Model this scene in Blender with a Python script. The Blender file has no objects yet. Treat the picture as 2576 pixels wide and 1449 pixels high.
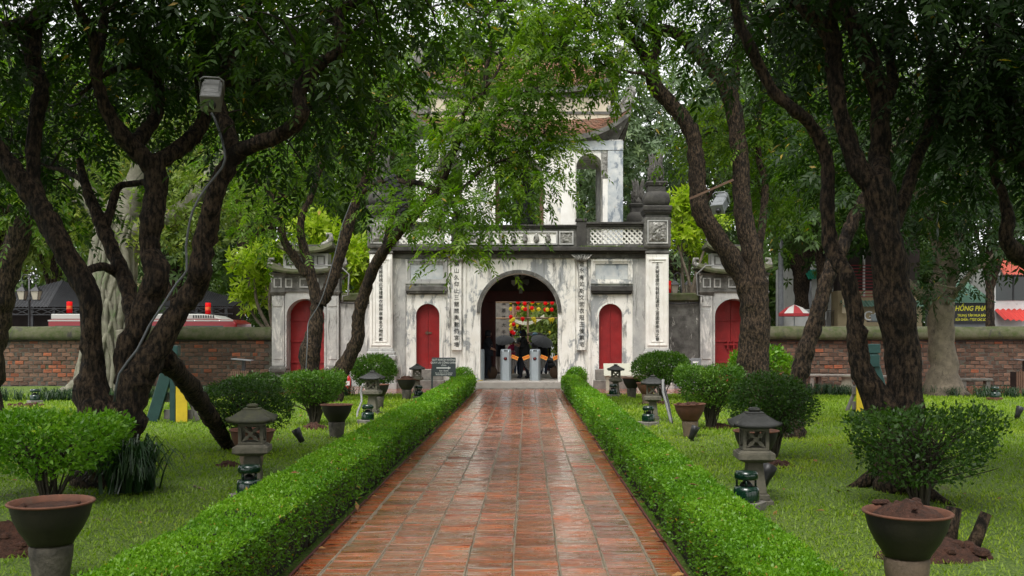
import bpy, math, random
import numpy as np
from mathutils import Vector, Matrix, noise as mnoise
R = math.radians
SC = bpy.context.scene
COL = SC.collection

# ------------------------------------------------------------------ camera, world, sun, exposure
F = 2504.0           # focal length in units of a 2576 px wide frame (35 mm lens)
CX, CH = 0.264, 1.63  # camera position beside the path axis and eye height
VU, HOR = 1326.0, 855.0  # where the path direction and the horizon fall in that frame
cam_d = bpy.data.cameras.new('camera'); cam = bpy.data.objects.new('camera', cam_d); COL.objects.link(cam)
cam.location = (CX, 0, CH); cam.rotation_euler = (R(90), 0, 0)
cam_d.sensor_width = 36; cam_d.lens = 35.0
cam_d.shift_x = (1288 - VU) / 2576; cam_d.shift_y = (HOR - 724.5) / 2576
cam_d.clip_end = 600; cam_d.clip_start = 0.1
SC.camera = cam
SUN_EL, SUN_AZ = 62, 200
world = bpy.data.worlds.new('World'); SC.world = world; world.use_nodes = True
wn = world.node_tree; bg = wn.nodes['Background']
sky = wn.nodes.new('ShaderNodeTexSky'); sky.sky_type = 'NISHITA'; sky.sun_disc = False
sky.sun_elevation = R(SUN_EL); sky.sun_rotation = R(SUN_AZ); sky.air_density = 1.0; sky.dust_density = 2.0; sky.ozone_density = 1.0
hs = wn.nodes.new('ShaderNodeHueSaturation'); hs.inputs['Saturation'].default_value = 0.06
wn.links.new(sky.outputs[0], hs.inputs['Color']); wn.links.new(hs.outputs[0], bg.inputs[0]); bg.inputs[1].default_value = 0.15
sun_d = bpy.data.lights.new('sun', 'SUN'); sun_d.energy = 1.3; sun_d.angle = R(25); sun_d.color = (1, .97, .92)
sun = bpy.data.objects.new('sun', sun_d); COL.objects.link(sun)
sun.rotation_euler = (R(90 - SUN_EL), 0, R(180 - SUN_AZ))
vs = SC.view_settings; vs.view_transform = 'Standard'; vs.look = 'None'; vs.gamma = 1; vs.exposure = 1.15
cy = SC.cycles; cy.use_denoising = True; cy.max_bounces = 7; cy.diffuse_bounces = 4; cy.glossy_bounces = 3; cy.transmission_bounces = 4; cy.transparent_max_bounces = 6
try: cy.denoiser = 'OPENIMAGEDENOISE'
except Exception: pass

# ------------------------------------------------------------------ helpers
def nd(d):
    """first depth estimate -> depth after the horizon was measured again"""
    return d if d >= 31.3 else 4081.0 / (4883.0 / d - 25.0)
def sk(dn):
    return 1.0 if dn >= 31.3 else dn / (4883.0 / (4081.0 / dn + 25.0))
def P(u, v, d):
    d = nd(d); return Vector((CX + (u - VU) * d / F, d, CH - (v - HOR) * d / F))
def GX(u, d): return CX + (u - VU) * nd(d) / F
def gl(u, d, z=0.0): return (GX(u, d), nd(d), z)
def gp(u, v):  # ground point seen at a pixel
    d = F * CH / (v - HOR); return (CX + (u - VU) * d / F, d, 0)
def tag(o, label=None, cat=None, group=None, kind=None):
    if label: o['label'] = label
    if cat: o['category'] = cat
    if group: o['group'] = group
    if kind: o['kind'] = kind
    return o
def empty(name, loc=(0, 0, 0), rz=0.0, parent=None):
    o = bpy.data.objects.new(name, None); COL.objects.link(o); o.location = loc; o.rotation_euler = (0, 0, rz)
    o.empty_display_size = .1
    if parent: o.parent = parent
    return o
def thing(name, label, cat, loc=(0, 0, 0), rz=0.0, group=None, kind=None):
    return tag(empty(name, loc, rz), label, cat, group, kind)
def link(name, me, parent=None, loc=None, rot=None):
    o = bpy.data.objects.new(name, me); COL.objects.link(o)
    if parent: o.parent = parent
    if loc is not None: o.location = loc
    if rot is not None: o.rotation_euler = rot
    return o
def copy_tree(o, parent=None):
    c = o.copy(); COL.objects.link(c); c.parent = parent
    for ch in list(o.children): copy_tree(ch, c)
    return c

class MB:
    """collects simple shapes, then links them as one mesh object"""
    def __init__(s): s.v = []; s.f = []; s.sm = []
    def add(s, vs, fs, smooth=False):
        n = len(s.v); s.v += [tuple(p) for p in vs]; s.f += [tuple(i + n for i in f) for f in fs]; s.sm += [smooth] * len(fs); return s
    def box(s, x0, x1, y0, y1, z0, z1):
        return s.add([(x0, y0, z0), (x1, y0, z0), (x1, y1, z0), (x0, y1, z0), (x0, y0, z1), (x1, y0, z1), (x1, y1, z1), (x0, y1, z1)],
                     [(0, 3, 2, 1), (4, 5, 6, 7), (0, 1, 5, 4), (1, 2, 6, 5), (2, 3, 7, 6), (3, 0, 4, 7)])
    def frus(s, c, z0, z1, a0, b0, a1, b1):
        x, y = c
        return s.add([(x - a0, y - b0, z0), (x + a0, y - b0, z0), (x + a0, y + b0, z0), (x - a0, y + b0, z0),
                      (x - a1, y - b1, z1), (x + a1, y - b1, z1), (x + a1, y + b1, z1), (x - a1, y + b1, z1)],
                     [(0, 3, 2, 1), (4, 5, 6, 7), (0, 1, 5, 4), (1, 2, 6, 5), (2, 3, 7, 6), (3, 0, 4, 7)])
    def stack(s, c, prof):
        """square mouldings: prof = [(z, half)]"""
        for (z0, a), (z1, b) in zip(prof, prof[1:]):
            if z1 > z0 + 1e-5: s.frus(c, z0, z1, a, a, b, b)
        return s
    def obox(s, c, sx, sy, sz, mat):
        m = Matrix.Translation(c) @ mat.to_4x4()
        vs = [m @ Vector((a * sx / 2, b * sy / 2, e * sz / 2)) for e in (-1, 1) for b in (-1, 1) for a in (-1, 1)]
        return s.add(vs, [(0, 2, 3, 1), (4, 5, 7, 6), (0, 1, 5, 4), (1, 3, 7, 5), (3, 2, 6, 7), (2, 0, 4, 6)])
    def bar(s, a, b, w, h=None):
        a = Vector(a); b = Vector(b); d = b - a; L = d.length; z = d.normalized()
        up = Vector((0, 1, 0)) if abs(z.y) < .9 else Vector((1, 0, 0))
        x = up.cross(z).normalized(); y = z.cross(x)
        m = Matrix((x, y, z)).transposed()
        return s.obox((a + b) / 2, w, h or w, L, m)
    def prism(s, poly, y0, y1):
        n = len(poly)
        vs = [(x, y0, z) for x, z in poly] + [(x, y1, z) for x, z in poly]
        return s.add(vs, [tuple(range(n)), tuple(range(2 * n - 1, n - 1, -1))] + [(i, i + n, (i + 1) % n + n, (i + 1) % n) for i in range(n)])
    def lathe(s, prof, c=(0, 0, 0), n=20, smooth=True, cap=True):
        vs = []; fs = []
        for r, z in prof:
            for k in range(n):
                a = 2 * math.pi * k / n; vs.append((c[0] + r * math.cos(a), c[1] + r * math.sin(a), c[2] + z))
        for i in range(len(prof) - 1):
            for k in range(n):
                k2 = (k + 1) % n; fs.append((i * n + k, i * n + k2, (i + 1) * n + k2, (i + 1) * n + k))
        s.add(vs, fs, smooth)
        if cap:
            b = len(s.v) - len(vs)
            s.f += [tuple(b + k for k in range(n - 1, -1, -1)), tuple(b + (len(prof) - 1) * n + k for k in range(n))]; s.sm += [False, False]
        return s
    def tube(s, pts, rad, n=8, smooth=True, knob=0.0, seed=0, closed=True):
        pts = [Vector(p) for p in pts]
        if not hasattr(rad, '__len__'): rad = [rad] * len(pts)
        vs = []; fs = []; prev = None
        for i, p in enumerate(pts):
            t = (pts[min(i + 1, len(pts) - 1)] - pts[max(i - 1, 0)])
            t = t.normalized() if t.length > 1e-9 else Vector((0, 0, 1))
            if prev is None:
                x = t.orthogonal().normalized()
            else:
                x = prev - t * prev.dot(t)
                x = x.normalized() if x.length > 1e-6 else t.orthogonal().normalized()
            prev = x; y = t.cross(x)
            for k in range(n):
                a = 2 * math.pi * k / n; d = x * math.cos(a) + y * math.sin(a); r = rad[i]
                if knob:
                    q = p + d * r
                    r *= 1 + knob * (mnoise.noise(q * (.55 / max(rad[i], .05)) + Vector((seed, 0, 0))) * 1.1 + .45 * mnoise.noise(q * (1.7 / max(rad[i], .05)) + Vector((0, seed, 0))) + .22 * mnoise.noise(q * (4 / max(rad[i], .05))))
                vs.append(p + d * r)
        for i in range(len(pts) - 1):
            for k in range(n):
                k2 = (k + 1) % n; fs.append((i * n + k, i * n + k2, (i + 1) * n + k2, (i + 1) * n + k))
        if closed: fs += [tuple(range(n - 1, -1, -1)), tuple((len(pts) - 1) * n + k for k in range(n))]
        return s.add(vs, fs, smooth)
    def build(s, name, mat, parent=None, bevel=0.0, loc=None, rot=None, kind=None, seg=1):
        me = bpy.data.meshes.new(name); me.from_pydata(s.v, [], s.f); me.polygons.foreach_set('use_smooth', s.sm)
        me.update(); me.validate()
        if mat: me.materials.append(mat)
        o = link(name, me, parent, loc, rot)
        if bevel:
            m = o.modifiers.new('bevel', 'BEVEL'); m.width = bevel; m.segments = seg; m.limit_method = 'ANGLE'; m.angle_limit = R(40)
        if kind: o['kind'] = kind
        return o

def relief(mb, x0, x1, z0, z1, y, depth, nx=18, nz=18, seed=0, sc=9, ridge=True, facing=-1):
    """carved panel: grid in XZ pushed out towards -Y by ridged noise"""
    vs = []; fs = []
    for j in range(nz + 1):
        for i in range(nx + 1):
            a = i / nx; b = j / nz; x = x0 + (x1 - x0) * a; z = z0 + (z1 - z0) * b
            q = Vector((x * sc + seed * 3.1, seed * 1.7, z * sc)); w = Vector((mnoise.noise(q * .6), 0, mnoise.noise(q * .6 + Vector((9, 3, 1)))))
            h = mnoise.noise(q + w * 1.6)
            h = (1 - abs(h) * 2.2) if ridge else h
            e = min(1, 6 * min(a, 1 - a, b, 1 - b))
            vs.append((x, y + facing * depth * max(0, .35 + .65 * h) * e, z))
    for j in range(nz):
        for i in range(nx):
            k = j * (nx + 1) + i; fs.append((k, k + 1, k + nx + 2, k + nx + 1))
    return mb.add(vs, fs, True)

def arch_wall(mb, x0, x1, z0, z1, y0, y1, ops, n=18):
    """wall slab y0..y1 with arched holes; ops = [(cx, half, zbase, zspring, rise)]"""
    x = x0
    for cx, h, zb, zs, rise in sorted(ops):
        if cx - h > x + 1e-6: mb.box(x, cx - h, y0, y1, z0, z1)
        if zb > z0 + 1e-6: mb.box(cx - h, cx + h, y0, y1, z0, zb)
        arc = [(cx - h * math.cos(math.pi * k / n), zs + rise * math.sin(math.pi * k / n)) for k in range(n + 1)]
        vs = []; fs = []
        for ax, az in arc: vs += [(ax, y0, az), (ax, y0, z1), (ax, y1, az), (ax, y1, z1)]
        for k in range(n):
            a = 4 * k; b = a + 4
            fs += [(a, b, b + 1, a + 1), (a + 2, a + 3, b + 3, b + 2), (a, a + 2, b + 2, b), (a + 1, b + 1, b + 3, a + 3)]
        mb.add(vs, fs); x = cx + h
    if x < x1 - 1e-6: mb.box(x, x1, y0, y1, z0, z1)
    return mb
def arch_band(mb, cx, zs, r0, r1, y0, y1, zb=None, n=22, rise=1.0):
    """moulding that follows an arch, with straight legs down to zb"""
    p = []
    if zb is not None: p.append((-1, 0, zb - zs))
    p += [(-math.cos(math.pi * k / n), math.sin(math.pi * k / n), 0) for k in range(n + 1)]
    if zb is not None: p.append((1, 0, zb - zs))
    vs = []; fs = []
    for a, b, o in p:
        for r, y in ((r0, y0), (r1, y0), (r1, y1), (r0, y1)): vs.append((cx + a * r, y, zs + b * r * rise + o))
    for k in range(len(p) - 1):
        a = 4 * k; b = a + 4
        fs += [(a + i, b + i, b + (i + 1) % 4, a + (i + 1) % 4) for i in range(4)]
    fs += [(0, 1, 2, 3), tuple(len(vs) - 4 + i for i in (3, 2, 1, 0))]
    return mb.add(vs, fs)

def spline(pts, step):
    """Catmull-Rom through rows of numbers (x,y,z,r...)"""
    p = np.array([list(q) for q in pts], float); out = []
    q = np.vstack([2 * p[0] - p[1], p, 2 * p[-1] - p[-2]])
    for i in range(1, len(q) - 2):
        L = np.linalg.norm(q[i + 1][:3] - q[i][:3]); n = max(2, int(L / step))
        for k in range(n):
            t = k / n
            out.append(.5 * ((2 * q[i]) + (-q[i - 1] + q[i + 1]) * t + (2 * q[i - 1] - 5 * q[i] + 4 * q[i + 1] - q[i + 2]) * t * t + (-q[i - 1] + 3 * q[i] - 3 * q[i + 1] + q[i + 2]) * t ** 3))
    out.append(p[-1]); return np.array(out)

def text(body, size, name, mat, parent, loc, rot=(R(90), 0, 0), ext=.003, bold=0.0, line=1.0, shear=0.0, sx=1.0):
    cu = bpy.data.curves.new(name, 'FONT'); cu.body = body; cu.size = size; cu.extrude = ext; cu.align_x = 'CENTER'; cu.align_y = 'CENTER'
    cu.offset = bold; cu.space_line = line; cu.shear = shear; cu.resolution_u = 3
    t = bpy.data.objects.new(name, cu); COL.objects.link(t)
    dg = bpy.context.evaluated_depsgraph_get(); me = bpy.data.meshes.new_from_object(t.evaluated_get(dg))
    bpy.data.objects.remove(t); bpy.data.curves.remove(cu)
    me.materials.clear(); me.materials.append(mat)
    o = link(name, me, parent, loc, rot); o.scale = (sx, 1, 1); return o

# ------------------------------------------------------------------ materials
MATS = {}
def mat(name, base, var=None, scale=4, rough=.65, bump=.25, bscale=40, metal=0, spec=.4, coat=0, rnd=0.0, stain=None, stain2=None, stretch=1.0, rvar=0.0, emit=0, alpha=1.0, trans=0, bdist=.02, crough=.08, wave=0, vr=(.35, .65), vst=1.0, streak=None):
    """general procedural surface: base colour mottled with var, shaped stains, per-object variation, bump"""
    if name in MATS: return MATS[name]
    m = bpy.data.materials.new(name); m.use_nodes = True; nt = m.node_tree; N = nt.nodes; L = nt.links
    b = N['Principled BSDF']; tc = N.new('ShaderNodeTexCoord')
    def nz(sc, det=6, rough_=.6, st=1.0, off=0, dist=0.0):
        mp = N.new('ShaderNodeMapping'); mp.inputs['Scale'].default_value = (1, 1, st); mp.inputs['Location'].default_value = (off, off * .7, off * .3)
        L.new(tc.outputs['Object'], mp.inputs[0])
        t = N.new('ShaderNodeTexNoise'); t.inputs['Scale'].default_value = sc; t.inputs['Detail'].default_value = det; t.inputs['Roughness'].default_value = rough_; t.inputs['Distortion'].default_value = dist
        L.new(mp.outputs[0], t.inputs['Vector']); return t.outputs['Fac']
    def ramp(fac, a, c):
        r = N.new('ShaderNodeMapRange'); r.inputs['From Min'].default_value = a; r.inputs['From Max'].default_value = c; L.new(fac, r.inputs['Value']); return r.outputs[0]
    def mix(fac, A, B, mode='MIX'):
        x = N.new('ShaderNodeMix'); x.data_type = 'RGBA'; x.blend_type = mode
        if isinstance(fac, float): x.inputs['Factor'].default_value = fac
        else: L.new(fac, x.inputs['Factor'])
        for k, v in ((6, A), (7, B)):
            if isinstance(v, tuple): x.inputs[k].default_value = (*v[:3], 1)
            else: L.new(v, x.inputs[k])
        return x.outputs[2]
    col = base
    if var: col = mix(ramp(nz(scale, 9 if vr[0] > .4 else 7, .65, vst), *vr), col, var)
    if stain:  # (colour, scale, lo, hi, vertical stretch)
        c, sc, lo, hi, st = stain
        col = mix(ramp(nz(sc, 8, .7, st, 7.3, .4), lo, hi), col if not isinstance(col, tuple) else tuple(col), c)
    if stain2:
        c, sc, lo, hi, st = stain2
        col = mix(ramp(nz(sc, 9, .75, st, 21.1, .6), lo, hi), col if not isinstance(col, tuple) else tuple(col), c)
    if streak:  # residue drawn out across the path, in world space so that it runs over the joints
        gm0 = N.new('ShaderNodeNewGeometry'); mp0 = N.new('ShaderNodeMapping'); mp0.inputs['Scale'].default_value = (1.6, 22, 1); L.new(gm0.outputs['Position'], mp0.inputs[0])
        t0 = N.new('ShaderNodeTexNoise'); t0.inputs['Scale'].default_value = 1.5; t0.inputs['Detail'].default_value = 6; L.new(mp0.outputs[0], t0.inputs['Vector'])
        col = mix(ramp(t0.outputs['Fac'], .50, .62), col, streak)
    if rnd:
        oi = N.new('ShaderNodeObjectInfo'); mr = N.new('ShaderNodeMapRange'); L.new(oi.outputs['Random'], mr.inputs['Value']); mr.inputs['To Min'].default_value = 1 - rnd; mr.inputs['To Max'].default_value = 1 + rnd
        h = N.new('ShaderNodeHueSaturation'); L.new(mr.outputs[0], h.inputs['Value'])
        if isinstance(col, tuple): h.inputs['Color'].default_value = (*col[:3], 1)
        else: L.new(col, h.inputs['Color'])
        col = h.outputs[0]
    if isinstance(col, tuple): b.inputs['Base Color'].default_value = (*col[:3], 1)
    else: L.new(col, b.inputs['Base Color'])
    b.inputs['Roughness'].default_value = rough; b.inputs['Metallic'].default_value = metal; b.inputs['Specular IOR Level'].default_value = spec
    if rvar:
        mr = N.new('ShaderNodeMapRange'); L.new(nz(scale * 1.3, 5, .6, 1, 3.1), mr.inputs['Value']); mr.inputs['From Min'].default_value = .35; mr.inputs['From Max'].default_value = .65
        mr.inputs['To Min'].default_value = max(.03, rough - rvar); mr.inputs['To Max'].default_value = rough + rvar; L.new(mr.outputs[0], b.inputs['Roughness'])
    if coat: b.inputs['Coat Weight'].default_value = coat; b.inputs['Coat IOR'].default_value = 1.75 if wave else 1.5; b.inputs['Coat Roughness'].default_value = crough
    if alpha < 1: b.inputs['Alpha'].default_value = alpha
    if trans: b.inputs['Transmission Weight'].default_value = trans
    if emit: b.inputs['Emission Color'].default_value = (*base, 1); b.inputs['Emission Strength'].default_value = emit
    if bump:
        bp = N.new('ShaderNodeBump'); bp.inputs['Strength'].default_value = bump; bp.inputs['Distance'].default_value = bdist; L.new(nz(bscale, 8, .7, stretch), bp.inputs['Height']); L.new(bp.outputs[0], b.inputs['Normal'])
    if wave:  # uneven water film: only the coat ripples, patches of it are dry
        w = N.new('ShaderNodeBump'); w.inputs['Strength'].default_value = wave; w.inputs['Distance'].default_value = .08
        gm = N.new('ShaderNodeNewGeometry'); mp = N.new('ShaderNodeMapping'); mp.inputs['Scale'].default_value = (1.3, 5.5, 1); L.new(gm.outputs['Position'], mp.inputs[0])
        t = N.new('ShaderNodeTexNoise'); t.inputs['Scale'].default_value = 1.6; t.inputs['Detail'].default_value = 4; L.new(mp.outputs[0], t.inputs['Vector']); L.new(t.outputs['Fac'], w.inputs['Height']); L.new(w.outputs[0], b.inputs['Coat Normal'])
        t2 = N.new('ShaderNodeTexNoise'); t2.inputs['Scale'].default_value = 2.3; t2.inputs['Detail'].default_value = 5; L.new(gm.outputs['Position'], t2.inputs['Vector']); L.new(ramp(t2.outputs['Fac'], .34, .46), b.inputs['Coat Weight'])
    MATS[name] = m; return m

def leaf_mat(name, c0, c1, c2, trans=.35, rough=.45, spec=.3):
    """leaves: colour varies leaf by leaf through the 'tint' attribute; part of the light passes through"""
    m = bpy.data.materials.new(name); m.use_nodes = True; nt = m.node_tree; N = nt.nodes; L = nt.links
    b = N['Principled BSDF']; at = N.new('ShaderNodeAttribute'); at.attribute_name = 'tint'
    cr = N.new('ShaderNodeValToRGB'); e = cr.color_ramp.elements; e[0].color = (*c0, 1); e[1].color = (*c2, 1); e[1].position = .93; k = e.new(.55); k.color = (*c1, 1)
    k = cr.color_ramp.elements.new(1.0); k.color = (.30, .20, .03, 1)
    L.new(at.outputs['Fac'], cr.inputs[0]); L.new(cr.outputs[0], b.inputs['Base Color'])
    b.inputs['Roughness'].default_value = rough; b.inputs['Specular IOR Level'].default_value = spec
    if trans:
        t = N.new('ShaderNodeBsdfTranslucent'); g = N.new('ShaderNodeMix'); g.data_type = 'RGBA'; g.blend_type = 'MULTIPLY'; g.inputs[0].default_value = 1.0
        L.new(cr.outputs[0], g.inputs[6]); g.inputs[7].default_value = (1.6, 1.9, .55, 1); L.new(g.outputs[2], t.inputs[0])
        x = N.new('ShaderNodeMixShader'); x.inputs[0].default_value = trans; L.new(b.outputs[0], x.inputs[1]); L.new(t.outputs[0], x.inputs[2]); L.new(x.outputs[0], N['Material Output'].inputs['Surface'])
    MATS[name] = m; return m

WHITE = (.80, .78, .73); BLK = (.035, .034, .03); GRY = (.30, .31, .31)
m_plaster = mat('weathered_plaster', WHITE, (.68, .65, .58), 2.2, .8, .25, 30, stain=(GRY, 2.1, .52, .585, .5), stain2=((.045, .041, .034), 4.8, .525, .67, .13))
m_plaster_clean = mat('lime_white_plaster', (.82, .80, .75), (.72, .69, .63), 3, .8, .15, 30, stain=((.33, .31, .27), 4, .57, .70, .18))
m_plaster_grey = mat('grey_weathered_plaster', (.46, .45, .42), (.30, .30, .29), 2.0, .85, .3, 25, stain=((.66, .64, .59), 2.5, .56, .66, .3), stain2=((.06, .057, .05), 4, .54, .66, .2))
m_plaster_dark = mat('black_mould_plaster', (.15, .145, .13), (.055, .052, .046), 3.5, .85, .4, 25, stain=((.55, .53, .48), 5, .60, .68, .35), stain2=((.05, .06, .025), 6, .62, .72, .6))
m_mould = mat('black_moulded_stone', (.062, .058, .05), (.028, .026, .024), 4, .8, .5, 22, stain=((.34, .32, .29), 8, .64, .74, .5))
m_carved = mat('carved_stucco', (.33, .32, .29), (.09, .085, .075), 7, .85, .4, 35, stain=((.60, .58, .53), 9, .56, .66, .8))
m_blue_plaster = mat('blue_grey_faded_plaster', (.60, .60, .57), (.33, .37, .40), 1.6, .8, .25, 25, stain=((.20, .23, .26), 2.6, .54, .60, .5), stain2=((.42, .33, .22), 5, .63, .70, .5))
m_ink = mat('black_ink', (.018, .017, .016), rough=.7, bump=0)
m_red = mat('red_door_paint', (.27, .012, .013), (.19, .009, .010), 2.5, .5, .15, 20, stain=((.45, .06, .045), 6, .60, .75, .25), rvar=.12)
m_darkred = mat('dark_red_wood', (.075, .010, .009), (.045, .008, .007), 5, .55, .2, 30)
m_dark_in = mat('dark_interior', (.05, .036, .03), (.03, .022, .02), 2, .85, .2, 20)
m_brick = mat('old_brick', (.15, .075, .045), (.075, .05, .036), 6, .85, .5, 25, rnd=.45, stain=((.04, .037, .030), 3.3, .49, .62, 1.0))
m_brick_o = mat('orange_brick', (.26, .072, .030), (.15, .055, .028), 7, .85, .5, 25, rnd=.4, stain=((.05, .043, .035), 5.0, .53, .63, 1.0))
m_mortar = mat('dark_mortar', (.10, .088, .07), (.05, .046, .038), 5, .95, .5, 30, stain=((.06, .075, .03), 2, .58, .7, 1))
m_moss = mat('mossy_coping', (.095, .090, .055), (.040, .056, .012), 5, .95, .6, 30, stain=((.04, .038, .032), 3.0, .56, .66, .6))
m_tile = mat('wet_terracotta_paver', (.37, .092, .028), (.20, .052, .020), 5, .30, .22, 9, spec=.5, rnd=.36, stain=((.17, .105, .07), 6, .56, .68, 1), rvar=.10, coat=1.0, crough=.06, wave=.22, streak=(.21, .155, .105))
m_tile_far = mat('wet_terracotta_forecourt', (.38, .10, .046), (.26, .074, .038), 3, .36, .15, 12, spec=.5, stain=((.16, .10, .07), 2, .58, .7, 1), rvar=.1, coat=1.0, crough=.15)
m_drum = mat('stained_pot_stand', (.135, .118, .095), (.062, .055, .045), 9, .85, .5, 35, stain=((.03, .028, .024), 4, .55, .68, .6))
m_drum_t = mat('tan_pot_stand', (.21, .15, .105), (.13, .095, .068), 8, .85, .4, 35, stain=((.07, .055, .042), 5, .58, .7, .6))
m_finial = mat('dark_carved_stucco', (.115, .108, .096), (.045, .042, .037), 9, .85, .5, 35, stain=((.26, .25, .22), 11, .60, .70, .8))
m_joint = mat('cement_joint', (.23, .19, .135), (.15, .12, .085), 8, .5, .5, 30, spec=.5, rvar=.2)
m_lawn = mat('lawn_soil', (.040, .080, .010), (.15, .22, .026), 48, .9, .9, 70, vr=(.42, .62), stain=((.085, .060, .032), 1.1, .60, .72, 1))
m_soil = mat('red_brown_soil', (.105, .042, .024), (.045, .021, .013), 22, .95, 1.0, 45, bdist=.05)
m_asphalt = mat('wet_asphalt', (.055, .055, .055), (.04, .04, .04), 4, .45, .2, 60)
m_stone = mat('pale_carved_stone', (.15, .135, .10), (.085, .08, .06), 7, .85, .3, 60, stain=((.06, .06, .045), 6, .58, .7, .6))
m_stone_d = mat('dark_wet_stone', (.030, .030, .028), (.018, .019, .017), 9, .6, .3, 60, stain=((.09, .105, .04), 4, .60, .72, 1))
m_stone_moss = mat('mossy_roof_stone', (.062, .064, .028), (.03, .03, .022), 7, .7, .35, 60, stain=((.035, .035, .03), 6, .6, .7, 1))
m_concrete = mat('concrete', (.24, .22, .19), (.14, .13, .115), 5, .85, .35, 45, stain=((.08, .075, .065), 4, .58, .7, .5))
m_glaze = mat('dark_glazed_pot', (.011, .0095, .007), (.022, .018, .012), 6, .6, .2, 30, coat=.08, stain=((.06, .05, .035), 7, .66, .74, .3))
m_terra = mat('terracotta', (.135, .052, .028), (.085, .038, .023), 7, .8, .25, 40, stain=((.10, .06, .04), 5, .6, .7, .5))
m_greenp = mat('glossy_green_plastic', (.005, .026, .014), (.004, .018, .010), 5, .22, .04, 30, coat=.5)
m_black = mat('black_metal', (.018, .018, .019), (.026, .026, .027), 8, .4, .06, 60)
m_greymet = mat('grey_painted_metal', (.22, .23, .24), (.17, .18, .19), 8, .5, .05, 60)
m_whitemet = mat('off_white_painted_metal', (.22, .22, .21), (.16, .16, .155), 8, .55, .08, 60)
m_steel = mat('brushed_steel', (.42, .47, .50), (.36, .41, .44), 18, .35, .04, 80, metal=.5)
m_bronze = mat('dark_bronze', (.06, .065, .06), (.04, .045, .042), 8, .5, .15, 30, metal=.5)
m_wood = mat('brown_wood', (.13, .075, .045), (.09, .05, .03), 6, .65, .3, 30)
m_rtile = mat('old_roof_tile', (.22, .095, .055), (.11, .075, .05), 5, .85, .4, 30, stain=((.05, .055, .03), 3, .56, .66, 1), stain2=((.42, .12, .06), 6, .60, .68, 1))
m_bark = mat('dark_wet_bark', (.014, .011, .008), (.125, .084, .052), 26, .8, 1.0, 34, spec=.2, stretch=.4, vr=(.43, .62), vst=.38, stain=((.013, .010, .008), 2.6, .52, .66, .45), stain2=((.060, .062, .028), 4.2, .61, .72, .6), bdist=.12)
m_bark_l = mat('pale_bark', (.17, .135, .095), (.09, .072, .05), 5, .8, .8, 18, stretch=.4, stain=((.045, .036, .026), 6, .56, .66, .6), stain2=((.24, .21, .15), 10, .62, .7, .8))
m_bark_b = mat('banyan_bark', (.20, .19, .14), (.11, .10, .075), 4, .85, .8, 16, stretch=.25, stain=((.10, .13, .06), 2.6, .55, .66, .6))
m_bark_t = mat('twig_bark', (.03, .023, .016), (.02, .016, .012), 5, .8, 0, 16)
m_stem = mat('shrub_stem', (.05, .04, .026), (.03, .025, .018), 6, .8, .2, 30)
l_dark = leaf_mat('dark_pinnate_leaf', (.010, .026, .003), (.020, .048, .005), (.062, .110, .008), .34, .5, .22)  # canopy shade put into the colour, so near leaves read as silhouettes
l_mid = leaf_mat('mid_green_leaf', (.032, .074, .004), (.066, .130, .007), (.18, .26, .013), .45)
l_deep = leaf_mat('shade_darkened_leaf', (.007, .021, .004), (.013, .034, .005), (.028, .056, .008), .28, .5, .22)  # colour itself darkened to stand for foreground canopy shade
l_bg = leaf_mat('background_leaf', (.028, .060, .012), (.050, .096, .016), (.10, .155, .022), .28, .5)
l_bgb = leaf_mat('bluish_mango_leaf', (.055, .090, .045), (.090, .14, .060), (.14, .19, .075), .22, .5)
l_bgy = leaf_mat('yellow_green_leaf', (.080, .125, .020), (.13, .18, .028), (.22, .24, .04), .34, .5)
l_frang = leaf_mat('frangipani_leaf', (.16, .25, .015), (.28, .37, .022), (.40, .47, .04), .42, .45)
l_hedge = leaf_mat('hedge_leaf', (.045, .115, .007), (.085, .21, .010), (.17, .32, .016), .32, .4)
l_bush = leaf_mat('shrub_leaf', (.028, .080, .008), (.055, .13, .012), (.11, .20, .016), .30, .42)
l_bushd = leaf_mat('dark_shrub_leaf', (.016, .046, .008), (.030, .075, .010), (.055, .11, .013), .28, .42)
l_grass = leaf_mat('grass_blade', (.095, .165, .009), (.17, .26, .014), (.30, .35, .03), .35, .45)
l_strap = leaf_mat('dark_strap_leaf', (.010, .030, .010), (.018, .048, .014), (.045, .08, .03), .15, .35)
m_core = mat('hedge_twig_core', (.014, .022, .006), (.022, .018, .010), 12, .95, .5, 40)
# ------------------------------------------------------------------ foliage helpers
def nrmz(a): return a / np.maximum(np.linalg.norm(a, axis=-1, keepdims=True), 1e-9)
def leaves_mesh(name, p, d, n, Ln, W, tint, material, parent=None, kind=None, fold=.18):
    """one quad per leaf: base, two sides, tip; 'tint' differs per leaf"""
    N = len(p); d = nrmz(d); s = nrmz(np.cross(d, n)); n = np.cross(s, d)
    Ln = np.broadcast_to(np.asarray(Ln, float), (N,))[:, None]; W = np.broadcast_to(np.asarray(W, float), (N,))[:, None]
    mid = p + d * Ln * .42; up = n * W * fold
    v = np.stack([p, mid - s * W * .5 + up, p + d * Ln - up * .6, mid + s * W * .5 + up], 1).reshape(-1, 3).astype(np.float32)
    me = bpy.data.meshes.new(name); me.vertices.add(4 * N); me.vertices.foreach_set('co', v.ravel())
    me.loops.add(4 * N); me.loops.foreach_set('vertex_index', np.arange(4 * N, dtype=np.int32))
    me.polygons.add(N); me.polygons.foreach_set('loop_start', np.arange(0, 4 * N, 4, dtype=np.int32)); me.polygons.foreach_set('loop_total', np.full(N, 4, np.int32))
    at = me.attributes.new('tint', 'FLOAT', 'POINT'); at.data.foreach_set('value', np.repeat(np.clip(tint, 0, 1), 4).astype(np.float32))
    me.update(calc_edges=True); me.materials.append(material)
    o = link(name, me, parent)
    if kind: o['kind'] = kind
    return o
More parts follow.
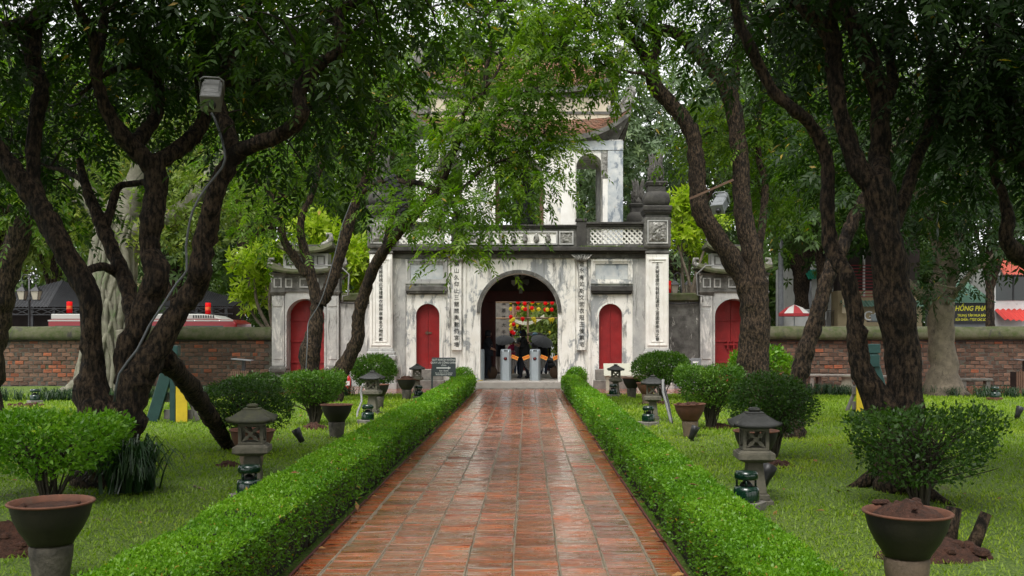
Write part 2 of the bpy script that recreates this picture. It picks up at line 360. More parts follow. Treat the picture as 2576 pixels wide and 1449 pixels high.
def hash3(i, j, k, s):
    h = (i * 374761393 + j * 668265263 + k * 2147483647 + s * 974711) & 0x7fffffff
    h = ((h ^ (h >> 13)) * 1274126177) & 0x7fffffff
    return ((h ^ (h >> 16)) & 0xffff) / 65535.0
def vnoise(p, sc=1.0, seed=0):
    q = p * sc; i = np.floor(q).astype(np.int64); f = q - i; f = f * f * (3 - 2 * f); r = 0
    for dx in (0, 1):
        for dy in (0, 1):
            for dz in (0, 1):
                w = (f[:, 0] if dx else 1 - f[:, 0]) * (f[:, 1] if dy else 1 - f[:, 1]) * (f[:, 2] if dz else 1 - f[:, 2])
                r = r + w * hash3(i[:, 0] + dx, i[:, 1] + dy, i[:, 2] + dz, seed)
    return r
def sphere_pts(rng, n): return nrmz(rng.normal(size=(n, 3)))

def crown(name, ells, rng, material, parent, style='pinnate', size=1.0, skel=None, twig_mat=None, sprays=13, spread=.55, tipbias=.0):
    """ells: (center, (rx,ry,rz), clusters). Leaves hang in sprays round cluster points; twigs tie them to the limbs."""
    cl = []
    for c, r, n in ells:
        q = sphere_pts(rng, n) * (rng.random((n, 1)) ** .45) * np.array(r); cl.append(np.array(c) + q)
    cl = np.vstack(cl); cl = cl[cl[:, 2] > .8]
    if skel is not None and len(skel):
        tw = MB()
        for c in (cl if style == 'pinnate' else cl[::3]):
            k = np.argmin(((skel - c) ** 2).sum(1)); a = skel[k]
            dv = c - a; L = np.linalg.norm(dv)
            if L < .15: continue
            m1 = a + dv * .4 + rng.normal(size=3) * L * .08 + np.array([0, 0, L * .10]); m2 = a + dv * .75 + rng.normal(size=3) * L * .07 + np.array([0, 0, L * .05])
            r0 = min(.035, .008 + .012 * L) * size ** .3
            sp = spline([(*a, r0), (*m1, r0 * .75), (*m2, r0 * .55), (*c, r0 * .35)], max(.2, L / 7)); tw.tube(sp[:, :3], list(sp[:, 3]), 4 if style == 'pinnate' else 3, closed=False)
        tw.build('twigs', twig_mat or m_bark_t, parent, kind='stuff')
    M = len(cl) * sprays
    base = np.repeat(cl, sprays, 0); off = rng.normal(size=(M, 3)) * np.array([1, 1, .7]) * spread; base = base + off
    out = nrmz(off + rng.normal(size=(M, 3)) * .35) * np.array([1, 1, .6]) + np.array([0, 0, -.15])
    tc = np.repeat(vnoise(cl, .9, 3) * .55 + rng.random(len(cl)) * .25, sprays)
    if style == 'pinnate':
        K = 9; ra = nrmz(out + np.array([0, 0, -.25])); side = nrmz(np.cross(ra, np.array([0, 0, 1.0]) + rng.normal(size=(M, 3)) * .35)); upn = np.cross(side, ra)
        Lr = .26 * size * (.75 + .5 * rng.random(M))
        ps = []; ds = []; ns = []; ts = []
        for k in range(K):
            t = 1.0 if k == K - 1 else .22 + .2 * (k // 2); sg = 0 if k == K - 1 else (1 if k % 2 else -1)
            ps.append(base + ra * (Lr * t)[:, None] - np.array([0, 0, 1]) * (Lr * .35 * t * t)[:, None])
            ds.append(nrmz(ra * (.55 if sg else 1.) + side * sg * .85 + np.array([0, 0, -.30]) + rng.normal(size=(M, 3)) * .16))
            ns.append(upn + rng.normal(size=(M, 3)) * .22); ts.append(tc + rng.random(M) * .22)
        p = np.vstack(ps); d = np.vstack(ds); n = np.vstack(ns); t = np.concatenate(ts)
        Ln = .125 * size * (.7 + .55 * rng.random(len(p))); W = Ln * .33
    else:
        K = 8 if style == 'whorl' else 6; ax = nrmz(out + np.array([0, 0, .5])); sd = nrmz(np.cross(ax, rng.normal(size=(M, 3)))); s2 = np.cross(ax, sd)
        ps = []; ds = []; ns = []; ts = []
        for k in range(K):
            a = 2 * math.pi * k / K + rng.random(M) * .6; rad = sd * np.cos(a)[:, None] + s2 * np.sin(a)[:, None]
            ps.append(base + rng.normal(size=(M, 3)) * .03 * size); ds.append(nrmz(rad + ax * (.35 if style == 'whorl' else .7) + np.array([0, 0, -.22]))); ns.append(ax + rng.normal(size=(M, 3)) * .25); ts.append(tc + rng.random(M) * .2)
        p = np.vstack(ps); d = np.vstack(ds); n = np.vstack(ns); t = np.concatenate(ts)
        Ln = .26 * size * (.7 + .5 * rng.random(len(p))); W = Ln * (.27 if style == 'whorl' else .33)
    t = np.where(rng.random(len(t)) < .006, 1.0, np.minimum(t, .93))
    leaves_mesh(name, p, d, n, Ln, W, t, material, parent)

def limb_pts(pl, dvar=None):
    """pl rows (u, v, depth, width px) -> world rows (x,y,z,r)"""
    out = []
    for u, v, d, w in pl:
        q = P(u, v, d); out.append((q.x, q.y, q.z, w * nd(d) / F / 2))
    return out
TREES = {}
def tree(label, limbs, ells, material, seed, bark, cat='tree', style='pinnate', size=1.0, sprays=13, spread=.5, knob=.28, nseg=14, root=True, extra_roots=0, flare=1.35, skel_min=2.6, name='tree', group='old trees round the lawn', world=False):
    rng = np.random.default_rng(seed); rows = limbs if world else [limb_pts(l) for l in limbs]
    x, y, z, r0 = rows[0][0]
    t = thing(name, label, cat, (0, 0, 0), 0, group)
    mb = MB(); skl = []
    for i, rw in enumerate(rows):
        sp = spline(rw, max(.06, rw[0][3] * (.55 if world else .32))); rad = sp[:, 3].copy()
        if i == 0 and root:
            zz = sp[:, 2]; rad *= 1 + (flare - 1) * np.exp(-np.maximum(zz, 0) / .28)
        n = max(7, min(nseg, int(8 + rad.max() * 30)))
        mb.tube(sp[:, :3], list(np.maximum(rad, .008)), n, knob=knob, seed=seed + i * 3.7); skl.append(sp[::2])
    for k in range(extra_roots):
        a = 2 * math.pi * (k + rng.random() * .6) / extra_roots; L = r0 * (2.2 + 1.6 * rng.random())
        pts = [(x + math.cos(a) * r0 * .5, y + math.sin(a) * r0 * .5, .42, r0 * .42), (x + math.cos(a) * r0 * 1.15, y + math.sin(a) * r0 * 1.15, .16, r0 * .32), (x + math.cos(a + .2) * L * .75, y + math.sin(a + .2) * L * .75, .03, r0 * .2), (x + math.cos(a + .3) * L, y + math.sin(a + .3) * L, -.05, r0 * .1)]
        sp = spline(pts, .1); mb.tube(sp[:, :3], list(sp[:, 3]), 8, knob=knob, seed=k)
    skel = np.vstack(skl); skel = skel[skel[:, 2] > skel_min] if (skel[:, 2] > skel_min).any() else skel
    # boughs that carry the leaf masses
    E = []
    for e in ells:
        c = P(*e[0]) if len(e[0]) == 3 and not isinstance(e[0], Vector) else e[0]
        c = np.array(c); kk = 1.0 if world else sk(c[1]); E.append((c, tuple(q * kk for q in e[1]), e[2]))
        k = np.argmin(((skel[:, :3] - c) ** 2).sum(1) + 3 * np.maximum(0, skel[:, 2] - c[2]) ** 2); a = skel[k]; dv = c - a[:3]; L = np.linalg.norm(dv)
        if L > .4:
            r = min(a[3] * .7, .03 + .022 * L)
            m1 = a[:3] + dv * .35 + rng.normal(size=3) * L * .10 + np.array([0, 0, .06 * L]); m2 = a[:3] + dv * .7 + rng.normal(size=3) * L * .09
            sp = spline([(*a[:3], r), (*m1, r * .8), (*m2, r * .55), (*c, r * .3)], .16); mb.tube(sp[:, :3], list(sp[:, 3]), 7, knob=knob * .7, seed=seed + k)
            skel = np.vstack([skel, sp])
    mb.build('trunk', bark, t)
    if E: crown('crown', E, rng, material, t, style, size, skel[:, :3], None, sprays, spread)
    return t

def bush(label, c, shape, size, n, material, seed, flat=False, leaf=.042, stems=11, cat='bush', group='clipped shrubs on the lawn', stem_h=.45, low=.30, name='bush', jit=1.0):
    """clipped shrub: stems fan out from one foot, leaves fill a rounded or box-shaped shell"""
    rng = np.random.default_rng(seed); rx, ry, h = [q * sk(c[1]) for q in size]; t = thing(name, label, cat, c, 0, group)
    mb = MB(); mid = (h + low * h) / 2; rz = (h - low * h) / 2; ends = []
    for k in range(stems):
        a = 2 * math.pi * (k + rng.random()) / stems; q = .15 + .75 * rng.random(); e = np.array([math.cos(a) * rx * q * .85, math.sin(a) * ry * q * .85, h * (.62 + .28 * rng.random())])
        s0 = np.array([math.cos(a) * .06, math.sin(a) * .06, -.02]); r = .011 + .010 * rng.random()
        m = e * np.array([.35, .35, .45]) + rng.normal(size=3) * .03
        sp = spline([(*s0, r), (*m, r * .85), (*e, r * .35)], .08); mb.tube(sp[:, :3], list(sp[:, 3]), 5, knob=.2, closed=False)
        for j in range(4):
            i0 = sp[int(len(sp) * (.35 + .15 * j))]; e2 = i0[:3] + np.array([rng.normal() * rx * .4, rng.normal() * ry * .4, h * (.14 + .2 * rng.random())])
            if abs(e2[0]) < rx and abs(e2[1]) < ry and e2[2] < h:
                s2 = spline([(*i0[:3], r * .5), (*((i0[:3] + e2) / 2 + rng.normal(size=3) * .02), r * .4), (*e2, r * .2)], .08); mb.tube(s2[:, :3], list(s2[:, 3]), 4, closed=False)
    mb.build('stem', m_stem, t)
    q = rng.uniform(-1, 1, size=(n * 5, 3)); e = 5 if flat else 2.1
    rad = (np.abs(q) ** e).sum(1) ** (1 / e); q = q[rad < 1]; rad = rad[rad < 1]
    keep = rng.random(len(q)) < (.10 + .9 * rad ** 3.2) * np.where(q[:, 2] > -.15, 1, .38 + .3 * (q[:, 2] + 1))
    q = q[keep][:n]; p = q * np.array([rx, ry, rz]) + np.array([0, 0, mid])
    nz = vnoise(p + seed, 5.0, seed); nz2 = vnoise(p + seed, 2.3, seed + 5); kp = rng.random(len(p)) < np.where(q[:, 2] > .6, 1, .30 + 1.1 * nz); p, q, nz, nz2 = p[kp], q[kp], nz[kp], nz2[kp]
    p = p + rng.normal(size=p.shape) * .022 * jit * np.array([1, 1, 1.0]) + (nz2[:, None] - .5) * (.22 if not flat else .20) * nrmz(q)
    if flat: p[:, :2] *= (.68 + .32 * np.clip((q[:, 2:3] + 1) / 1.7, 0, 1))
    d = nrmz(nrmz(q) * .7 + rng.normal(size=p.shape) * .7 + np.array([0, 0, .35])); nn = nrmz(q) + rng.normal(size=p.shape) * .6 + np.array([0, 0, .6])
    Ln = leaf * (.7 + .6 * rng.random(len(p)))
    leaves_mesh('crown', p, d, nn, Ln, Ln * .5, .25 + .45 * nz + .3 * rng.random(len(p)), material, t)
    return t

def strap_clump(label, c, r, h, n, seed, cat='plant', group='strap-leaved border plants', name='grass_clump', parent=None, material=None):
    rng = np.random.default_rng(seed)
    a = rng.random(n) * 2 * math.pi; d = np.stack([np.cos(a), np.sin(a), 0 * a], 1); b = np.stack([rng.normal(size=n) * r * .22, rng.normal(size=n) * r * .22, 0 * a], 1)
    reach = r * (.45 + .65 * rng.random(n)); top = h * (.55 + .5 * rng.random(n)); side = np.stack([-d[:, 1], d[:, 0], 0 * a], 1); w = .011 * (.7 + .6 * rng.random(n)) * (h / .4)
    rows = []
    for k in range(6):
        t = k / 5; z = top * (np.sin(min(1, t * 1.25) * math.pi * .5) - max(0, t - .55) ** 1.5 * 1.9); cpt = b + d * (reach * t ** 1.25)[:, None]; cpt[:, 2] += np.maximum(z, .01)
        ww = (w * (1 - t * .88))[:, None]; rows.append(np.stack([cpt - side * ww, cpt + side * ww], 1))
    V = np.stack(rows, 1).reshape(-1, 3) + np.array(c); F_ = []
    base = np.arange(n) * 12
    for k in range(5): F_.append(np.stack([base + 2 * k, base + 2 * k + 1, base + 2 * k + 3, base + 2 * k + 2], 1))
    Fa = np.vstack(F_); me = bpy.data.meshes.new(name); me.from_pydata(V.tolist(), [], Fa.tolist())
    at = me.attributes.new('tint', 'FLOAT', 'POINT'); at.data.foreach_set('value', np.repeat(rng.random(n) * .9, 12).astype(np.float32)); me.materials.append(material or l_strap)
    o = link(name, me, parent)
    if label: tag(o, label, cat, group)
    return o
def grass_patch(name, pts, hgt, rng, material, kind='stuff', wid=.010):
    n = len(pts); a = rng.random(n) * 2 * math.pi; d = np.stack([np.cos(a) * .75, np.sin(a) * .75, .35 + .7 * rng.random(n)], 1); nn = np.stack([np.cos(a), np.sin(a), .6 + 0 * a], 1)
    o = leaves_mesh(name, pts, d, nn, hgt * (.6 + .8 * rng.random(n)), wid, .12 + .45 * vnoise(pts, .8, 2) + .35 * rng.random(n), material, None, kind)
    return o
# ------------------------------------------------------------------ ground, lawn, path
RNG = np.random.default_rng(7); random.seed(7)
tag(MB().add([(-160, -60, -.06), (160, -60, -.06), (160, 320, -.06), (-160, 320, -.06)], [(0, 1, 2, 3)]).build('ground', m_asphalt), kind='structure')
def sheet(x0, x1, y0, y1, z, nx, ny, amp, sc=.5):
    mb = MB(); vs = []; fs = []
    for j in range(ny + 1):
        for i in range(nx + 1):
            x = x0 + (x1 - x0) * i / nx; y = y0 + (y1 - y0) * j / ny
            vs.append((x, y, z + amp * mnoise.noise(Vector((x * sc, y * sc, 2)))))
    for j in range(ny):
        for i in range(nx):
            k = j * (nx + 1) + i; fs.append((k, k + 1, k + nx + 2, k + nx + 1))
    return mb.add(vs, fs, True)
tag(sheet(-26, -1.36, -6, 29.6, .0, 80, 110, .03).build('lawn', m_lawn), kind='structure')
tag(sheet(1.36, 26, -6, 29.6, .0, 80, 110, .03).build('lawn', m_lawn), kind='structure')
tag(sheet(-26, -8.7, 29.6, 34.9, .0, 20, 12, .02).build('lawn', m_lawn), kind='structure')
path = tag(empty('path'), kind='structure')
MB().box(-1.37, 1.37, -6, 32.45, -.05, .012).build('bedding', m_joint, path)
court = tag(empty('forecourt'), kind='structure')
MB().box(-8.7, -1.38, 29.65, 34.6, -.05, .010).build('bedding', m_joint, court); MB().box(1.38, 26, 29.65, 34.6, -.05, .010).build('bedding', m_joint, court)
fc = MB()
for x0, x1 in ((-8.6, -1.40), (1.40, 18.5)):
    nx = int((x1 - x0) / .4); w = (x1 - x0) / nx
    for j in range(16):
        for i in range(nx):
            y = 29.7 + j * .305; o = random.uniform(-.003, .003)
            fc.box(x0 + i * w + .008, x0 + i * w + w - .008, y, y + .292, 0, .022 + o)
fc.build('pavers', m_tile_far, court, kind='stuff')
# paving tiles: seven columns, about 0.30 m deep; the nearest 300 single, the rest in one part
def tile_mesh(k):
    mb = MB(); w, d = .157, .1325; n = 3; vs = []; fs = []
    rn = random.Random(k); prof = [(-w, -d), (-w * .4, -d - .002 * rn.random()), (w * .4, -d + .003 * rn.random()), (w, -d), (w + .003 * rn.random(), 0), (w, d), (w * .3, d + .003 * rn.random()), (-w * .4, d), (-w, d), (-w - .002, 0)]
    m = len(prof); h = [.0 + .004 * rn.random() for _ in prof]
    vs = [(x, y, -.03) for x, y in prof] + [(x, y, h[i] - .003) for i, (x, y) in enumerate(prof)] + [(x * .975, y * .97, h[i]) for i, (x, y) in enumerate(prof)] + [(0, 0, -.003 + .004 * rn.random())]
    fs = [(i, (i + 1) % m, m + (i + 1) % m, m + i) for i in range(m)] + [(m + i, m + (i + 1) % m, 2 * m + (i + 1) % m, 2 * m + i) for i in range(m)] + [(2 * m + i, 2 * m + (i + 1) % m, 3 * m) for i in range(m)]
    mb.add(vs, fs); me = bpy.data.meshes.new('paving_tile'); me.from_pydata(mb.v, [], mb.f); me.materials.append(m_tile); return me
TM = [tile_mesh(k) for k in range(7)]; far = MB(); cnt = 0
for j in range(110):
    y = 4.6 + .272 * j
    if y > 32.3: break
    for i in range(7):
        x = -1.145 + .327 * (i + .5); z = .030 + random.uniform(-.004, .004)
        rx, ry, rz = random.gauss(0, .010), random.gauss(0, .009), random.gauss(0, .008)
        yy = y + random.uniform(-.008, .008) + (.05 if i % 2 else 0)
        if y > 6.2 and cnt < 300:
            o = link('paving_tile', random.choice(TM), path, (x, yy, z), (rx, ry, rz)); cnt += 1
        else:
            me = random.choice(TM); M_ = Matrix.Translation((x, yy, z)) @ Matrix.Rotation(rx, 4, 'X') @ Matrix.Rotation(ry, 4, 'Y')
            far.add([M_ @ v.co for v in me.vertices], [tuple(p.vertices) for p in me.polygons])
far.build('paving_tiles', m_tile, path, kind='stuff')
ed = MB()
for s in (-1, 1):
    y = 4.4
    while y < 32.3:
        w = .052 + random.random() * .012; ed.box(s * 1.245 - .085 - random.random() * .008, s * 1.245 + .085, y, y + w - .009, -.02, .026 + random.uniform(-.005, .007)); y += w
ed.build('edging_bricks', m_tile, path, kind='stuff')
jt = MB()
for i in range(8):   # raised cement seams running along the path
    x = -1.145 + .327 * i; pts = [(x + .006 * math.sin(y * 1.7 + i), y, .024 + .005 * mnoise.noise(Vector((x * 5, y * 3, 0)))) for y in np.arange(4.4, 32.3, .2)]
    for off in (-.009, .009): jt.tube([(p[0] + off + .003 * mnoise.noise(Vector((p[1] * 8, off * 99, i))), p[1], p[2]) for p in pts], .0095, 5)
jt.build('cement_seam', m_joint, path)
kb = MB()
for s in (-1, 1): kb.tube([(s * 1.345 + .01 * mnoise.noise(Vector((y * .8, s, 0))), y, .035) for y in np.arange(4.4, 31.5, .3)], .010, 5)
kb.build('edge_strip', mat('dark_red_edging', (.09, .022, .02), rough=.6), path)

# grass blades: denser near the camera
def lawn_pts(n, x0, x1, y0, y1, rng, excl=None):
    y = y0 * (y1 / y0) ** (rng.random(n) ** 1.15); x = rng.uniform(x0, x1, n); p = np.stack([x, y, np.full(n, .0)], 1)
    u = VU + (x - CX) * F / y; p = p[(u > -60) & (u < 2640)]
    return p
for s, n in ((-1, 190000), (1, 190000)):
    rng = np.random.default_rng(20 + s); p = lawn_pts(n, 1.9, 16, 5.7, 29.5, rng) if s > 0 else lawn_pts(n, -16, -1.95, 5.7, 29.5, rng)
    kp = rng.random(len(p)) < .35 + .9 * vnoise(p, .55, 9); p = p[kp]
    o = grass_patch('grass', p, .045 * (p[:, 1] / 8) ** .55, rng, l_grass, wid=.012 * (p[:, 1] / 8) ** .75)
    tag(o, 'short broad-bladed lawn grass on the %s of the path' % ('left' if s < 0 else 'right'), 'grass')
# leaf litter
rng = np.random.default_rng(5); n = 420; x = np.where(rng.random(n) < .5, rng.uniform(-8, -2.1, n), rng.uniform(2.0, 8, n)); y = rng.uniform(6, 25, n)
k2 = rng.random(n) < .35; x = np.where(k2, np.where(x < 0, -1.36, 1.36) + rng.normal(size=n) * .05, x); k3 = rng.random(n) < .07; x = np.where(k3, np.where(x < 0, -1.65, 1.6) + rng.normal(size=n) * .12, x)
p = np.stack([x, y, np.where(k3, .50, .045)], 1); d = rng.normal(size=(n, 3)) * np.array([1, 1, .12]); L_ = .07 * (.7 + .8 * rng.random(n))
l_dead = leaf_mat('dead_leaf', (.10, .045, .02), (.20, .075, .03), (.30, .16, .05), 0, .6)
tag(leaves_mesh('fallen_leaves', p, d, np.tile([[.1, 0, 1.]], (n, 1)) + rng.normal(size=(n, 3)) * .3, L_, L_ * .45, rng.random(n) * .9, l_dead), 'brown fallen leaves scattered on grass and along the path edge', 'leaves', kind='stuff')

# ------------------------------------------------------------------ hedges along the path
def hedge(label, xa, xb, y0, y1, seed, h=.44):
    rng = np.random.default_rng(seed); t = thing('hedge', label, 'hedge', (0, 0, 0), 0, 'clipped hedges along the path')
    core = MB(); nx = 4
    ys = np.arange(y0, y1 + .01, .35)
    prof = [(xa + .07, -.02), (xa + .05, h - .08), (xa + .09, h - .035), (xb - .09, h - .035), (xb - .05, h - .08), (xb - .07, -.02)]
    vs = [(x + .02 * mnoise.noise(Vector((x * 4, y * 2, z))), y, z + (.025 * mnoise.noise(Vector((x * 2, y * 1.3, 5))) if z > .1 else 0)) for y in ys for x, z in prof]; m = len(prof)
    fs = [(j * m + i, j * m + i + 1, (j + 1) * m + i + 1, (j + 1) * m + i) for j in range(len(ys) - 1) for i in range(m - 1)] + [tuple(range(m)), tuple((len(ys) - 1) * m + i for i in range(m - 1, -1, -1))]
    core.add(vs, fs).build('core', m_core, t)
    tw = MB()
    for k in range(800):
        y = y0 * (y1 / y0) ** rng.random(); sx = xa + .07 if (rng.random() < .5) else xb - .07; o = -.02 if sx < (xa + xb) / 2 else .02
        tw.tube([(sx, y, 0), (sx + o * .6 + rng.normal() * .01, y + rng.normal() * .03, h * .35), (sx + o + rng.normal() * .015, y + rng.normal() * .06, h * .7)], [.006, .005, .003], 4, closed=False)
    tw.build('twigs', m_stem, t, kind='stuff')
    n = 125000; w = xb - xa; per = w + 2 * h; s = rng.random(n) * per
    y = (y0 ** -.4 + (y1 ** -.4 - y0 ** -.4) * rng.random(n)) ** (-2.5)
    top = (s > h) & (s < h + w); lft = s <= h
    x = np.where(top, xa + (s - h), np.where(lft, xa, xb)); z = np.where(top, h, np.where(lft, s, per - s))
    # rounded shoulders, uneven clipping
    e = .09; x = np.where(top, x, x); ex = np.minimum(x - xa, xb - x); z = np.where(top, z - .03 * np.clip(1 - ex / e, 0, 1) ** 2, z)
    pin = np.where(~top, np.clip((z - (h - .09)) / .09, 0, 1) ** 2 * .05, 0) ; x = x + np.where(lft & ~top, pin, np.where(top, 0, -pin))
    q0 = np.stack([x, y, z], 1); nz = vnoise(q0, 1.6, seed) - .5; nz2 = vnoise(q0, 6, seed + 1) - .5; nz3 = vnoise(q0, 14, seed + 2)
    nrm = np.stack([np.where(top, 0, np.where(lft, -1, 1)), 0 * y, np.where(top, 1, .25)], 1); nrm = nrmz(nrm)
    q = q0 + nrm * (nz * .05 + nz2 * .035 - .015 * rng.random(n) + np.where(rng.random(n) < .02, .03, 0))[:, None]
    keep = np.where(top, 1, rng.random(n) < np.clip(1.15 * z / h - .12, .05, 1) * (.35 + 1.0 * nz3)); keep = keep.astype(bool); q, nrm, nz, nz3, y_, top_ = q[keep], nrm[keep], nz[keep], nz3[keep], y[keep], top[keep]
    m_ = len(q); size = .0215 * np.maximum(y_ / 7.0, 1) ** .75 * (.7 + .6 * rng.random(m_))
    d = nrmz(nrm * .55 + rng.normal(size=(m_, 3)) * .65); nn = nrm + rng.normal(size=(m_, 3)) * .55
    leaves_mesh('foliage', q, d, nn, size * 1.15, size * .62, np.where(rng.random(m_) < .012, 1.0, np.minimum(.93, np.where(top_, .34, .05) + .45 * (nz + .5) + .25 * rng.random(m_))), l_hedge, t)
    return t
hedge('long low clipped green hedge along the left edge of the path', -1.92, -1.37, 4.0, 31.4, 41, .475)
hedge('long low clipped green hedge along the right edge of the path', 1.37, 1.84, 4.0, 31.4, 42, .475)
bush('small domed clipped shrub at the far end of the left hedge', (-1.85, 31.7, 0), None, (.36, .36, .74), 5000, l_hedge, 51, leaf=.05, low=.05, name='domed_shrub', group='domed shrubs at the hedge ends')
bush('small domed clipped shrub at the far end of the right hedge', (1.83, 31.7, 0), None, (.36, .36, .74), 5000, l_hedge, 52, leaf=.05, low=.05, name='domed_shrub', group='domed shrubs at the hedge ends')

# ------------------------------------------------------------------ main gate
G = 33.1
gate = thing('gate_house', 'large weathered white two-storey gate house with arched passage and red side doors', 'gate')
fl = .256
MB().box(-1.75, 1.75, 32.5, G + 7.5, -.05, fl).build('floor_slab', mat('pale_floor_stone', (.40, .37, .33), (.32, .29, .26), 4, .45, .15, 20, stain=((.16, .15, .13), 3, .58, .7, 1)), gate, .01)
MB().box(-1.95, 1.95, 32.28, 32.5, -.05, .07).build('step', m_concrete, gate, .01)
fw = arch_wall(MB(), -4.2, 4.2, 0, 4.47, G, G + .55, [(0, 1.2956, 0, 2.545, 1.2956), (-3.04, .39, .654, 2.44, .39), (3.04, .39, .654, 2.44, .39)], 24)
fw.build('front_wall', m_plaster, gate)
MB().box(-4.2, -1.85, G + .55, G + 5.3, 0, 4.47).build('side_mass', m_plaster_grey, gate); MB().box(1.85, 4.2, G + .55, G + 5.3, 0, 4.47).build('side_mass', m_plaster_grey, gate)
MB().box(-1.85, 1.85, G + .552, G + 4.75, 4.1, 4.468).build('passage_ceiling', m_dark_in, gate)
arch_wall(MB(), -1.85, 1.85, 0, 4.09, G + 4.76, G + 5.3, [(0, 1.45, 0, 2.9, .95)]).build('rear_wall', m_plaster_grey, gate)
arch_band(MB(), 0, 2.545, 1.297, 1.415, G - .045, G + .02, 2.53).build('arch_moulding', m_plaster_dark, gate)
MB().box(-1.849, 1.849, G + 2.5, G + 2.65, 3.0, 3.38).build('door_beam', m_darkred, gate, .01)
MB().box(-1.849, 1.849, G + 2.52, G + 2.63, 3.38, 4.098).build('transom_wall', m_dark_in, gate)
MB().box(1.36, 1.849, G + 2.49, G + 2.66, fl, 3.0).build('door_post', m_darkred, gate, .01)
dl = MB().box(-1.849, -.98, G + 2.52, G + 2.60, fl, 3.0); dl.box(-.98, -.86, G + 2.48, G + 2.66, fl, 3.0)
dl.build('door_leaf', m_darkred, gate, .008)
for x in (-1.02, 1.30):
    MB().lathe([(.02, -.11), (.2, -.11), (.235, -.06), (.235, .06), (.2, .11), (.02, .11)], n=20).build('drum_stone', m_wood, gate, loc=(x, G + 2.35, fl + .21), rot=(R(90), 0, 0))
# pilaster strips and wall panels
for s in (-1, 1):
    for x0, x1, mm in ((1.77, 1.86, m_plaster), (2.29, 2.375, m_plaster)):
        a, b = sorted((s * x0, s * x1)); MB().box(a, b, G - .05, G, 0, 4.35).build('pilaster', mm, gate, .006)
    a, b = sorted((s * 3.77, s * 4.22)); MB().box(a, b, G - .03, G, 0, 4.468).build('grey_bay', m_plaster_grey, gate)
    # inscription board
    bx = s * 2.075; bo = MB().box(bx - .165, bx + .165, G - .10, G - .001, 1.289, 4.22).build('couplet_board', m_plaster, gate, .006)
    chars = '高山久仰止三關閫奥數仞宮墻' if s < 0 else '逝水有如斯文武衣冠王侯第宅'
    text('\n'.join(chars), .175, 'inscription', m_ink, bo, (bx, G - .105, 2.80), bold=.001, line=1.27)
    cb = MB(); cb.prism([(bx - .36, 4.46), (bx + .36, 4.46), (bx + .30, 4.40), (bx + .16, 4.30), (bx + .10, 4.22), (bx - .10, 4.22), (bx - .16, 4.30), (bx - .30, 4.40)], G - .16, G - .002)
    for k in range(7):
        a = (k - 3) / 3; cb.tube([(bx + a * .10, G - .16, 4.22), (bx + a * .20, G - .2, 4.32), (bx + a * .33, G - .18, 4.45)], [.02, .035, .02], 6)
    cb.build('lotus_corbel', m_carved, gate, .004)
    # framed panel
    px0, px1 = sorted((s * 2.385, s * 3.765)); fr = MB(); z0, z1 = 3.497, 4.303
    for o, yy in ((0, .09), (.07, .055)):
        fr.box(px0 + o, px1 - o, G - yy, G - .001, z1 - .07 - o, z1 - o); fr.box(px0 + o, px1 - o, G - yy, G - .001, z0 + o, z0 + .07 + o)
        fr.box(px0 + o, px0 + .07 + o, G - yy, G - .001, z0 + .07 + o, z1 - .07 - o); fr.box(px1 - .07 - o, px1 - o, G - yy, G - .001, z0 + .07 + o, z1 - .07 - o)
    pf = fr.build('panel_frame', m_plaster_grey if s < 0 else m_plaster, gate)
    MB().box(px0 + .15, px1 - .15, G - .012, G - .002, z0 + .15, z1 - .15).build('panel', m_blue_plaster, pf)
    ln = MB().box(px0, px1, G - .15, G - .001, 3.25, 3.41).box(px0 + .02, px1 - .02, G - .11, G - .001, 3.18, 3.25).box(px0 + .04, px1 - .04, G - .06, G - .001, 3.14, 3.18)
    ln.build('lintel', m_plaster_dark if s < 0 else m_mould, gate, .008)
    # red door in its niche
    dx = s * 3.04; d = empty('door', (0, 0, 0), 0, gate)
    for q in (-1, 1):
        arc = [(dx + q * .004, .66)] + [(dx + q * .386 * 1, .66)] + [(dx + q * (.004 + .382 * math.cos(math.pi / 2 * k / 10)), 2.44 + .386 * math.sin(math.pi / 2 * k / 10)) for k in range(11)]
        if q > 0: arc = arc
        MB().prism(arc if q < 0 else arc[::-1], G + .16, G + .21).build('door_leaf', m_red, d)
    if s < 0: MB().box(dx - .10, dx + .12, G + .135, G + .159, 1.84, 1.89).box(dx - .05, dx - .01, G + .12, G + .159, 1.80, 1.93).build('latch', m_wood, d)
    arch_band(MB(), dx, 2.44, .391, .425, G - .018, G + .03, .66).build('door_trim', m_plaster, gate)
    MB().box(dx - .58, dx + .58, G - .42, G - .052, -.02, .30).box(dx - .52, dx + .52, G - .22, G - .052, .30, .652).build('door_step', m_concrete, gate, .015)
    # small carved foot figure beside the passage
    MB().lathe([(.02, 0), (.16, .02), (.15, .18), (.10, .24), (.15, .36), (.13, .46), (.07, .54), (.04, .66), (.01, .72)], (s * 2.06, G - .14, 0.02), 12).build('foot_ornament', m_carved, gate)
# cornice
co = MB()
for z0, z1, o in ((4.47, 4.52, .10), (4.52, 4.57, .18), (4.57, 4.69, .30), (4.69, 4.72, .22)): co.box(-4.26 + .002 * o, 4.26, G - o, G + 5.25, z0, z1 - .001)
co.build('cornice', m_mould, gate, .01)
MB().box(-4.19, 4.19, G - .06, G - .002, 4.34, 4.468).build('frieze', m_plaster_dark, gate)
ms = np.random.default_rng(3); n = 2600; mp = np.stack([ms.uniform(-4.1, 4.1, n), ms.uniform(G - .28, G - .10, n), np.full(n, 4.715)], 1); mp = mp[vnoise(mp, 2.2, 4) > .45]
leaves_mesh('moss', mp, ms.normal(size=mp.shape) * np.array([1, 1, .3]) + np.array([0, 0, .9]), ms.normal(size=mp.shape), .03, .02, ms.random(len(mp)) * .6, l_grass, gate, 'stuff')
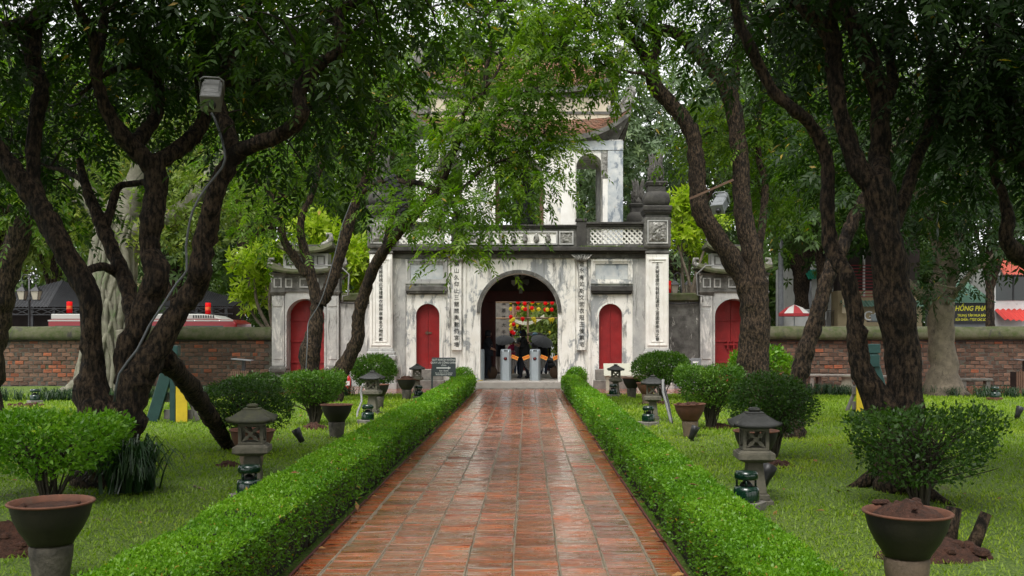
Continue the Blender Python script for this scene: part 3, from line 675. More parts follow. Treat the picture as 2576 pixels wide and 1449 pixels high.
# balustrade: lattice bays, carved centre, posts
by0, by1 = G - .12, G + .06
for s in (-1, 1):
    a, b = sorted((s * 1.90, s * 2.22)); MB().box(a, b, G - .17, G + .1, 4.72, 5.62).box(a - .03, b + .03, G - .2, G + .13, 5.56, 5.64).build('balustrade_post', m_mould, gate, .01)
    a, b = sorted((s * 2.221, s * 4.13)); lp = empty('lattice_panel', (0, 0, 0), 0, gate)
    f = MB().box(a, b, by0, by1, 4.72, 4.81).box(a, b, by0, by1, 5.32, 5.40).box(a, a + .13, by0, by1, 4.81, 5.32).box(b - .03, b, by0, by1, 4.81, 5.32); f.build('frame', m_plaster_dark, lp)
    MB().box(a, b, by0 - .05, by1 + .04, 5.40, 5.46).box(a, b, by0 - .09, by1 + .08, 5.46, 5.53).build('rail', m_mould, lp, .008)
    x0, x1, z0, z1 = a + .13, b - .03, 4.81, 5.32; H_ = z1 - z0; st = .175; k = -4
    while x0 + k * st < x1:
        for sg in (-1, 1):
            xa = x0 + k * st if sg > 0 else x0 + k * st + H_; xb = xa + sg * H_
            t0, t1 = 0.0, 1.0
            lo, hi = sorted(((x0 - xa) / (xb - xa), (x1 - xa) / (xb - xa))); t0 = max(t0, lo); t1 = min(t1, hi)
            if t1 - t0 > .12:
                p0 = Vector((xa + (xb - xa) * t0, G - .03 + sg * .013, z0 + H_ * t0)); p1 = Vector((xa + (xb - xa) * t1, G - .03 + sg * .013, z0 + H_ * t1)); MB().bar(p0, p1, .05, .05).build('lattice_bar', m_plaster_clean, lp)
        k += 1
cb = MB().box(-1.90, 1.90, by0, by1, 4.72, 5.32).build('carved_parapet', m_plaster_dark, gate)
MB().box(-1.90, 1.90, by0 - .05, by1 + .04, 5.321, 5.38).box(-1.9, 1.9, by0 - .09, by1 + .08, 5.38, 5.44).build('rail', m_mould, cb, .008)
MB().box(-1.22, 1.22, by0 - .015, by0 - .001, 4.83, 5.18).build('centre_panel', m_plaster_clean, cb)
pf = MB()
for a, b in ((-1.27, 1.27), (-1.80, -1.32), (1.32, 1.80)):
    pf.box(a, b, by0 - .05, by0 - .002, 5.18, 5.23); pf.box(a, b, by0 - .05, by0 - .002, 4.78, 4.83); pf.box(a, a + .05, by0 - .05, by0 - .002, 4.83, 5.18); pf.box(b - .05, b, by0 - .05, by0 - .002, 4.83, 5.18)
pf.build('panel_mould', m_plaster_grey, cb)
for k in range(6):
    x = -.95 + k * .38; q = MB().lathe([(.02, 0), (.07, .02), (.085, .10), (.06, .17), (.075, .22), (.05, .28), (.015, .32)], (x, by0 - .03, 4.845), 9)
    for w in (-1, 1): q.tube([(x, by0 - .03, 5.0), (x + w * .07, by0 - .05, 5.05), (x + w * .085, by0 - .04, 4.93)], [.025, .022, .015], 5)
    q.build('relief_figure', m_carved, cb)
for a, b in ((-1.75, -1.37), (1.37, 1.75)): relief(MB(), a, b, 4.83, 5.18, by0 - .003, .045, 14, 14, a, 14).build('relief_panel', m_carved, cb)
# four great pillars
def pillar(cx, cyy, front, chars):
    p = empty('pillar', (0, 0, 0), 0, gate); c = (cx, cyy)
    MB().stack(c, [(0, .54), (.22, .54), (.221, .50), (.42, .50), (.60, .56), (.74, .58), (.84, .50), (.90, .44), (.98, .44), (.981, .50), (1.10, .50), (1.14, .46), (1.22, .46), (1.26, .42), (1.34, .40)]).build('plinth', m_plaster_grey, p, .01)
    MB().stack(c, [(1.341, .372), (4.46, .372)]).build('shaft', m_plaster_clean, p, .012)
    y = cyy - .372
    f = MB(); f.box(cx - .33, cx + .33, y - .03, y - .001, 4.27, 4.32).box(cx - .33, cx + .33, y - .03, y - .001, 1.44, 1.49).box(cx - .33, cx - .28, y - .03, y - .001, 1.49, 4.27).box(cx + .28, cx + .33, y - .03, y - .001, 1.49, 4.27)
    f.box(cx - .21, cx + .21, y - .02, y - .001, 4.19, 4.22).box(cx - .21, cx + .21, y - .02, y - .001, 1.56, 1.59).box(cx - .21, cx - .18, y - .02, y - .001, 1.59, 4.19).box(cx + .18, cx + .21, y - .02, y - .001, 1.59, 4.19)
    f.build('shaft_moulding', m_plaster_clean, p, .004)
    if chars: text('\n'.join(chars), .138, 'inscription', m_ink, p, (cx, y - .006, 2.89), bold=.0008, line=1.01)
    MB().stack(c, [(4.461, .37), (4.49, .40), (4.56, .40), (4.57, .36), (4.64, .36), (4.65, .41), (4.71, .44)]).build('neck', m_plaster_dark, p, .006)
    blk = MB().stack(c, [(4.711, .437), (5.66, .437)]).build('block', m_plaster_dark, p, .012)
    q = MB(); yb = cyy - .437
    q.box(cx - .34, cx + .34, yb - .025, yb - .001, 5.53, 5.57).box(cx - .34, cx + .34, yb - .025, yb - .001, 4.80, 4.84).box(cx - .34, cx - .30, yb - .025, yb - .001, 4.84, 5.53).box(cx + .30, cx + .34, yb - .025, yb - .001, 4.84, 5.53).build('block_frame', m_plaster_grey, p)
    relief(MB(), cx - .28, cx + .28, 4.86, 5.51, yb - .004, .075, 26, 30, cx, 8.5).build('dragon_relief', m_carved, p)
    MB().stack(c, [(5.661, .38), (5.78, .38), (5.781, .41), (5.86, .45), (5.90, .45), (5.901, .47), (6.03, .48), (6.06, .44)]).build('capital', m_mould, p, .008)
    bw = MB(); prof = [(6.05, .36), (6.10, .42), (6.22, .445), (6.36, .44), (6.46, .41), (6.54, .33)]
    vs = []; n = 28
    for z, r in prof:
        for k in range(n):
            a = 2 * math.pi * k / n; sq = r / max(abs(math.cos(a)), abs(math.sin(a))) ** .75; w = 1 + .06 * mnoise.noise(Vector((math.cos(a) * 4 + cx, math.sin(a) * 4, z * 9)))
            vs.append((cx + math.cos(a) * sq * w, cyy + math.sin(a) * sq * w, z))
    bw.add(vs, [(i * n + k, i * n + (k + 1) % n, (i + 1) * n + (k + 1) % n, (i + 1) * n + k) for i in range(len(prof) - 1) for k in range(n)], True).build('lotus_bowl', m_mould, p)
    MB().stack(c, [(6.52, .29), (6.74, .29), (6.741, .32), (6.80, .34), (6.83, .36), (6.88, .34)]).build('upper_neck', m_mould, p, .006)
    fi = MB()
    fi.tube([(cx, cyy, 6.86), (cx, cyy, 7.0), (cx, cyy, 7.2), (cx, cyy, 7.45)], [.23, .22, .17, .10], 12, knob=.35, seed=cx)
    for k in range(5):
        a = 2 * math.pi * (k + .25) / 5; dx, dy = math.cos(a), math.sin(a)
        fi.tube([(cx + dx * .10, cyy + dy * .10, 6.95), (cx + dx * .19, cyy + dy * .19, 7.2), (cx + dx * .15, cyy + dy * .15, 7.5), (cx + dx * .21, cyy + dy * .21, 7.72), (cx + dx * .26, cyy + dy * .2, 7.86)], [.10, .10, .07, .045, .006], 7, knob=.4, seed=k + cx)
        for j in range(3): fi.tube([(cx + dx * .17, cyy + dy * .17, 6.98 + j * .14), (cx + dx * .26, cyy + dy * .26, 7.02 + j * .14), (cx + dx * .27, cyy + dy * .27, 7.12 + j * .14)], [.05, .035, .008], 5)
    fi.build('flame_finial', m_finial, p)
pillar(-4.56, G + .1, True, '世道維持視此耳禮樂衣冠所萃聲名文物所都'); pillar(4.56, G + .1, True, '士夫報答謂何哉朝廷選就之恩國家崇尚之意')
pillar(-4.56, G + 5.4, False, ''); pillar(4.56, G + 5.4, False, '')
# upper storey
T0 = G + 1.3; tw_ = empty('upper_storey', (0, 0, 0), 0, gate)
arch_wall(MB(), -3.57, 3.57, 4.70, 8.55, T0, T0 + 1.1, [(0, .84, 4.75, 7.2, .80), (-2.42, .46, 4.75, 7.6, .46), (2.42, .46, 4.75, 7.6, .46)], 20).build('wall', m_plaster, tw_)
sd = MB()
for s in (-1, 1):
    for yy in (T0 + 1.101, T0 + 3.0): sd.box(min(s * 3.57, s * 2.9), max(s * 3.57, s * 2.9), yy if yy < T0 + 2 else T0 + 3.3, (T0 + 1.5) if yy < T0 + 2 else T0 + 3.9, 4.70, 8.2)
sd.box(-3.57, 3.57, T0 + 1.101, T0 + 3.9, 8.2, 8.55); sd.build('side_wall', m_plaster_grey, tw_)
for s in (-1, 1):
    for x0, x1 in ((1.42, 1.93), (3.05, 3.575)):
        a, b = sorted((s * x0, s * x1)); MB().box(a, b, T0 - .05, T0 - .001, 4.70, 8.16).build('pilaster', m_blue_plaster if x0 > 2 and s > 0 else m_plaster_clean, tw_, .008)
    a, b = sorted((s * 2.82, s * 3.04)); relief(MB(), a, b, 7.2, 8.1, T0 - .003, .05, 8, 26, 4 + s, 11).build('scroll_relief', m_carved, tw_)
MB().box(-3.58, 3.58, T0 - .06, T0 - .002, 8.18, 8.5).build('frieze', m_blue_plaster, tw_)
arch_band(MB(), 0, 7.2, .845, .93, T0 - .03, T0 + .02, 4.75, rise=.95).build('window_trim', m_plaster_clean, tw_)
MB().box(-.839, -.70, T0 + .35, T0 + .5, 4.76, 7.1).box(.70, .839, T0 + .35, T0 + .5, 4.76, 7.1).box(-.70, .70, T0 + .35, T0 + .5, 4.76, 4.9).box(-.7, .7, T0 + .35, T0 + .5, 5.5, 5.58).build('wooden_frame', m_wood, tw_, .008)
bell = MB().lathe([(.02, 1.62), (.16, 1.60), (.30, 1.50), (.36, 1.3), (.385, .75), (.41, .25), (.46, 0), (.43, .0), (.38, .25), (.34, 1.2)], (.15, T0 + 2.0, 5.75), 28, cap=False)
for z in (.28, .75, 1.22): bell.lathe([(.385 + (1.3 - z) * .02, z - .03), (.41 + (1.3 - z) * .02, z), (.385 + (1.3 - z) * .02, z + .03)], (.15, T0 + 2.0, 5.75), 28, cap=False)
bl = bell.build('bronze_bell', m_bronze, tw_)
MB().tube([(.15, T0 + 2.0, 7.36), (.15, T0 + 2, 8.2)], .05, 8).build('bell_hanger', m_bronze, bl)
def hip_roof(parent, cyy, ax, ay, bx, by, z0, z1, lift, rows, tw):
    rf = empty('roof', (0, 0, 0), 0, parent)
    def S(side, a, t, o=0):
        L = ax + (bx - ax) * t; D = ay + (by - ay) * t; e = abs(a) ** 4.5 * (1 - t) ** 1.6; z = z0 + (z1 - z0) * (t ** 1.25) + lift * e + o; fl_ = 1 + .05 * e
        if side == 0: return (a * L * fl_, cyy - D * fl_, z)
        if side == 1: return (L * fl_, cyy + a * D * fl_, z)
        if side == 2: return (-a * L * fl_, cyy + D * fl_, z)
        return (-L * fl_, cyy - a * D * fl_, z)
    mb = MB(); un = MB()
    for sdd in range(4):
        half = ax if sdd % 2 == 0 else ay
        for r in range(rows):
            t0, t1 = r / rows, (r + 1.25) / rows; n = max(6, int(2 * half / tw))
            for k in range(n):
                a0 = -1 + 2 * k / n; a1 = -1 + 2 * (k + .93) / n; o = random.uniform(0, .015)
                q = [S(sdd, a0, t0, .035 + o), S(sdd, a1, t0, .035 + o), S(sdd, a1, min(1, t1), .005), S(sdd, a0, min(1, t1), .005), S(sdd, a0, t0, -.02), S(sdd, a1, t0, -.02), S(sdd, (a0 + a1) / 2, max(0, t0 - .35 / rows), .03 + o)]
                mb.add(q, [(0, 1, 2, 3), (4, 5, 1, 0), (0, 6, 1)])
        n = 24
        for k in range(n):
            a0, a1 = -1 + 2 * k / n, -1 + 2 * (k + 1) / n
            p0, p1 = Vector(S(sdd, a0, 0, -.025)), Vector(S(sdd, a1, 0, -.025)); c0, c1 = Vector(S(sdd, a0, .0, -.20)), Vector(S(sdd, a1, .0, -.20))
            i0, i1 = Vector(S(sdd, a0 * .98, .45, 0)), Vector(S(sdd, a1 * .98, .45, 0)); i0.z = z0 - .22; i1.z = z0 - .22
            un.add([p0, p1, c1, c0, i0, i1], [(0, 3, 2, 1), (3, 4, 5, 2)])
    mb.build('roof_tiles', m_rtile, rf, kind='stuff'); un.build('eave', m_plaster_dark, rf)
    for sx in (-1, 1):
        for sy in (-1, 1):
            e = Vector(S(0 if sy < 0 else 2, sx if sy < 0 else -sx, 0)); i = Vector(S(0 if sy < 0 else 2, sx if sy < 0 else -sx, .8)); d = (e - i); d.z = 0; d.normalize()
            # up-swept hip end with a scroll
            prof = [(-1.5, .55), (-1.0, .22), (-.55, .12), (-.15, .22), (.10, .55), (.20, .98), (.13, 1.22), (-.02, 1.30), (-.18, 1.22), (-.24, 1.02), (-.30, .78), (-.5, .55), (-.85, .48), (-1.5, .75)]
            prof = [(a * .8, b * .78) for a, b in prof]; f = MB(); nrm = Vector((-d.y, d.x, 0)) * .075; zz = e.z - .12
            vs = [e + d * a + Vector((0, 0, zz - e.z + b - .1)) + nrm for a, b in prof] + [e + d * a + Vector((0, 0, zz - e.z + b - .1)) - nrm for a, b in prof]; n = len(prof)
            f.add(vs, [tuple(range(n)), tuple(range(2 * n - 1, n - 1, -1))] + [(k, k + n, (k + 1) % n + n, (k + 1) % n) for k in range(n)])
            for w in (-1, 1):
                cc = e + d * (-.03) + Vector((0, 0, zz - e.z + .70)) + nrm * w
                f.tube([cc + (d * math.cos(q) + Vector((0, 0, 1)) * math.sin(q)) * (.11 - .012 * q) for q in np.linspace(0, 7, 18)], .022, 5)
                for j in range(3): f.tube([e + d * (-.9 + .2 * j) + Vector((0, 0, zz - e.z + .2 + .04 * j)) + nrm * w, e + d * (-.6 + .2 * j) + Vector((0, 0, zz - e.z + .28 + .1 * j)) + nrm * w, e + d * (-.3 + .12 * j) + Vector((0, 0, zz - e.z + .5 + .12 * j)) + nrm * w], [.02, .03, .015], 5)
            f.build('corner_scroll', m_carved, rf, .01)
    return rf
cyy = T0 + 1.95
hip_roof(tw_, cyy, 3.64, 2.2, 3.0, 1.4, 8.64, 9.55, .90, 11, .13)
MB().box(-3.17, 3.17, cyy - 1.6, cyy + 1.6, 9.2, 10.35).build('attic_wall', mat('cream_plaster', (.60, .53, .40), (.52, .45, .34), 3, .8, .2, 30, stain=((.25, .23, .2), 4, .6, .72, .3)), tw_)
MB().box(-3.23, 3.23, cyy - 1.66, cyy + 1.66, 10.1, 10.25).box(-3.2, 3.2, cyy - 1.63, cyy + 1.63, 9.5, 9.6).build('attic_band', m_plaster_dark, tw_)
hip_roof(tw_, cyy, 3.36, 1.85, 2.0, .15, 10.40, 11.9, .60, 14, .13)
MB().box(-2.1, 2.1, cyy - .14, cyy + .14, 11.8, 12.2).build('ridge', m_plaster_dark, tw_, .03)
MB().box(2.62, 2.64, T0 - .5, T0 - .2, 9.75, 9.95).build('bracket', m_black, tw_)
# fan on the passage ceiling
fan = thing('wall_fan', 'pale five-bladed fan hanging in the dark arched passage', 'fan', (.02, G + 1.9, 3.72))
MB().lathe([(.01, -.08), (.07, -.07), (.085, 0), (.07, .08), (.01, .10)], n=14).build('motor', m_black, fan, rot=(R(90), 0, 0))
for k in range(5):
    a = 2 * math.pi * k / 5 + .3; m_ = MB(); m_.add([(.05, -.02, -.03), (.30, -.06, -.10), (.33, .0, .02), (.28, .05, .12), (.05, .02, .04)], [(0, 1, 2, 3, 4)]); b = m_.build('blade', m_whitemet, fan, loc=(0, -.09, 0), rot=(0, a, 0)); b.modifiers.new('s', 'SOLIDIFY').thickness = .006
MB().box(-.06, .06, -.05, .05, -.45, -.08).build('bracket', m_whitemet, fan, loc=(.02, .06, 0))

# ------------------------------------------------------------------ side gates, link walls, brick walls
def side_gate(label, cx):
    g = thing('side_gate', label, 'gate', (cx, 35.0, 0), 0, 'small side gates beside the main gate')
    arch_wall(MB(), -.72, .72, 0, 3.30, -.15, .75, [(0, .66, 0, 2.45, .62)], 20).build('wall', m_plaster_grey, g)
    for s in (-1, 1):
        x = s * .955; p = empty('pillar', (0, 0, 0), 0, g); c = (x, .05)
        MB().stack(c, [(0, .30), (.20, .30), (.30, .26), (.42, .22), (.52, .29), (.62, .30), (.72, .24)]).build('plinth', m_plaster_dark, p, .01)
        MB().stack(c, [(.721, .215), (3.18, .215)]).build('shaft', m_plaster_grey, p, .01)
        MB().box(x - .15, x + .15, -.185, -.166, .95, 2.7).build('panel', m_plaster_grey, p, .006)
        MB().box(x - .15, x + .15, -.185, -.166, 2.8, 3.1).build('panel', m_plaster_grey, p, .006)
        MB().stack(c, [(3.181, .22), (3.24, .25), (3.30, .28), (3.33, .28), (3.331, .25), (3.90, .25), (3.901, .28), (3.96, .30), (4.0, .22), (4.04, .14), (4.14, .16), (4.20, .10), (4.34, .03)]).build('capital', m_plaster_dark, p, .006)
        MB().box(x - .14, x + .14, -.215, -.2005, 3.46, 3.50).box(x - .14, x + .14, -.215, -.2005, 3.76, 3.80).box(x - .14, x - .10, -.215, -.2005, 3.50, 3.76).box(x + .10, x + .14, -.215, -.2005, 3.50, 3.76).build('square_frame', m_plaster_grey, p)
    en = MB().box(-.72, .72, -.19, .7, 3.301, 3.36).box(-.72, .72, -.15, .7, 3.36, 3.86).box(-.72, .72, -.21, .7, 3.86, 3.92); en.build('entablature', m_plaster_dark, g, .006)
    for a in (-.58, -.2, .34): 
        w = .12 if a != -.2 else .27
        f = MB(); x0, x1 = a - (0 if a == -.2 else w), a + w + (.08 if a == -.2 else 0)
        f.box(x0, x1, -.175, -.151, 3.74, 3.78).box(x0, x1, -.175, -.151, 3.46, 3.50).box(x0, x0 + .04, -.175, -.151, 3.50, 3.74).box(x1 - .04, x1, -.175, -.151, 3.50, 3.74).build('panel_frame', m_plaster_grey, g)
    def roof(zb, zt, half, nm, h2):
        mb = MB(); n = 16; vs = []
        for k in range(n + 1):
            a = -1 + 2 * k / n; c = .20 * abs(a) ** 3
            vs += [(a * half, -.38, zb + c), (a * half, -.40, zb + .07 + c), (a * half * h2, .02, zt + c * .9), (a * half * h2, .30, zt + c * .9), (a * half, .72, zb + .07 + c), (a * half, .70, zb + c)]
        fs = [(6 * k + i, 6 * k + 6 + i, 6 * k + 6 + (i + 1) % 6, 6 * k + (i + 1) % 6) for k in range(n) for i in range(6)] + [(5, 4, 3, 2, 1, 0), tuple(6 * n + i for i in range(6))]
        mb.add(vs, fs).build(nm, m_moss, g)
    roof(3.93, 4.16, 1.32, 'lower_roof', .86)
    MB().box(-.78, .78, -.12, .5, 4.10, 4.66).build('upper_wall', m_plaster_grey, g)
    for a, b in ((-.68, -.40), (-.30, .30), (.40, .68)): MB().box(a, b, -.145, -.121, 4.25, 4.29).box(a, b, -.145, -.121, 4.54, 4.58).box(a, a + .04, -.145, -.121, 4.29, 4.54).box(b - .04, b, -.145, -.121, 4.29, 4.54).build('panel_frame', m_plaster_dark, g)
    roof(4.66, 4.92, .98, 'upper_roof', .92)
    MB().box(-.86, .86, .10, .22, 4.92, 4.99).build('ridge', m_plaster_dark, g)
    for s in (-1, 1):
        for zz, xx, k_ in ((4.98, .72, 1.0), (4.18, 1.22, .8)):
            h = MB(); h.tube([(s * (xx - .22), .16, zz), (s * xx, .16, zz + .06), (s * (xx + .12), .16, zz + .20 * k_), (s * (xx + .10), .16, zz + .38 * k_), (s * (xx - .02), .16, zz + .40 * k_), (s * (xx - .03), .16, zz + .28 * k_)], [.07, .11, .10, .07, .05, .03], 8, knob=.3, seed=xx)
            h.build('ridge_horn', m_carved, g)
    d = empty('door', (0, 0, 0), 0, g)
    for s in (-1, 1):
        x0, x1 = sorted((s * .005, s * .655)); lf = MB().box(x0, x1, .45, .52, .05, 3.04)
        for z in (.8, 1.55, 2.3): lf.box(x0, x1, .415, .45, z, z + .07)
        lf.build('door_leaf', m_red, d, .006)
    MB().box(-.22, .22, .37, .414, 1.44, 1.50).box(-.13, -.08, .36, .414, 1.30, 1.62).box(.08, .13, .36, .414, 1.30, 1.62).build('latch', m_red, d)
    return g
side_gate('small moss-capped side gate with red double doors left of the main gate', -7.5)
side_gate('small moss-capped side gate with red double doors right of the main gate', 7.5)
for s, lb in ((-1, 'left'), (1, 'right')):
    a, b = sorted((s * 4.95, s * 6.30)); w = thing('link_wall', 'tall streaked grey plaster wall linking the gate house to the %s side gate' % lb, 'wall')
    MB().box(a, b, 35.0, 35.45, 0, 2.98).build('wall', m_plaster_grey if s < 0 else m_plaster_dark, w)
    MB().prism([(0, 0), (.0, .01)] if False else [(a, 2.98), (b, 2.98), (b, 3.24), (b - .03, 3.28), (a + .03, 3.28), (a, 3.24)], 34.9, 35.55).build('coping', m_moss, w, .05)
    MB().tube([(a + .02, 34.93, 2.93), ((a + b) / 2, 34.92, 2.89), (b - .02, 34.93, 2.94)], .02, 6).build('cable', m_black, w)
def brick_mesh(k, m):
    rn = random.Random(k); mb = MB(); w, h = .155, .066; x = [(-w, -h), (0, -h + rn.uniform(-.006, .006)), (w, -h + rn.uniform(-.008, .008)), (w + rn.uniform(-.01, .004), 0), (w + rn.uniform(-.02, 0), h), (0, h + rn.uniform(-.006, .004)), (-w + rn.uniform(0, .015), h), (-w, 0)]
    n = 8; vs = [(a, .03, b) for a, b in x] + [(a, -.012, b) for a, b in x] + [(a * .93, -.022 - rn.random() * .012, b * .86) for a, b in x]
    fs = [(n + i, i, (i + 1) % n, n + (i + 1) % n)[::-1] for i in range(n)] + [(2 * n + i, n + i, n + (i + 1) % n, 2 * n + (i + 1) % n)[::-1] for i in range(n)] + [tuple(range(2 * n, 3 * n))]
    me = bpy.data.meshes.new('brick'); me.from_pydata(vs, [], fs); me.materials.append(m); return me
BD = [brick_mesh(k, m_brick) for k in range(6)]; BO = [brick_mesh(k + 20, m_brick_o) for k in range(6)]
for s, x0, x1, lb in ((-1, -19.6, -8.72, 'left'), (1, 8.72, 19.2, 'right')):
    w = thing('brick_wall', 'old brick wall with rounded mossy coping on the far %s of the lawn' % lb, 'wall', (0, 0, 0), 0, 'brick walls beside the gate')
    MB().box(x0, x1, 35.05, 35.5, -.05, 1.67).build('mortar_core', m_mortar, w)
    pr = [(34.90, 1.64), (35.60, 1.64), (35.60, 1.78)] + [(35.25 + .35 * math.cos(a), 1.80 + .31 * math.sin(a)) for a in np.linspace(.05, math.pi - .05, 12)] + [(34.90, 1.78)]
    cp = MB(); nseg = 40; vs = []
    for k in range(nseg + 1):
        x = x0 + (x1 - x0) * k / nseg; vs += [(x, yy + .02 * mnoise.noise(Vector((x, yy, zz)) * 1.3), zz + .03 * mnoise.noise(Vector((x * .8, yy * 2, zz)))) for yy, zz in pr]
    m = len(pr); cp.add(vs, [(k * m + i, k * m + (i + 1) % m, (k + 1) * m + (i + 1) % m, (k + 1) * m + i) for k in range(nseg) for i in range(m)] + [tuple(range(m)), tuple(nseg * m + i for i in range(m - 1, -1, -1))], True); cp.build('coping', m_moss, w)
    n = 0; rest = MB(); cells = []
    for r in range(11):
        xx = x0 + .17 + (.16 if r % 2 else 0)
        while xx < x1 - .14: cells.append((xx, r)); xx += .332
    cells.sort(key=lambda c: abs(c[0]))
    for xx, r in cells:
        z = .10 + .145 * r + random.uniform(-.006, .006); om = mnoise.noise(Vector((xx * .5, r * .4, s * 4))) 
        me = random.choice(BO if random.random() < (.17 if s < 0 else .06) + .35 * om else BD); sx = random.choice((1, 1, 1, .96, .55 if random.random() < .3 else 1))
        yy = 35.055 + random.uniform(-.004, .02)
        if n < 300: o = link('brick', me, w, (xx, yy, z), (random.gauss(0, .02), random.gauss(0, .012), random.gauss(0, .02))); o.scale = (sx, 1, random.uniform(.9, 1.02)); n += 1
        else: rest.add([(xx + v.co.x * sx, yy + v.co.y, z + v.co.z) for v in me.vertices], [tuple(p.vertices) for p in me.polygons])
    if rest.v: rest.build('bricks', m_brick, w, kind='stuff')
    MB().tube([(x, 34.99, 1.60 + .02 * math.sin(x * 1.1) + .015 * mnoise.noise(Vector((x * 2, 0, 0)))) for x in np.arange(x0, x1, .3)], .014, 5).build('cable', m_black, w)
# ------------------------------------------------------------------ the big trees in front
D = 12.4
def L(d0, *rows):
    """rows (u, v, w[, dd])"""
    return [(r[0], r[1], d0 + (r[3] if len(r) > 3 else 0), r[2]) for r in rows]
tree('big gnarled tree on the left lawn with several dark twisting stems', [
    L(D, (235, 1262, 100), (258, 1160, 104), (282, 1085, 132), (284, 1045, 130), (280, 1015, 90)),
    L(D, (262, 1070, 95), (230, 1000, 92), (232, 940, 64), (233, 890, 56), (228, 800, 53), (221, 740, 54), (172, 645, 56), (118, 555, 56), (60, 465, 50), (5, 390, 44), (-60, 300, 38), (-130, 180, 32)),
    L(D, (105, 540, 50), (88, 470, 36, .1), (83, 380, 34, .2), (92, 290, 37, .3), (106, 222, 40, .4), (84, 165, 40, .5), (84, 95, 38, .6), (92, 50, 44, .6), (128, 8, 36, .7), (170, -60, 30, .8), (200, -160, 22, 1)),
    L(D, (95, 55, 40, .6), (45, 62, 34, .4), (0, 72, 30, .2), (-60, 90, 24, 0)),
    L(D, (332, 1000, 66), (316, 940, 60), (320, 885, 62), (350, 810, 60), (378, 750, 62, .1), (396, 690, 64, .1), (376, 620, 50, .2), (382, 550, 58, .2), (392, 480, 58, .3), (388, 410, 54, .3), (383, 405, 48, .3)),
    L(D, (388, 425, 50, .3), (330, 365, 46, .2), (275, 290, 34, .1), (243, 195, 29, 0), (236, 100, 26, -.1), (200, 25, 22, -.2), (165, -60, 18, -.3), (120, -170, 14, -.4)),
    L(D, (240, 200, 25, 0), (258, 80, 22, .4), (262, -40, 18, .7)),
    L(D, (386, 420, 46, .3), (433, 385, 42, .5), (492, 340, 40, .8), (514, 285, 34, 1), (506, 210, 31, 1.2), (502, 140, 30, 1.4), (548, 70, 31, 1.5), (547, 0, 29, 1.6), (560, -110, 22, 1.8)),
    L(D, (335, 365, 40, .25), (385, 305, 34, .7), (401, 250, 27, 1), (398, 200, 25, 1.2), (378, 150, 24, 1.3), (352, 105, 22, 1.4), (376, 48, 20, 1.5), (420, 28, 18, 1.7), (500, -40, 14, 2)),
    L(D, (400, 200, 20, 1.1), (330, 168, 17, .9), (262, 190, 14, .8), (200, 240, 10, .7)),
    L(D, (296, 1110, 60), (318, 1060, 90), (330, 1010, 84), (350, 950, 82), (386, 890, 68), (432, 808, 60), (464, 760, 56), (498, 712, 54), (502, 680, 60, -.1), (516, 600, 54, -.1), (535, 510, 48, -.2), (556, 450, 46, -.2), (588, 395, 44, -.2), (640, 362, 39, -.3), (707, 338, 37, -.4), (756, 292, 37, -.5), (752, 235, 33, -.5), (785, 178, 32, -.5), (838, 143, 34, -.5), (857, 110, 31, -.5), (852, 40, 27, -.4), (885, 10, 26, -.4), (950, -20, 20, -.4), (1040, -70, 14, -.5)),
    L(D, (590, 395, 42, -.2), (572, 325, 38, 0), (548, 250, 32, .3), (570, 170, 28, .6), (622, 90, 26, .8), (650, 0, 22, 1), (665, -100, 16, 1.2)),
    L(D, (328, 900, 44, .05), (338, 840, 44, .2), (332, 780, 42, .4), (318, 715, 40, .6), (300, 665, 38, .7), (262, 580, 35, .8), (232, 510, 28, .9), (212, 455, 22, 1), (200, 400, 16, 1.1)),
    L(D, (300, 690, 26, .7), (262, 672, 22, .5), (232, 676, 20, .2), (214, 690, 18, 0)),
    L(D, (402, 895, 62, .3), (440, 930, 50, 1), (490, 990, 46, 2), (530, 1050, 40, 3), (568, 1115, 34, 3.8), (588, 1160, 30, 4.1)),
    L(D, (262, 575, 26, .8), (282, 520, 22, .9), (300, 470, 18, 1), (352, 460, 16, .9), (400, 445, 14, .6)),
    L(D, (210, 455, 16, 1), (165, 430, 13, 1.3), (120, 420, 9, 1.6)),
], [
    ((60, 140, 13.6), (1.6, 2.2, 1.0), 26), ((330, 60, 13.8), (1.9, 2.4, .9), 34), ((620, 60, 13.5), (1.7, 2.2, .9), 32), ((860, 70, 12.4), (1.6, 2.2, .9), 30), ((1000, -20, 11.8), (1.0, 1.2, .5), 8),
    ((780, 270, 13.6), (1.2, 1.8, .9), 20), ((200, 260, 15), (1.5, 1.6, .9), 18), ((450, 220, 15), (1.4, 1.6, .9), 20), ((20, 400, 14.5), (1.0, 1.4, .9), 12), ((640, 240, 14.5), (1.0, 1.4, .7), 14), ((180, 480, 15.2), (.8, .8, .7), 7),
    ((-80, -200, 12), (2.2, 2.6, 1.1), 34), ((250, -260, 12.5), (2.4, 2.6, 1.2), 44), ((650, -260, 12.5), (2.4, 2.6, 1.2), 44), ((900, -260, 11.5), (1.4, 2.0, .9), 18),
], l_dark, 101, m_bark, nseg=22, knob=.30, sprays=14, spread=.42, extra_roots=0, flare=1.25)
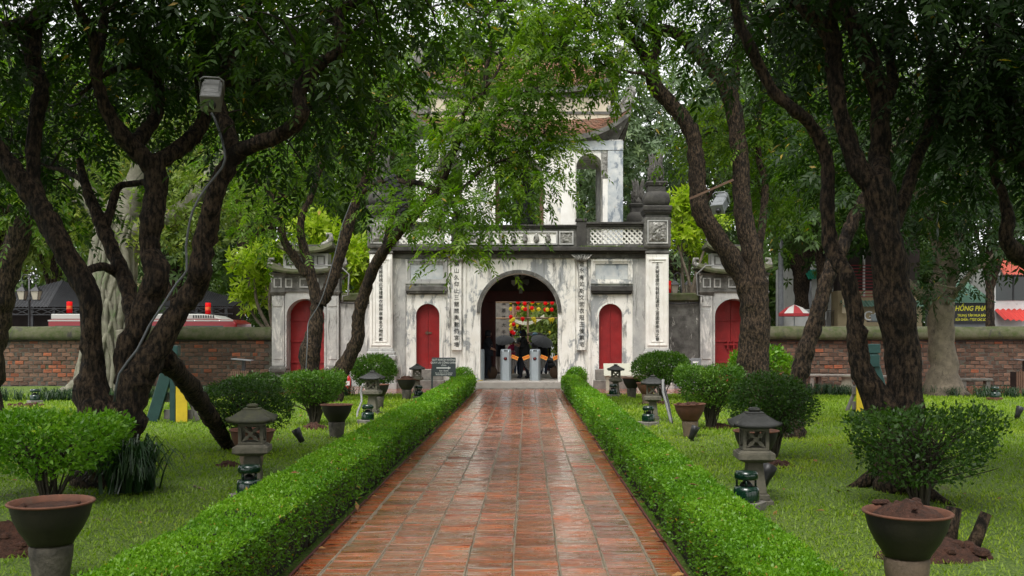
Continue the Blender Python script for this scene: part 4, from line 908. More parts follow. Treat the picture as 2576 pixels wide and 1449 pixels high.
tree('tree with a leaning forked trunk standing before the left side gate', [
    L(27, (783, 1018, 58), (780, 940, 52), (783, 870, 50), (795, 815, 36), (796, 755, 31), (784, 700, 27), (770, 645, 26), (757, 585, 19), (760, 545, 18), (778, 505, 16), (815, 400, 15), (848, 360, 12), (870, 350, 9)),
    L(27, (806, 765, 34), (832, 715, 32), (856, 640, 29), (878, 565, 27), (897, 500, 24), (918, 455, 22), (935, 385, 19), (942, 330, 17), (960, 280, 13), (1020, 210, 9)),
    L(27, (772, 692, 24), (735, 638, 22), (711, 594, 20), (704, 530, 17), (675, 485, 15), (640, 450, 11), (600, 380, 8)),
    L(27, (838, 1018, 52), (850, 950, 44), (878, 900, 37), (900, 850, 34, -.1), (901, 800, 31, -.2), (917, 735, 30, -.4), (945, 665, 28, -.7), (977, 615, 27, -1), (1010, 577, 26, -1.2), (1060, 523, 22, -1.5), (1105, 478, 20, -1.8), (1130, 405, 19, -2), (1165, 335, 17, -2.2), (1202, 288, 16, -2.3), (1218, 230, 14, -2.4), (1226, 165, 12, -2.5), (1240, 80, 9, -2.5)),
    L(27, (975, 612, 24, -1), (982, 560, 17, -.8), (995, 520, 15, -.6), (985, 480, 14, -.4), (1005, 440, 12, -.3)),
    L(27, (1100, 480, 15, -1.8), (1060, 462, 14, -1.5), (1010, 455, 12, -1), (960, 452, 11, -.5)),
    L(27, (1160, 340, 12, -2.2), (1175, 268, 9, -2.6), (1235, 205, 7, -3), (1262, 160, 5, -3)),
    L(27, (1165, 335, 10, -2.2), (1235, 312, 9, -2.8), (1258, 285, 8, -3), (1285, 250, 6, -3.2), (1340, 225, 5, -3.4)),
    L(27, (1105, 475, 10, -1.8), (1165, 470, 8, -2.2), (1210, 430, 7, -2.8), (1260, 405, 6, -3.2), (1330, 380, 5, -3.4)),
    L(27, (1062, 430, 9, -1.4), (1110, 350, 8, -1.8), (1160, 250, 7, -2), (1172, 170, 5, -2.2)),
    L(27, (898, 505, 12), (930, 470, 11, -.5), (985, 452, 11, -1), (1035, 465, 11, -1.4)),
], [
    ((1225, 330, 24.5), (1.5, 1.3, 1.1), 38), ((1335, 290, 24), (1.0, 1.1, .9), 22), ((1385, 345, 24.4), (.5, .6, .4), 9), ((1150, 550, 23.5), (1.1, .8, .5), 14), ((1130, 622, 23.2), (.45, .4, .2), 4), ((1080, 400, 26), (1.3, 1.1, 1.0), 16), ((1310, 450, 23.8), (.55, .7, .45), 10), ((1270, 540, 23.6), (.5, .5, .3), 4),
    ((930, 240, 27), (2.0, 1.8, 1.3), 30), ((1190, 150, 26), (2.3, 1.8, 1.2), 32), ((1380, 120, 24), (1.8, 1.5, 1.0), 24), ((690, 545, 27), (.6, .6, .7), 12), ((660, 410, 27.5), (1.2, 1.2, 1.0), 20), ((820, 420, 28), (1.2, 1.2, 1.0), 18), ((1250, 0, 25), (2.8, 2, 1.2), 30), ((900, 60, 28), (2.6, 2, 1.3), 24), ((1010, 520, 25), (.9, .8, .5), 8),
], l_mid, 102, m_bark, nseg=16, knob=.22, size=1.22, sprays=14, spread=.40, skel_min=3.4)
tree('tall two-stemmed tree on the right lawn before the right side gate', [
    L(25, (1908, 1035, 80), (1905, 955, 62), (1905, 880, 60), (1908, 800, 58), (1902, 700, 54), (1886, 620, 50), (1868, 520, 46), (1862, 400, 44), (1850, 300, 43), (1832, 235, 40), (1800, 185, 38), (1760, 140, 34), (1718, 95, 30), (1680, 77, 28), (1625, 68, 24), (1580, 40, 18)),
    L(25, (1895, 1020, 60), (1885, 900, 56), (1888, 800, 54), (1880, 730, 52), (1845, 660, 50), (1800, 590, 48), (1765, 530, 46), (1755, 470, 44), (1752, 400, 42), (1735, 325, 40), (1690, 262, 38), (1645, 215, 36), (1638, 160, 34), (1610, 118, 33), (1570, 78, 27), (1560, 20, 22), (1550, -60, 16)),
    L(25, (1640, 165, 26), (1652, 110, 25, .3), (1642, 40, 22, .6), (1650, -50, 16, .8)),
    L(25, (1840, 250, 26), (1855, 150, 24, .6), (1865, 50, 20, 1.2), (1880, -60, 14, 1.5)),
    L(25, (1900, 700, 22, .2), (1925, 480, 18, .4), (1908, 390, 15, .5), (1915, 250, 12, .6), (1960, 190, 9, .8)),
], [
    ((1480, 40, 24), (1.5, 1.5, .9), 26), ((1610, 30, 25), (.9, 1.2, .6), 11), ((1790, 60, 25), (1.5, 1.6, 1.0), 24), ((1800, 330, 26.5), (.8, 1, .9), 16), ((1940, 330, 26), (1.2, 1.2, 1.2), 26), ((1900, 480, 27), (.8, .9, .8), 14), ((2030, 180, 26), (1.9, 1.6, 1.4), 30), ((1480, -120, 24), (2.2, 2, 1.2), 20), ((1720, -150, 25), (1.5, 2, 1.2), 14), ((1960, -100, 25), (2.6, 2, 1.4), 26), ((2040, 480, 27.5), (1.2, 1, 1.0), 18), ((1520, 165, 24), (.8, .8, .6), 10),
], l_mid, 103, m_bark, nseg=18, knob=.22, size=1.3, sprays=13, spread=.42, skel_min=3.2, extra_roots=0, flare=1.2)
D4 = 12.0
tree('massive dark multi-stemmed tree on the right lawn near the path', [
    L(D4, (2272, 1255, 125), (2270, 1170, 118), (2274, 1090, 112), (2275, 1000, 88), (2268, 880, 88), (2255, 790, 90), (2243, 710, 92), (2232, 630, 86), (2220, 550, 80), (2208, 480, 80), (2200, 445, 78)),
    L(D4, (2228, 1035, 96), (2196, 985, 66), (2165, 920, 54), (2155, 850, 48), (2148, 770, 44), (2132, 700, 42), (2108, 655, 40, .1), (2088, 610, 38, .2), (2082, 540, 36, .2), (2082, 450, 35, .2), (2076, 385, 33, .2), (2040, 315, 31, .1), (1992, 272, 30, 0), (1945, 228, 30, 0), (1918, 180, 28, 0), (1885, 110, 27, -.1), (1860, 60, 26, -.1), (1845, -10, 22, -.2), (1830, -100, 16, -.2)),
    L(D4, (2200, 470, 62), (2165, 430, 55), (2132, 350, 46, .1), (2112, 270, 40, .1), (2098, 170, 42, .2), (2094, 100, 46, .2), (2060, 55, 40, .2), (2015, 10, 36, .2), (1960, -60, 28, .3)),
    L(D4, (2210, 470, 58), (2214, 400, 50, .3), (2215, 320, 47, .3), (2214, 250, 50, .4), (2196, 180, 50, .4), (2170, 110, 46, .5), (2140, 50, 44, .5), (2105, 0, 40, .6), (2085, -80, 30, .7)),
    L(D4, (2225, 250, 36, .4), (2245, 215, 30, .6), (2240, 150, 24, .8), (2246, 90, 22, 1), (2262, 20, 18, 1.2)),
    L(D4, (2240, 590, 40, .2), (2280, 480, 34, .4), (2310, 390, 32, .6), (2340, 325, 32, .8), (2352, 250, 31, 1), (2345, 170, 28, 1.2), (2335, 70, 26, 1.4), (2330, -40, 22, 1.6)),
    L(D4, (2095, 105, 34, .2), (2092, 40, 30, .1), (2110, -40, 24, 0)),
], [
    ((1900, 60, 13), (1.3, 1.6, .8), 14), ((2030, 130, 14), (1.3, 1.6, .9), 16), ((2300, 90, 13.5), (1.5, 1.8, .8), 20), ((2480, 110, 12.5), (1.4, 1.8, .9), 22), ((2430, 260, 13), (1.2, 1.4, .6), 14), ((2150, 0, 13), (1.8, 2, .8), 18), ((2530, 330, 13), (.7, 1.2, .7), 9),
    ((2000, -240, 12), (2.2, 2.5, 1.1), 36), ((2350, -250, 12), (2.4, 2.5, 1.2), 44), ((2650, -150, 12), (2.0, 2.5, 1.2), 30),
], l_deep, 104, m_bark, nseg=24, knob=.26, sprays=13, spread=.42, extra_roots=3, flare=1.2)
tree('dark slanting tree trunk crossing behind the massive right-hand tree', [
    L(18, (1985, 1110, 62), (2000, 1010, 50), (2014, 930, 46), (2042, 835, 42), (2070, 735, 37), (2092, 670, 35), (2112, 640, 34), (2135, 580, 33), (2160, 525, 30), (2190, 470, 26), (2240, 380, 22), (2300, 280, 16)),
], [((2180, 420, 19), (1.0, 1.2, 1.0), 16), ((2420, 420, 19), (1.8, 1.5, 1.2), 22), ((2290, 300, 19), (1.6, 1.5, 1.3), 24), ((2110, 300, 19.5), (1.2, 1.3, 1.1), 16)], l_deep, 105, m_bark, nseg=16, knob=.25, size=1.2, skel_min=3.2)
tree('pale-barked tree with spreading foot near the right brick wall', [
    L(29.5, (2375, 1000, 100), (2374, 960, 76), (2372, 900, 66), (2368, 850, 64), (2366, 780, 66), (2372, 720, 62), (2380, 650, 58), (2368, 590, 50), (2345, 535, 44), (2310, 470, 36), (2280, 390, 28), (2270, 300, 20)),
    L(29.5, (2356, 780, 36), (2330, 752, 30), (2300, 728, 26), (2260, 690, 20), (2230, 660, 14)),
    L(29.5, (2380, 650, 44), (2410, 590, 36), (2420, 520, 30), (2440, 440, 24), (2470, 350, 18)),
    L(29.5, (2385, 760, 18, -.4), (2420, 715, 14, -.8), (2450, 680, 12, -1), (2478, 665, 9, -1.2)),
], [((2330, 560, 29), (1.5, 1.3, 1.2), 20), ((2450, 480, 29), (2, 1.5, 1.5), 26), ((2290, 400, 30), (2, 1.5, 1.5), 24), ((2350, 715, 28.6), (.7, .7, .4), 6), ((2550, 590, 28.5), (1.0, 1.2, 1.2), 14), ((2420, 250, 30), (2.5, 2, 1.8), 26)], l_deep, 106, m_bark_l, nseg=20, knob=.22, size=1.35, skel_min=3.0, extra_roots=0, flare=1.35)
tree('dark tree at the right picture edge with thick low bent limbs', [
    L(13, (2720, 1245, 110), (2700, 1000, 90), (2680, 800, 84), (2660, 640, 76), (2625, 540, 66), (2600, 430, 58), (2560, 330, 50), (2532, 240, 44), (2515, 170, 40), (2530, 90, 36), (2535, 0, 30), (2540, -100, 22)),
    L(13, (2660, 660, 60), (2605, 655, 56, -.2), (2560, 640, 46, -.4), (2530, 600, 36, -.5), (2535, 550, 30, -.5), (2520, 480, 24, -.4), (2500, 440, 20, -.3), (2500, 370, 18, -.2), (2485, 330, 18, 0), (2480, 230, 14, .2)),
    L(13, (2650, 480, 44, .3), (2580, 425, 38, .5), (2520, 385, 32, .8), (2485, 360, 28, 1), (2480, 350, 22, 1)),
    L(13, (2590, 290, 30, .6), (2500, 270, 26, .9), (2420, 245, 22, 1.2), (2370, 235, 16, 1.4)),
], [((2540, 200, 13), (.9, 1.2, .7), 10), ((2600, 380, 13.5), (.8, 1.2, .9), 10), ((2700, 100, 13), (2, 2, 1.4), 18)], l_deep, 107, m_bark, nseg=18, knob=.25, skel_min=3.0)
tree('thick dark limb of a tree leaning in at the left picture edge', [
    L(20, (-60, 1070, 110), (-40, 900, 95), (-10, 760, 80), (18, 690, 60), (40, 620, 56), (62, 560, 50), (85, 520, 44), (100, 480, 36), (110, 400, 28), (90, 300, 22)),
    L(20, (70, 545, 30), (30, 530, 26), (-20, 520, 22)),
], [((80, 330, 20), (1.6, 1.5, 1.3), 22), ((-20, 480, 20), (1.2, 1.2, 1.0), 12), ((20, 200, 21), (2, 2, 1.4), 22)], l_mid, 108, m_bark, nseg=16, knob=.25, size=1.2, skel_min=3.2)
# banyan with hanging roots, in front of the left wall
t = tree('pale banyan with a broad trunk of fused roots by the left wall', [
    L(32, (262, 995, 150), (266, 930, 122), (272, 860, 116), (280, 780, 112), (286, 700, 108), (292, 620, 104), (300, 560, 98), (318, 520, 88)),
    L(32, (310, 560, 70), (330, 490, 58), (350, 430, 44), (360, 340, 34), (370, 240, 26)), L(32, (300, 590, 62), (380, 570, 52), (430, 545, 46), (480, 510, 40), (520, 450, 30), (560, 380, 22)), L(32, (290, 580, 60), (240, 520, 48), (200, 450, 40), (170, 350, 30)),
    L(31.6, (225, 1000, 30), (215, 930, 24), (222, 850, 20), (232, 760, 20), (250, 660, 20)), L(31.5, (310, 1000, 26), (302, 920, 20), (296, 840, 18), (310, 750, 20), (318, 660, 18), (300, 590, 18)), L(31.4, (265, 1000, 22), (272, 910, 18), (262, 820, 16), (285, 720, 18), (272, 640, 16)),
    L(31.4, (150, 992, 22), (190, 972, 34), (225, 930, 34), (250, 860, 26)), L(31.4, (345, 1000, 20), (325, 960, 30), (312, 900, 26), (300, 830, 20)),
], [((420, 560, 32), (2, 1.6, 1.0), 28), ((520, 500, 32), (2, 1.6, 1.4), 30), ((330, 420, 33), (2.6, 2, 1.6), 34), ((160, 520, 33), (1.8, 1.6, 1.3), 24), ((450, 330, 33), (2.5, 2, 1.6), 30), ((170, 330, 33), (2.6, 2, 1.8), 28)], l_bgy, 109, m_bark_b, style='oval', nseg=26, knob=.20, size=.8, sprays=12, spread=.5, skel_min=4.5, extra_roots=0, flare=1.15)
rng = np.random.default_rng(77)
for k in range(22):
    a = -math.pi + math.pi * (k + rng.random()) / 22; tw = rng.normal() * .5; rows = []
    for u, v, w in ((262, 1000, 150), (266, 930, 126), (272, 860, 116), (280, 780, 112), (286, 700, 108), (292, 620, 104), (305, 545, 92)):
        q = P(u, v, 32); r = w * 32 / F / 2 * 1.04; ang = a + tw * (1000 - v) / 400 + .25 * math.sin(v * .02 + k); rows.append((q.x + math.cos(ang) * r, q.y + math.sin(ang) * r, q.z - (.25 if v == 1000 else 0), .035 + .05 * rng.random()))
    sp = spline(rows, .15); MB().tube(sp[:, :3], list(np.maximum(sp[:, 3], .02)), 6, knob=.3, seed=k).build('aerial_root', m_bark_b, t)
# ------------------------------------------------------------------ trees beyond the walls
def far_tree(label, x, y, H, Rr, material, seed, size=1.4, n=46, zlow=4.5, sprays=8, style='whorl', bark=None, lean=0, name='tree', trunk_r=.45):
    rn = np.random.default_rng(seed); ells = []; n = int(n * 1.25); size *= 1.12
    ells.append((Vector((x, y, (H + zlow) / 2)), (Rr * .8, Rr * .8, (H - zlow) * .42), n))
    for k in range(6):
        a = 2 * math.pi * (k + rn.random() * .5) / 6; zz = zlow + (H - zlow) * (.25 + .6 * rn.random()); q = Rr * .62
        ells.append((Vector((x + math.cos(a) * q, y + math.sin(a) * q, zz)), (Rr * .5, Rr * .5, (H - zlow) * .22), n // 2))
    r = trunk_r; limbs = [[(x + lean, y, -.1, r), (x + lean * .6, y, zlow * .5, r * .85), (x, y, zlow + 1, r * .75), (x + .3, y, H * .7, r * .35)]]
    for k in range(4):
        a = rn.random() * 6.28; limbs.append([(x + lean * .1, y, zlow * .8, r * .5), (x + math.cos(a) * Rr * .3, y + math.sin(a) * Rr * .3, zlow + (H - zlow) * .3, r * .35), (x + math.cos(a) * Rr * .6, y + math.sin(a) * Rr * .6, zlow + (H - zlow) * .55, r * .18)])
    return tree(label, limbs, ells, material, seed, bark or m_bark, style=style, size=size, sprays=sprays, spread=.85, nseg=10, skel_min=zlow * .7, group='trees beyond the walls', name=name, world=True)
far_tree('broad yellow-green tree beyond the far left of the wall', -25, 47, 17, 6, l_bgy, 201, 1.35, 44, 5.5)
far_tree('tall green tree beyond the wall behind the banyan', -17.5, 50, 19, 6, l_bg, 202, 1.35, 50, 5.5)
far_tree('dark tree leaning beyond the wall left of the side gate', -12, 44, 16, 5, l_bg, 203, 1.25, 50, 4.6, lean=3.5, trunk_r=.6)
far_tree('dark dense tree behind the left corner of the gate house', -7.6, 49, 19, 5.5, l_bg, 204, 1.3, 54, 3.2)
far_tree('very tall tree rising straight behind the gate house roof', .5, 63, 23, 6, l_bg, 205, 1.6, 46, 9)
far_tree('grey-green mango tree right behind the gate house tower', 6.2, 46.5, 13.8, 5.2, l_bgb, 206, 1.2, 70, 2.0, 10)
far_tree('dense dark tree beyond the wall behind the right side gate', 13.2, 47, 17, 5.2, l_bg, 207, 1.3, 54, 5.2)
far_tree('tall dark tree beyond the right wall behind the shops', 20.5, 54, 20, 6.5, l_bg, 208, 1.4, 50, 7)
far_tree('broad dark tree beyond the far right of the wall', 27.5, 50, 19, 6.5, l_bg, 209, 1.4, 46, 6.5)
for k, (x, H) in enumerate(((-34, 22), (-23, 25), (-12, 24), (-3, 26), (19, 25), (29, 24), (39, 23))):
    far_tree(('far tree behind the houses at the left end of the skyline', 'far tall tree on the skyline behind the left shed', 'far tall tree on the skyline above the left side gate', 'far tall tree behind the gate house crown on the skyline', 'far tall tree on the skyline above the right brick wall', 'far tree on the skyline behind the black shop sign', 'far tree behind the red-roofed house at the right end')[k], x, 72 + (k % 3) * 3, H, 7, l_bg, 230 + k, 3.4, 22, 5, 8)
# frangipani behind the side gates
def frang(label, u, v0, d, seed, spots, material):
    rn = np.random.default_rng(seed); c = P(u, v0, d); limbs = [[(c.x, c.y, -.05, .16), (c.x + .1, c.y, .8, .14), (c.x, c.y, 1.6, .12), (c.x, c.y, 2.2, .09)]]; ells = []
    for uu, vv, rr, n in spots:
        e = P(uu, vv, d + rn.uniform(-.5, .5)); ells.append((e, (rr, rr * .8, rr * .75), n)); limbs.append([(c.x, c.y, 1.7, .08), (c.x + (e.x - c.x) * .5 + rn.normal() * .15, e.y, 1.7 + (e.z - 1.7) * .45, .06), (e.x, e.y, e.z - rr * .5, .04)])
    tree(label, limbs, ells, material, seed, m_bark_l, style='oval', size=1.35, sprays=5, spread=.24, nseg=9, knob=.12, skel_min=2.0, group='frangipani trees behind the gates', name='frangipani_tree', world=True)
frang('bright yellow-green frangipani tree around the left side gate', 690, 800, 37, 301, [(640, 660, .75, 22), (690, 640, .6, 14), (625, 740, .5, 10), (790, 580, .7, 26), (820, 600, .5, 14), (900, 650, .6, 20), (905, 710, .45, 12), (860, 620, .5, 12), (680, 720, .5, 8)], l_frang)
frang('sparse frangipani tree behind the right pillar of the gate', 1735, 780, 38, 302, [(1715, 510, .5, 12), (1740, 560, .7, 12), (1705, 600, .5, 6), (1760, 640, .6, 8), (1740, 500, .5, 9), (1790, 560, .5, 6)], l_frang)

# trees flanking the viewpoint: trunks outside the frame, boughs overhead and at the top edge
for s, lb in ((-1, 'left'), (1, 'right')):
    x = s * 6.2; rnn = np.random.default_rng(400 + s)
    limbs = [[(x, 3.5, -.1, .34), (x - s * .2, 3.6, 1.8, .27), (x - s * .5, 4.0, 3.6, .22), (x - s * 1.6, 5.2, 5.6, .15), (x - s * 2.6, 6.6, 6.6, .08)], [(x - s * .4, 3.9, 3.2, .18), (x + s * 1.2, 4.6, 5.2, .14), (x + s * 2, 6, 7, .09)], [(x - s * .5, 4.0, 3.4, .16), (x - s * .2, 2.5, 5.4, .12), (x - s * .6, .5, 7, .08)]]
    ells = [(Vector((x - s * 1.5, 6.0, 7.6)), (2.6, 2.6, 1.3), 26), (Vector((x + s * 2.2, 5.5, 7.8)), (2.6, 2.8, 1.4), 24), (Vector((x, 1.0, 8.0)), (3.4, 3.0, 1.4), 22), (Vector((x - s * 2.9, 7.4, 5.6)), (1.2, 1.0, .45), 12), (Vector((x + s * 1.0, 9.0, 8.2)), (3.2, 2.6, 1.2), 28)]
    tree('tree flanking the viewpoint on the %s with boughs over the path' % lb, limbs, ells, l_dark, 400 + s, m_bark, size=1.25, sprays=12, spread=.5, nseg=14, skel_min=3.0, world=True)

for k, (x, y, H) in enumerate(((-30, 62, 9), (-22.5, 64, 8), (-13, 61, 8.5), (14, 62, 9), (22.5, 64, 10), (31, 61, 9))):
    far_tree(('low bushy tree behind the shed at the far left', 'low bushy tree between the two sheds', 'low bushy tree behind the bus', 'low bushy tree behind the right side gate', 'low bushy tree behind the beige shop', 'low bushy tree behind the far right house')[k], x, y, H, 5, l_bg, 260 + k, 2.2, 26, 1.2, 8)
for k, (x, y) in enumerate(((-7, -5), (7, -5), (-3, -11), (4, -12), (-12, 4), (12, 4), (-11, -6), (11.5, -7))):  # unseen trees, added to block sky light and darken the foreground
    far_tree(('unseen tree added for shade, left behind the viewpoint', 'unseen tree added for shade, right behind the viewpoint', 'unseen tree added for shade behind the viewpoint left of the path', 'unseen tree added for shade behind the viewpoint right of the path', 'unseen tree added for shade at the left of the lawn outside the picture', 'unseen tree added for shade at the right of the lawn outside the picture', 'farther unseen tree added for shade, left behind the viewpoint', 'farther unseen tree added for shade, right behind the viewpoint')[k], x, y, 11, 4.2, l_dark, 280 + k, 3.2, 16, 3.6, 7, trunk_r=.3)

far_tree('street tree hanging over the white corner house', GX(2075, 42), 42.5, 10, 2.6, l_bg, 270, 1.38, 16, 4.9, 9, trunk_r=.2)
far_tree('street tree in front of the beige shop', GX(2250, 42), 43, 10.5, 2.8, l_deep, 271, 1.38, 16, 4.4, 9, trunk_r=.22)
far_tree('street tree left of the shop hut', GX(2520, 40), 41, 9.5, 2.4, l_bg, 272, 1.38, 13, 4.4, 9, trunk_r=.2)
far_tree('yellowing street tree behind the left street lamp', GX(110, 48), 49, 9.5, 3.4, l_bgy, 273, 1.50, 16, 4.2, 9, trunk_r=.2)
far_tree('dark street tree left of the yellow house', GX(350, 46), 50, 11, 3.6, l_bg, 274, 1.62, 17, 3.8, 9, trunk_r=.25)

far_tree('grey-green mango tree farther back between tower and pavilion', 3.8, 57, 15.5, 4.6, l_bgb, 275, 1.5, 34, 5.2, 8)
# ------------------------------------------------------------------ shrubs, clumps, soil
bush('near flat-topped light green shrub at the left picture edge', gl(128, 11.4, 0), None, (.92, .70, .98), 8500, l_hedge, 61, True, .055, 18, low=.36)
bush('near flat-topped dark open shrub behind the right foreground pot', gl(2316, 10.9, 0), None, (.80, .62, 1.06), 5600, l_bushd, 62, True, .05, 26, low=.24)
bush('round dark shrub behind the mossy stone lantern on the left', gl(622, 16.0, 0), None, (.68, .62, 1.13), 8000, l_bushd, 63, False, .045, 26, low=.26)
bush('flat-topped shrub on bare stems behind the left middle pot', gl(792, 20.3, 0), None, (.62, .5, 1.08), 8000, l_bush, 64, True, .05, 26, low=.42)
bush('round clipped shrub left of the exit sign', gl(940, 28.6, 0), None, (.70, .65, 1.16), 8000, l_bush, 65, False, .065, 16, low=.28)
bush('round clipped shrub in front of the right pillar', gl(1665, 28.0, 0), None, (.79, .7, 1.32), 9500, l_bush, 66, False, .065, 16, low=.28)
bush('flat-topped clipped shrub on bare stems behind the right middle pot', gl(1788, 19.6, 0), None, (.66, .52, 1.22), 9000, l_bush, 67, True, .05, 28, low=.40)
bush('round dark shrub behind the right near lantern', gl(1942, 15.2, 0), None, (.66, .6, 1.26), 9000, l_bushd, 68, False, .045, 28, low=.26)
bush('glossy leafy shrub before the right side gate', gl(1912, 31.5, 0), None, (1.0, .6, 1.36), 2600, l_hedge, 69, False, .14, 9, low=.15, jit=2)
bush('low spreading shrub left of the flat-topped left shrub', gl(640, 29.5, 0), None, (.9, .5, .62), 3000, l_bushd, 70, False, .08, 8, low=.1, jit=2)
strap_clump('dark arching strap-leaved clump by the foot of the big left tree', gl(330, 11.9, .02), .45, .62, 330, 71)
strap_clump('pale variegated strap-leaved clump below the left side gate', gl(700, 31, .0), .6, .55, 160, 72, material=leaf_mat('variegated_leaf', (.06, .12, .06), (.18, .24, .14), (.32, .36, .25), .1, .4))
strap_clump('small strap-leaved clump on the lawn edge left of the round shrub', gl(872, 29.2, .0), .45, .35, 120, 73)
def border(label, pts, seed, n, h):
    rng = np.random.default_rng(seed); allv = []; allf = []; off = 0; tints = []
    for k in range(n):
        t = rng.random() * (len(pts) - 1); i = int(t); f = t - i; x = pts[i][0] * (1 - f) + pts[i + 1][0] * f + rng.normal() * .12; y = pts[i][1] * (1 - f) + pts[i + 1][1] * f + rng.normal() * .35
        o = strap_clump(None, (x, y, .0), .30, h * rng.uniform(.8, 1.2), 22, seed * 100 + k); me = o.data
        co = np.empty(len(me.vertices) * 3, np.float32); me.vertices.foreach_get('co', co); co = co.reshape(-1, 3); fa = np.array([tuple(p.vertices) for p in me.polygons]) + off; off += len(co); allv.append(co); allf.append(fa)
        tv = np.empty(len(co), np.float32); me.attributes['tint'].data.foreach_get('value', tv); tints.append(tv); bpy.data.objects.remove(o); bpy.data.meshes.remove(me)
    me = bpy.data.meshes.new('border_grass'); me.from_pydata(np.vstack(allv).tolist(), [], np.vstack(allf).tolist()); at = me.attributes.new('tint', 'FLOAT', 'POINT'); at.data.foreach_set('value', np.concatenate(tints)); me.materials.append(l_strap)
    tag(link('border_grass', me), label, 'border plants', kind='stuff')
border('dark strap-leaved border along the far left edge of the lawn', [(-15, 26), (-12, 26.6), (-9.5, 27.6), (-8.2, 28.8)], 81, 130, .36)
border('dark strap-leaved border along the far right edge of the lawn', [(6.8, 29.3), (9, 29.2), (11.5, 29.0), (15, 27.6)], 82, 140, .34)
def mound(label, u, v, w, h, seed, group='soil mounds under shrubs', name='soil_mound'):
    x, y, _ = gp(u, v); w *= sk(y); h *= sk(y); rn = random.Random(seed); mb = MB(); n = 22; vs = [(0, 0, h)]; fs = []
    rings = [(.2, .95), (.42, .8), (.62, .55), (.82, .25), (1.0, 0), (1.08, -.2)]
    for r, hh in rings:
        for k in range(n):
            a = 2 * math.pi * k / n; q = Vector((math.cos(a) * r * 2.4, math.sin(a) * r * 2.4, seed)); j = 1 + .28 * mnoise.noise(q) + .12 * mnoise.noise(q * 3)
            vs.append((math.cos(a) * w * r * j, math.sin(a) * w * .7 * r * j, h * hh * (1 + .6 * mnoise.noise(q * 2.2)) + .02 * mnoise.noise(q * 6)))
    fs = [(0, 1 + k, 1 + (k + 1) % n) for k in range(n)] + [(1 + i * n + k, 1 + (i + 1) * n + k, 1 + (i + 1) * n + (k + 1) % n, 1 + i * n + (k + 1) % n) for i in range(len(rings) - 1) for k in range(n)]
    mb.add(vs, fs, True)
    for k in range(26):
        a = rn.random() * 6.28; r = w * rn.random() ** .5; s = rn.uniform(.015, .05) * w / .3; z = h * max(0, 1 - (r / w) ** 1.5) * .8
        mb.lathe([(s * .3, -s * .5), (s, -s * .1), (s * .8, s * .4), (s * .2, s * .65)], (math.cos(a) * r, math.sin(a) * r * .7, z + s * .3), 6, False)
    o = mb.build(name, m_soil, None, loc=(x, y, 0)); tag(o, label, 'soil', group); return o
mound('red soil heap beside the left foreground pot', 40, 1385, .34, .24, 1)
mound('red soil mound at the foot of the left flat-topped shrub', 790, 1080, .26, .13, 2)
mound('dark soil patch under the left round shrub by the lantern', 575, 1175, .20, .09, 3)
mound('soil mound under the right flat-topped shrub', 1805, 1078, .32, .11, 4)
mound('clumpy red soil heap behind the right foreground pot', 2345, 1400, .48, .16, 5)
mound('soil patch under the right round shrub behind the near lantern', 1945, 1172, .30, .08, 6)
mound('small soil patch under the round shrub by the right pillar', 1650, 1018, .5, .09, 7)
mound('soil patch left of the left border plants', 65, 1023, .5, .06, 8)
stp = thing('cut_stump', 'two short cut stubs of a branch behind the right foreground pot', 'stump', gp(2410, 1395))
for a, b, l in (((-.05, .1, 0), (.02, .12, .34), .07), ((.12, .05, 0), (.25, .08, .30), .055)):
    MB().tube([a, ((a[0] + b[0]) / 2, (a[1] + b[1]) / 2, (a[2] + b[2]) / 2), b], [l, l * .9, l * .8], 10, knob=.2).build('stub', m_bark, stp)
tag(MB().tube([P(488, 1222, 12.3), P(515, 1232, 12.2), P(545, 1248, 12.1)], [.012, .014, .008], 6, knob=.3).build('stick', m_bark_l), 'short broken stick lying on the left lawn', 'stick')

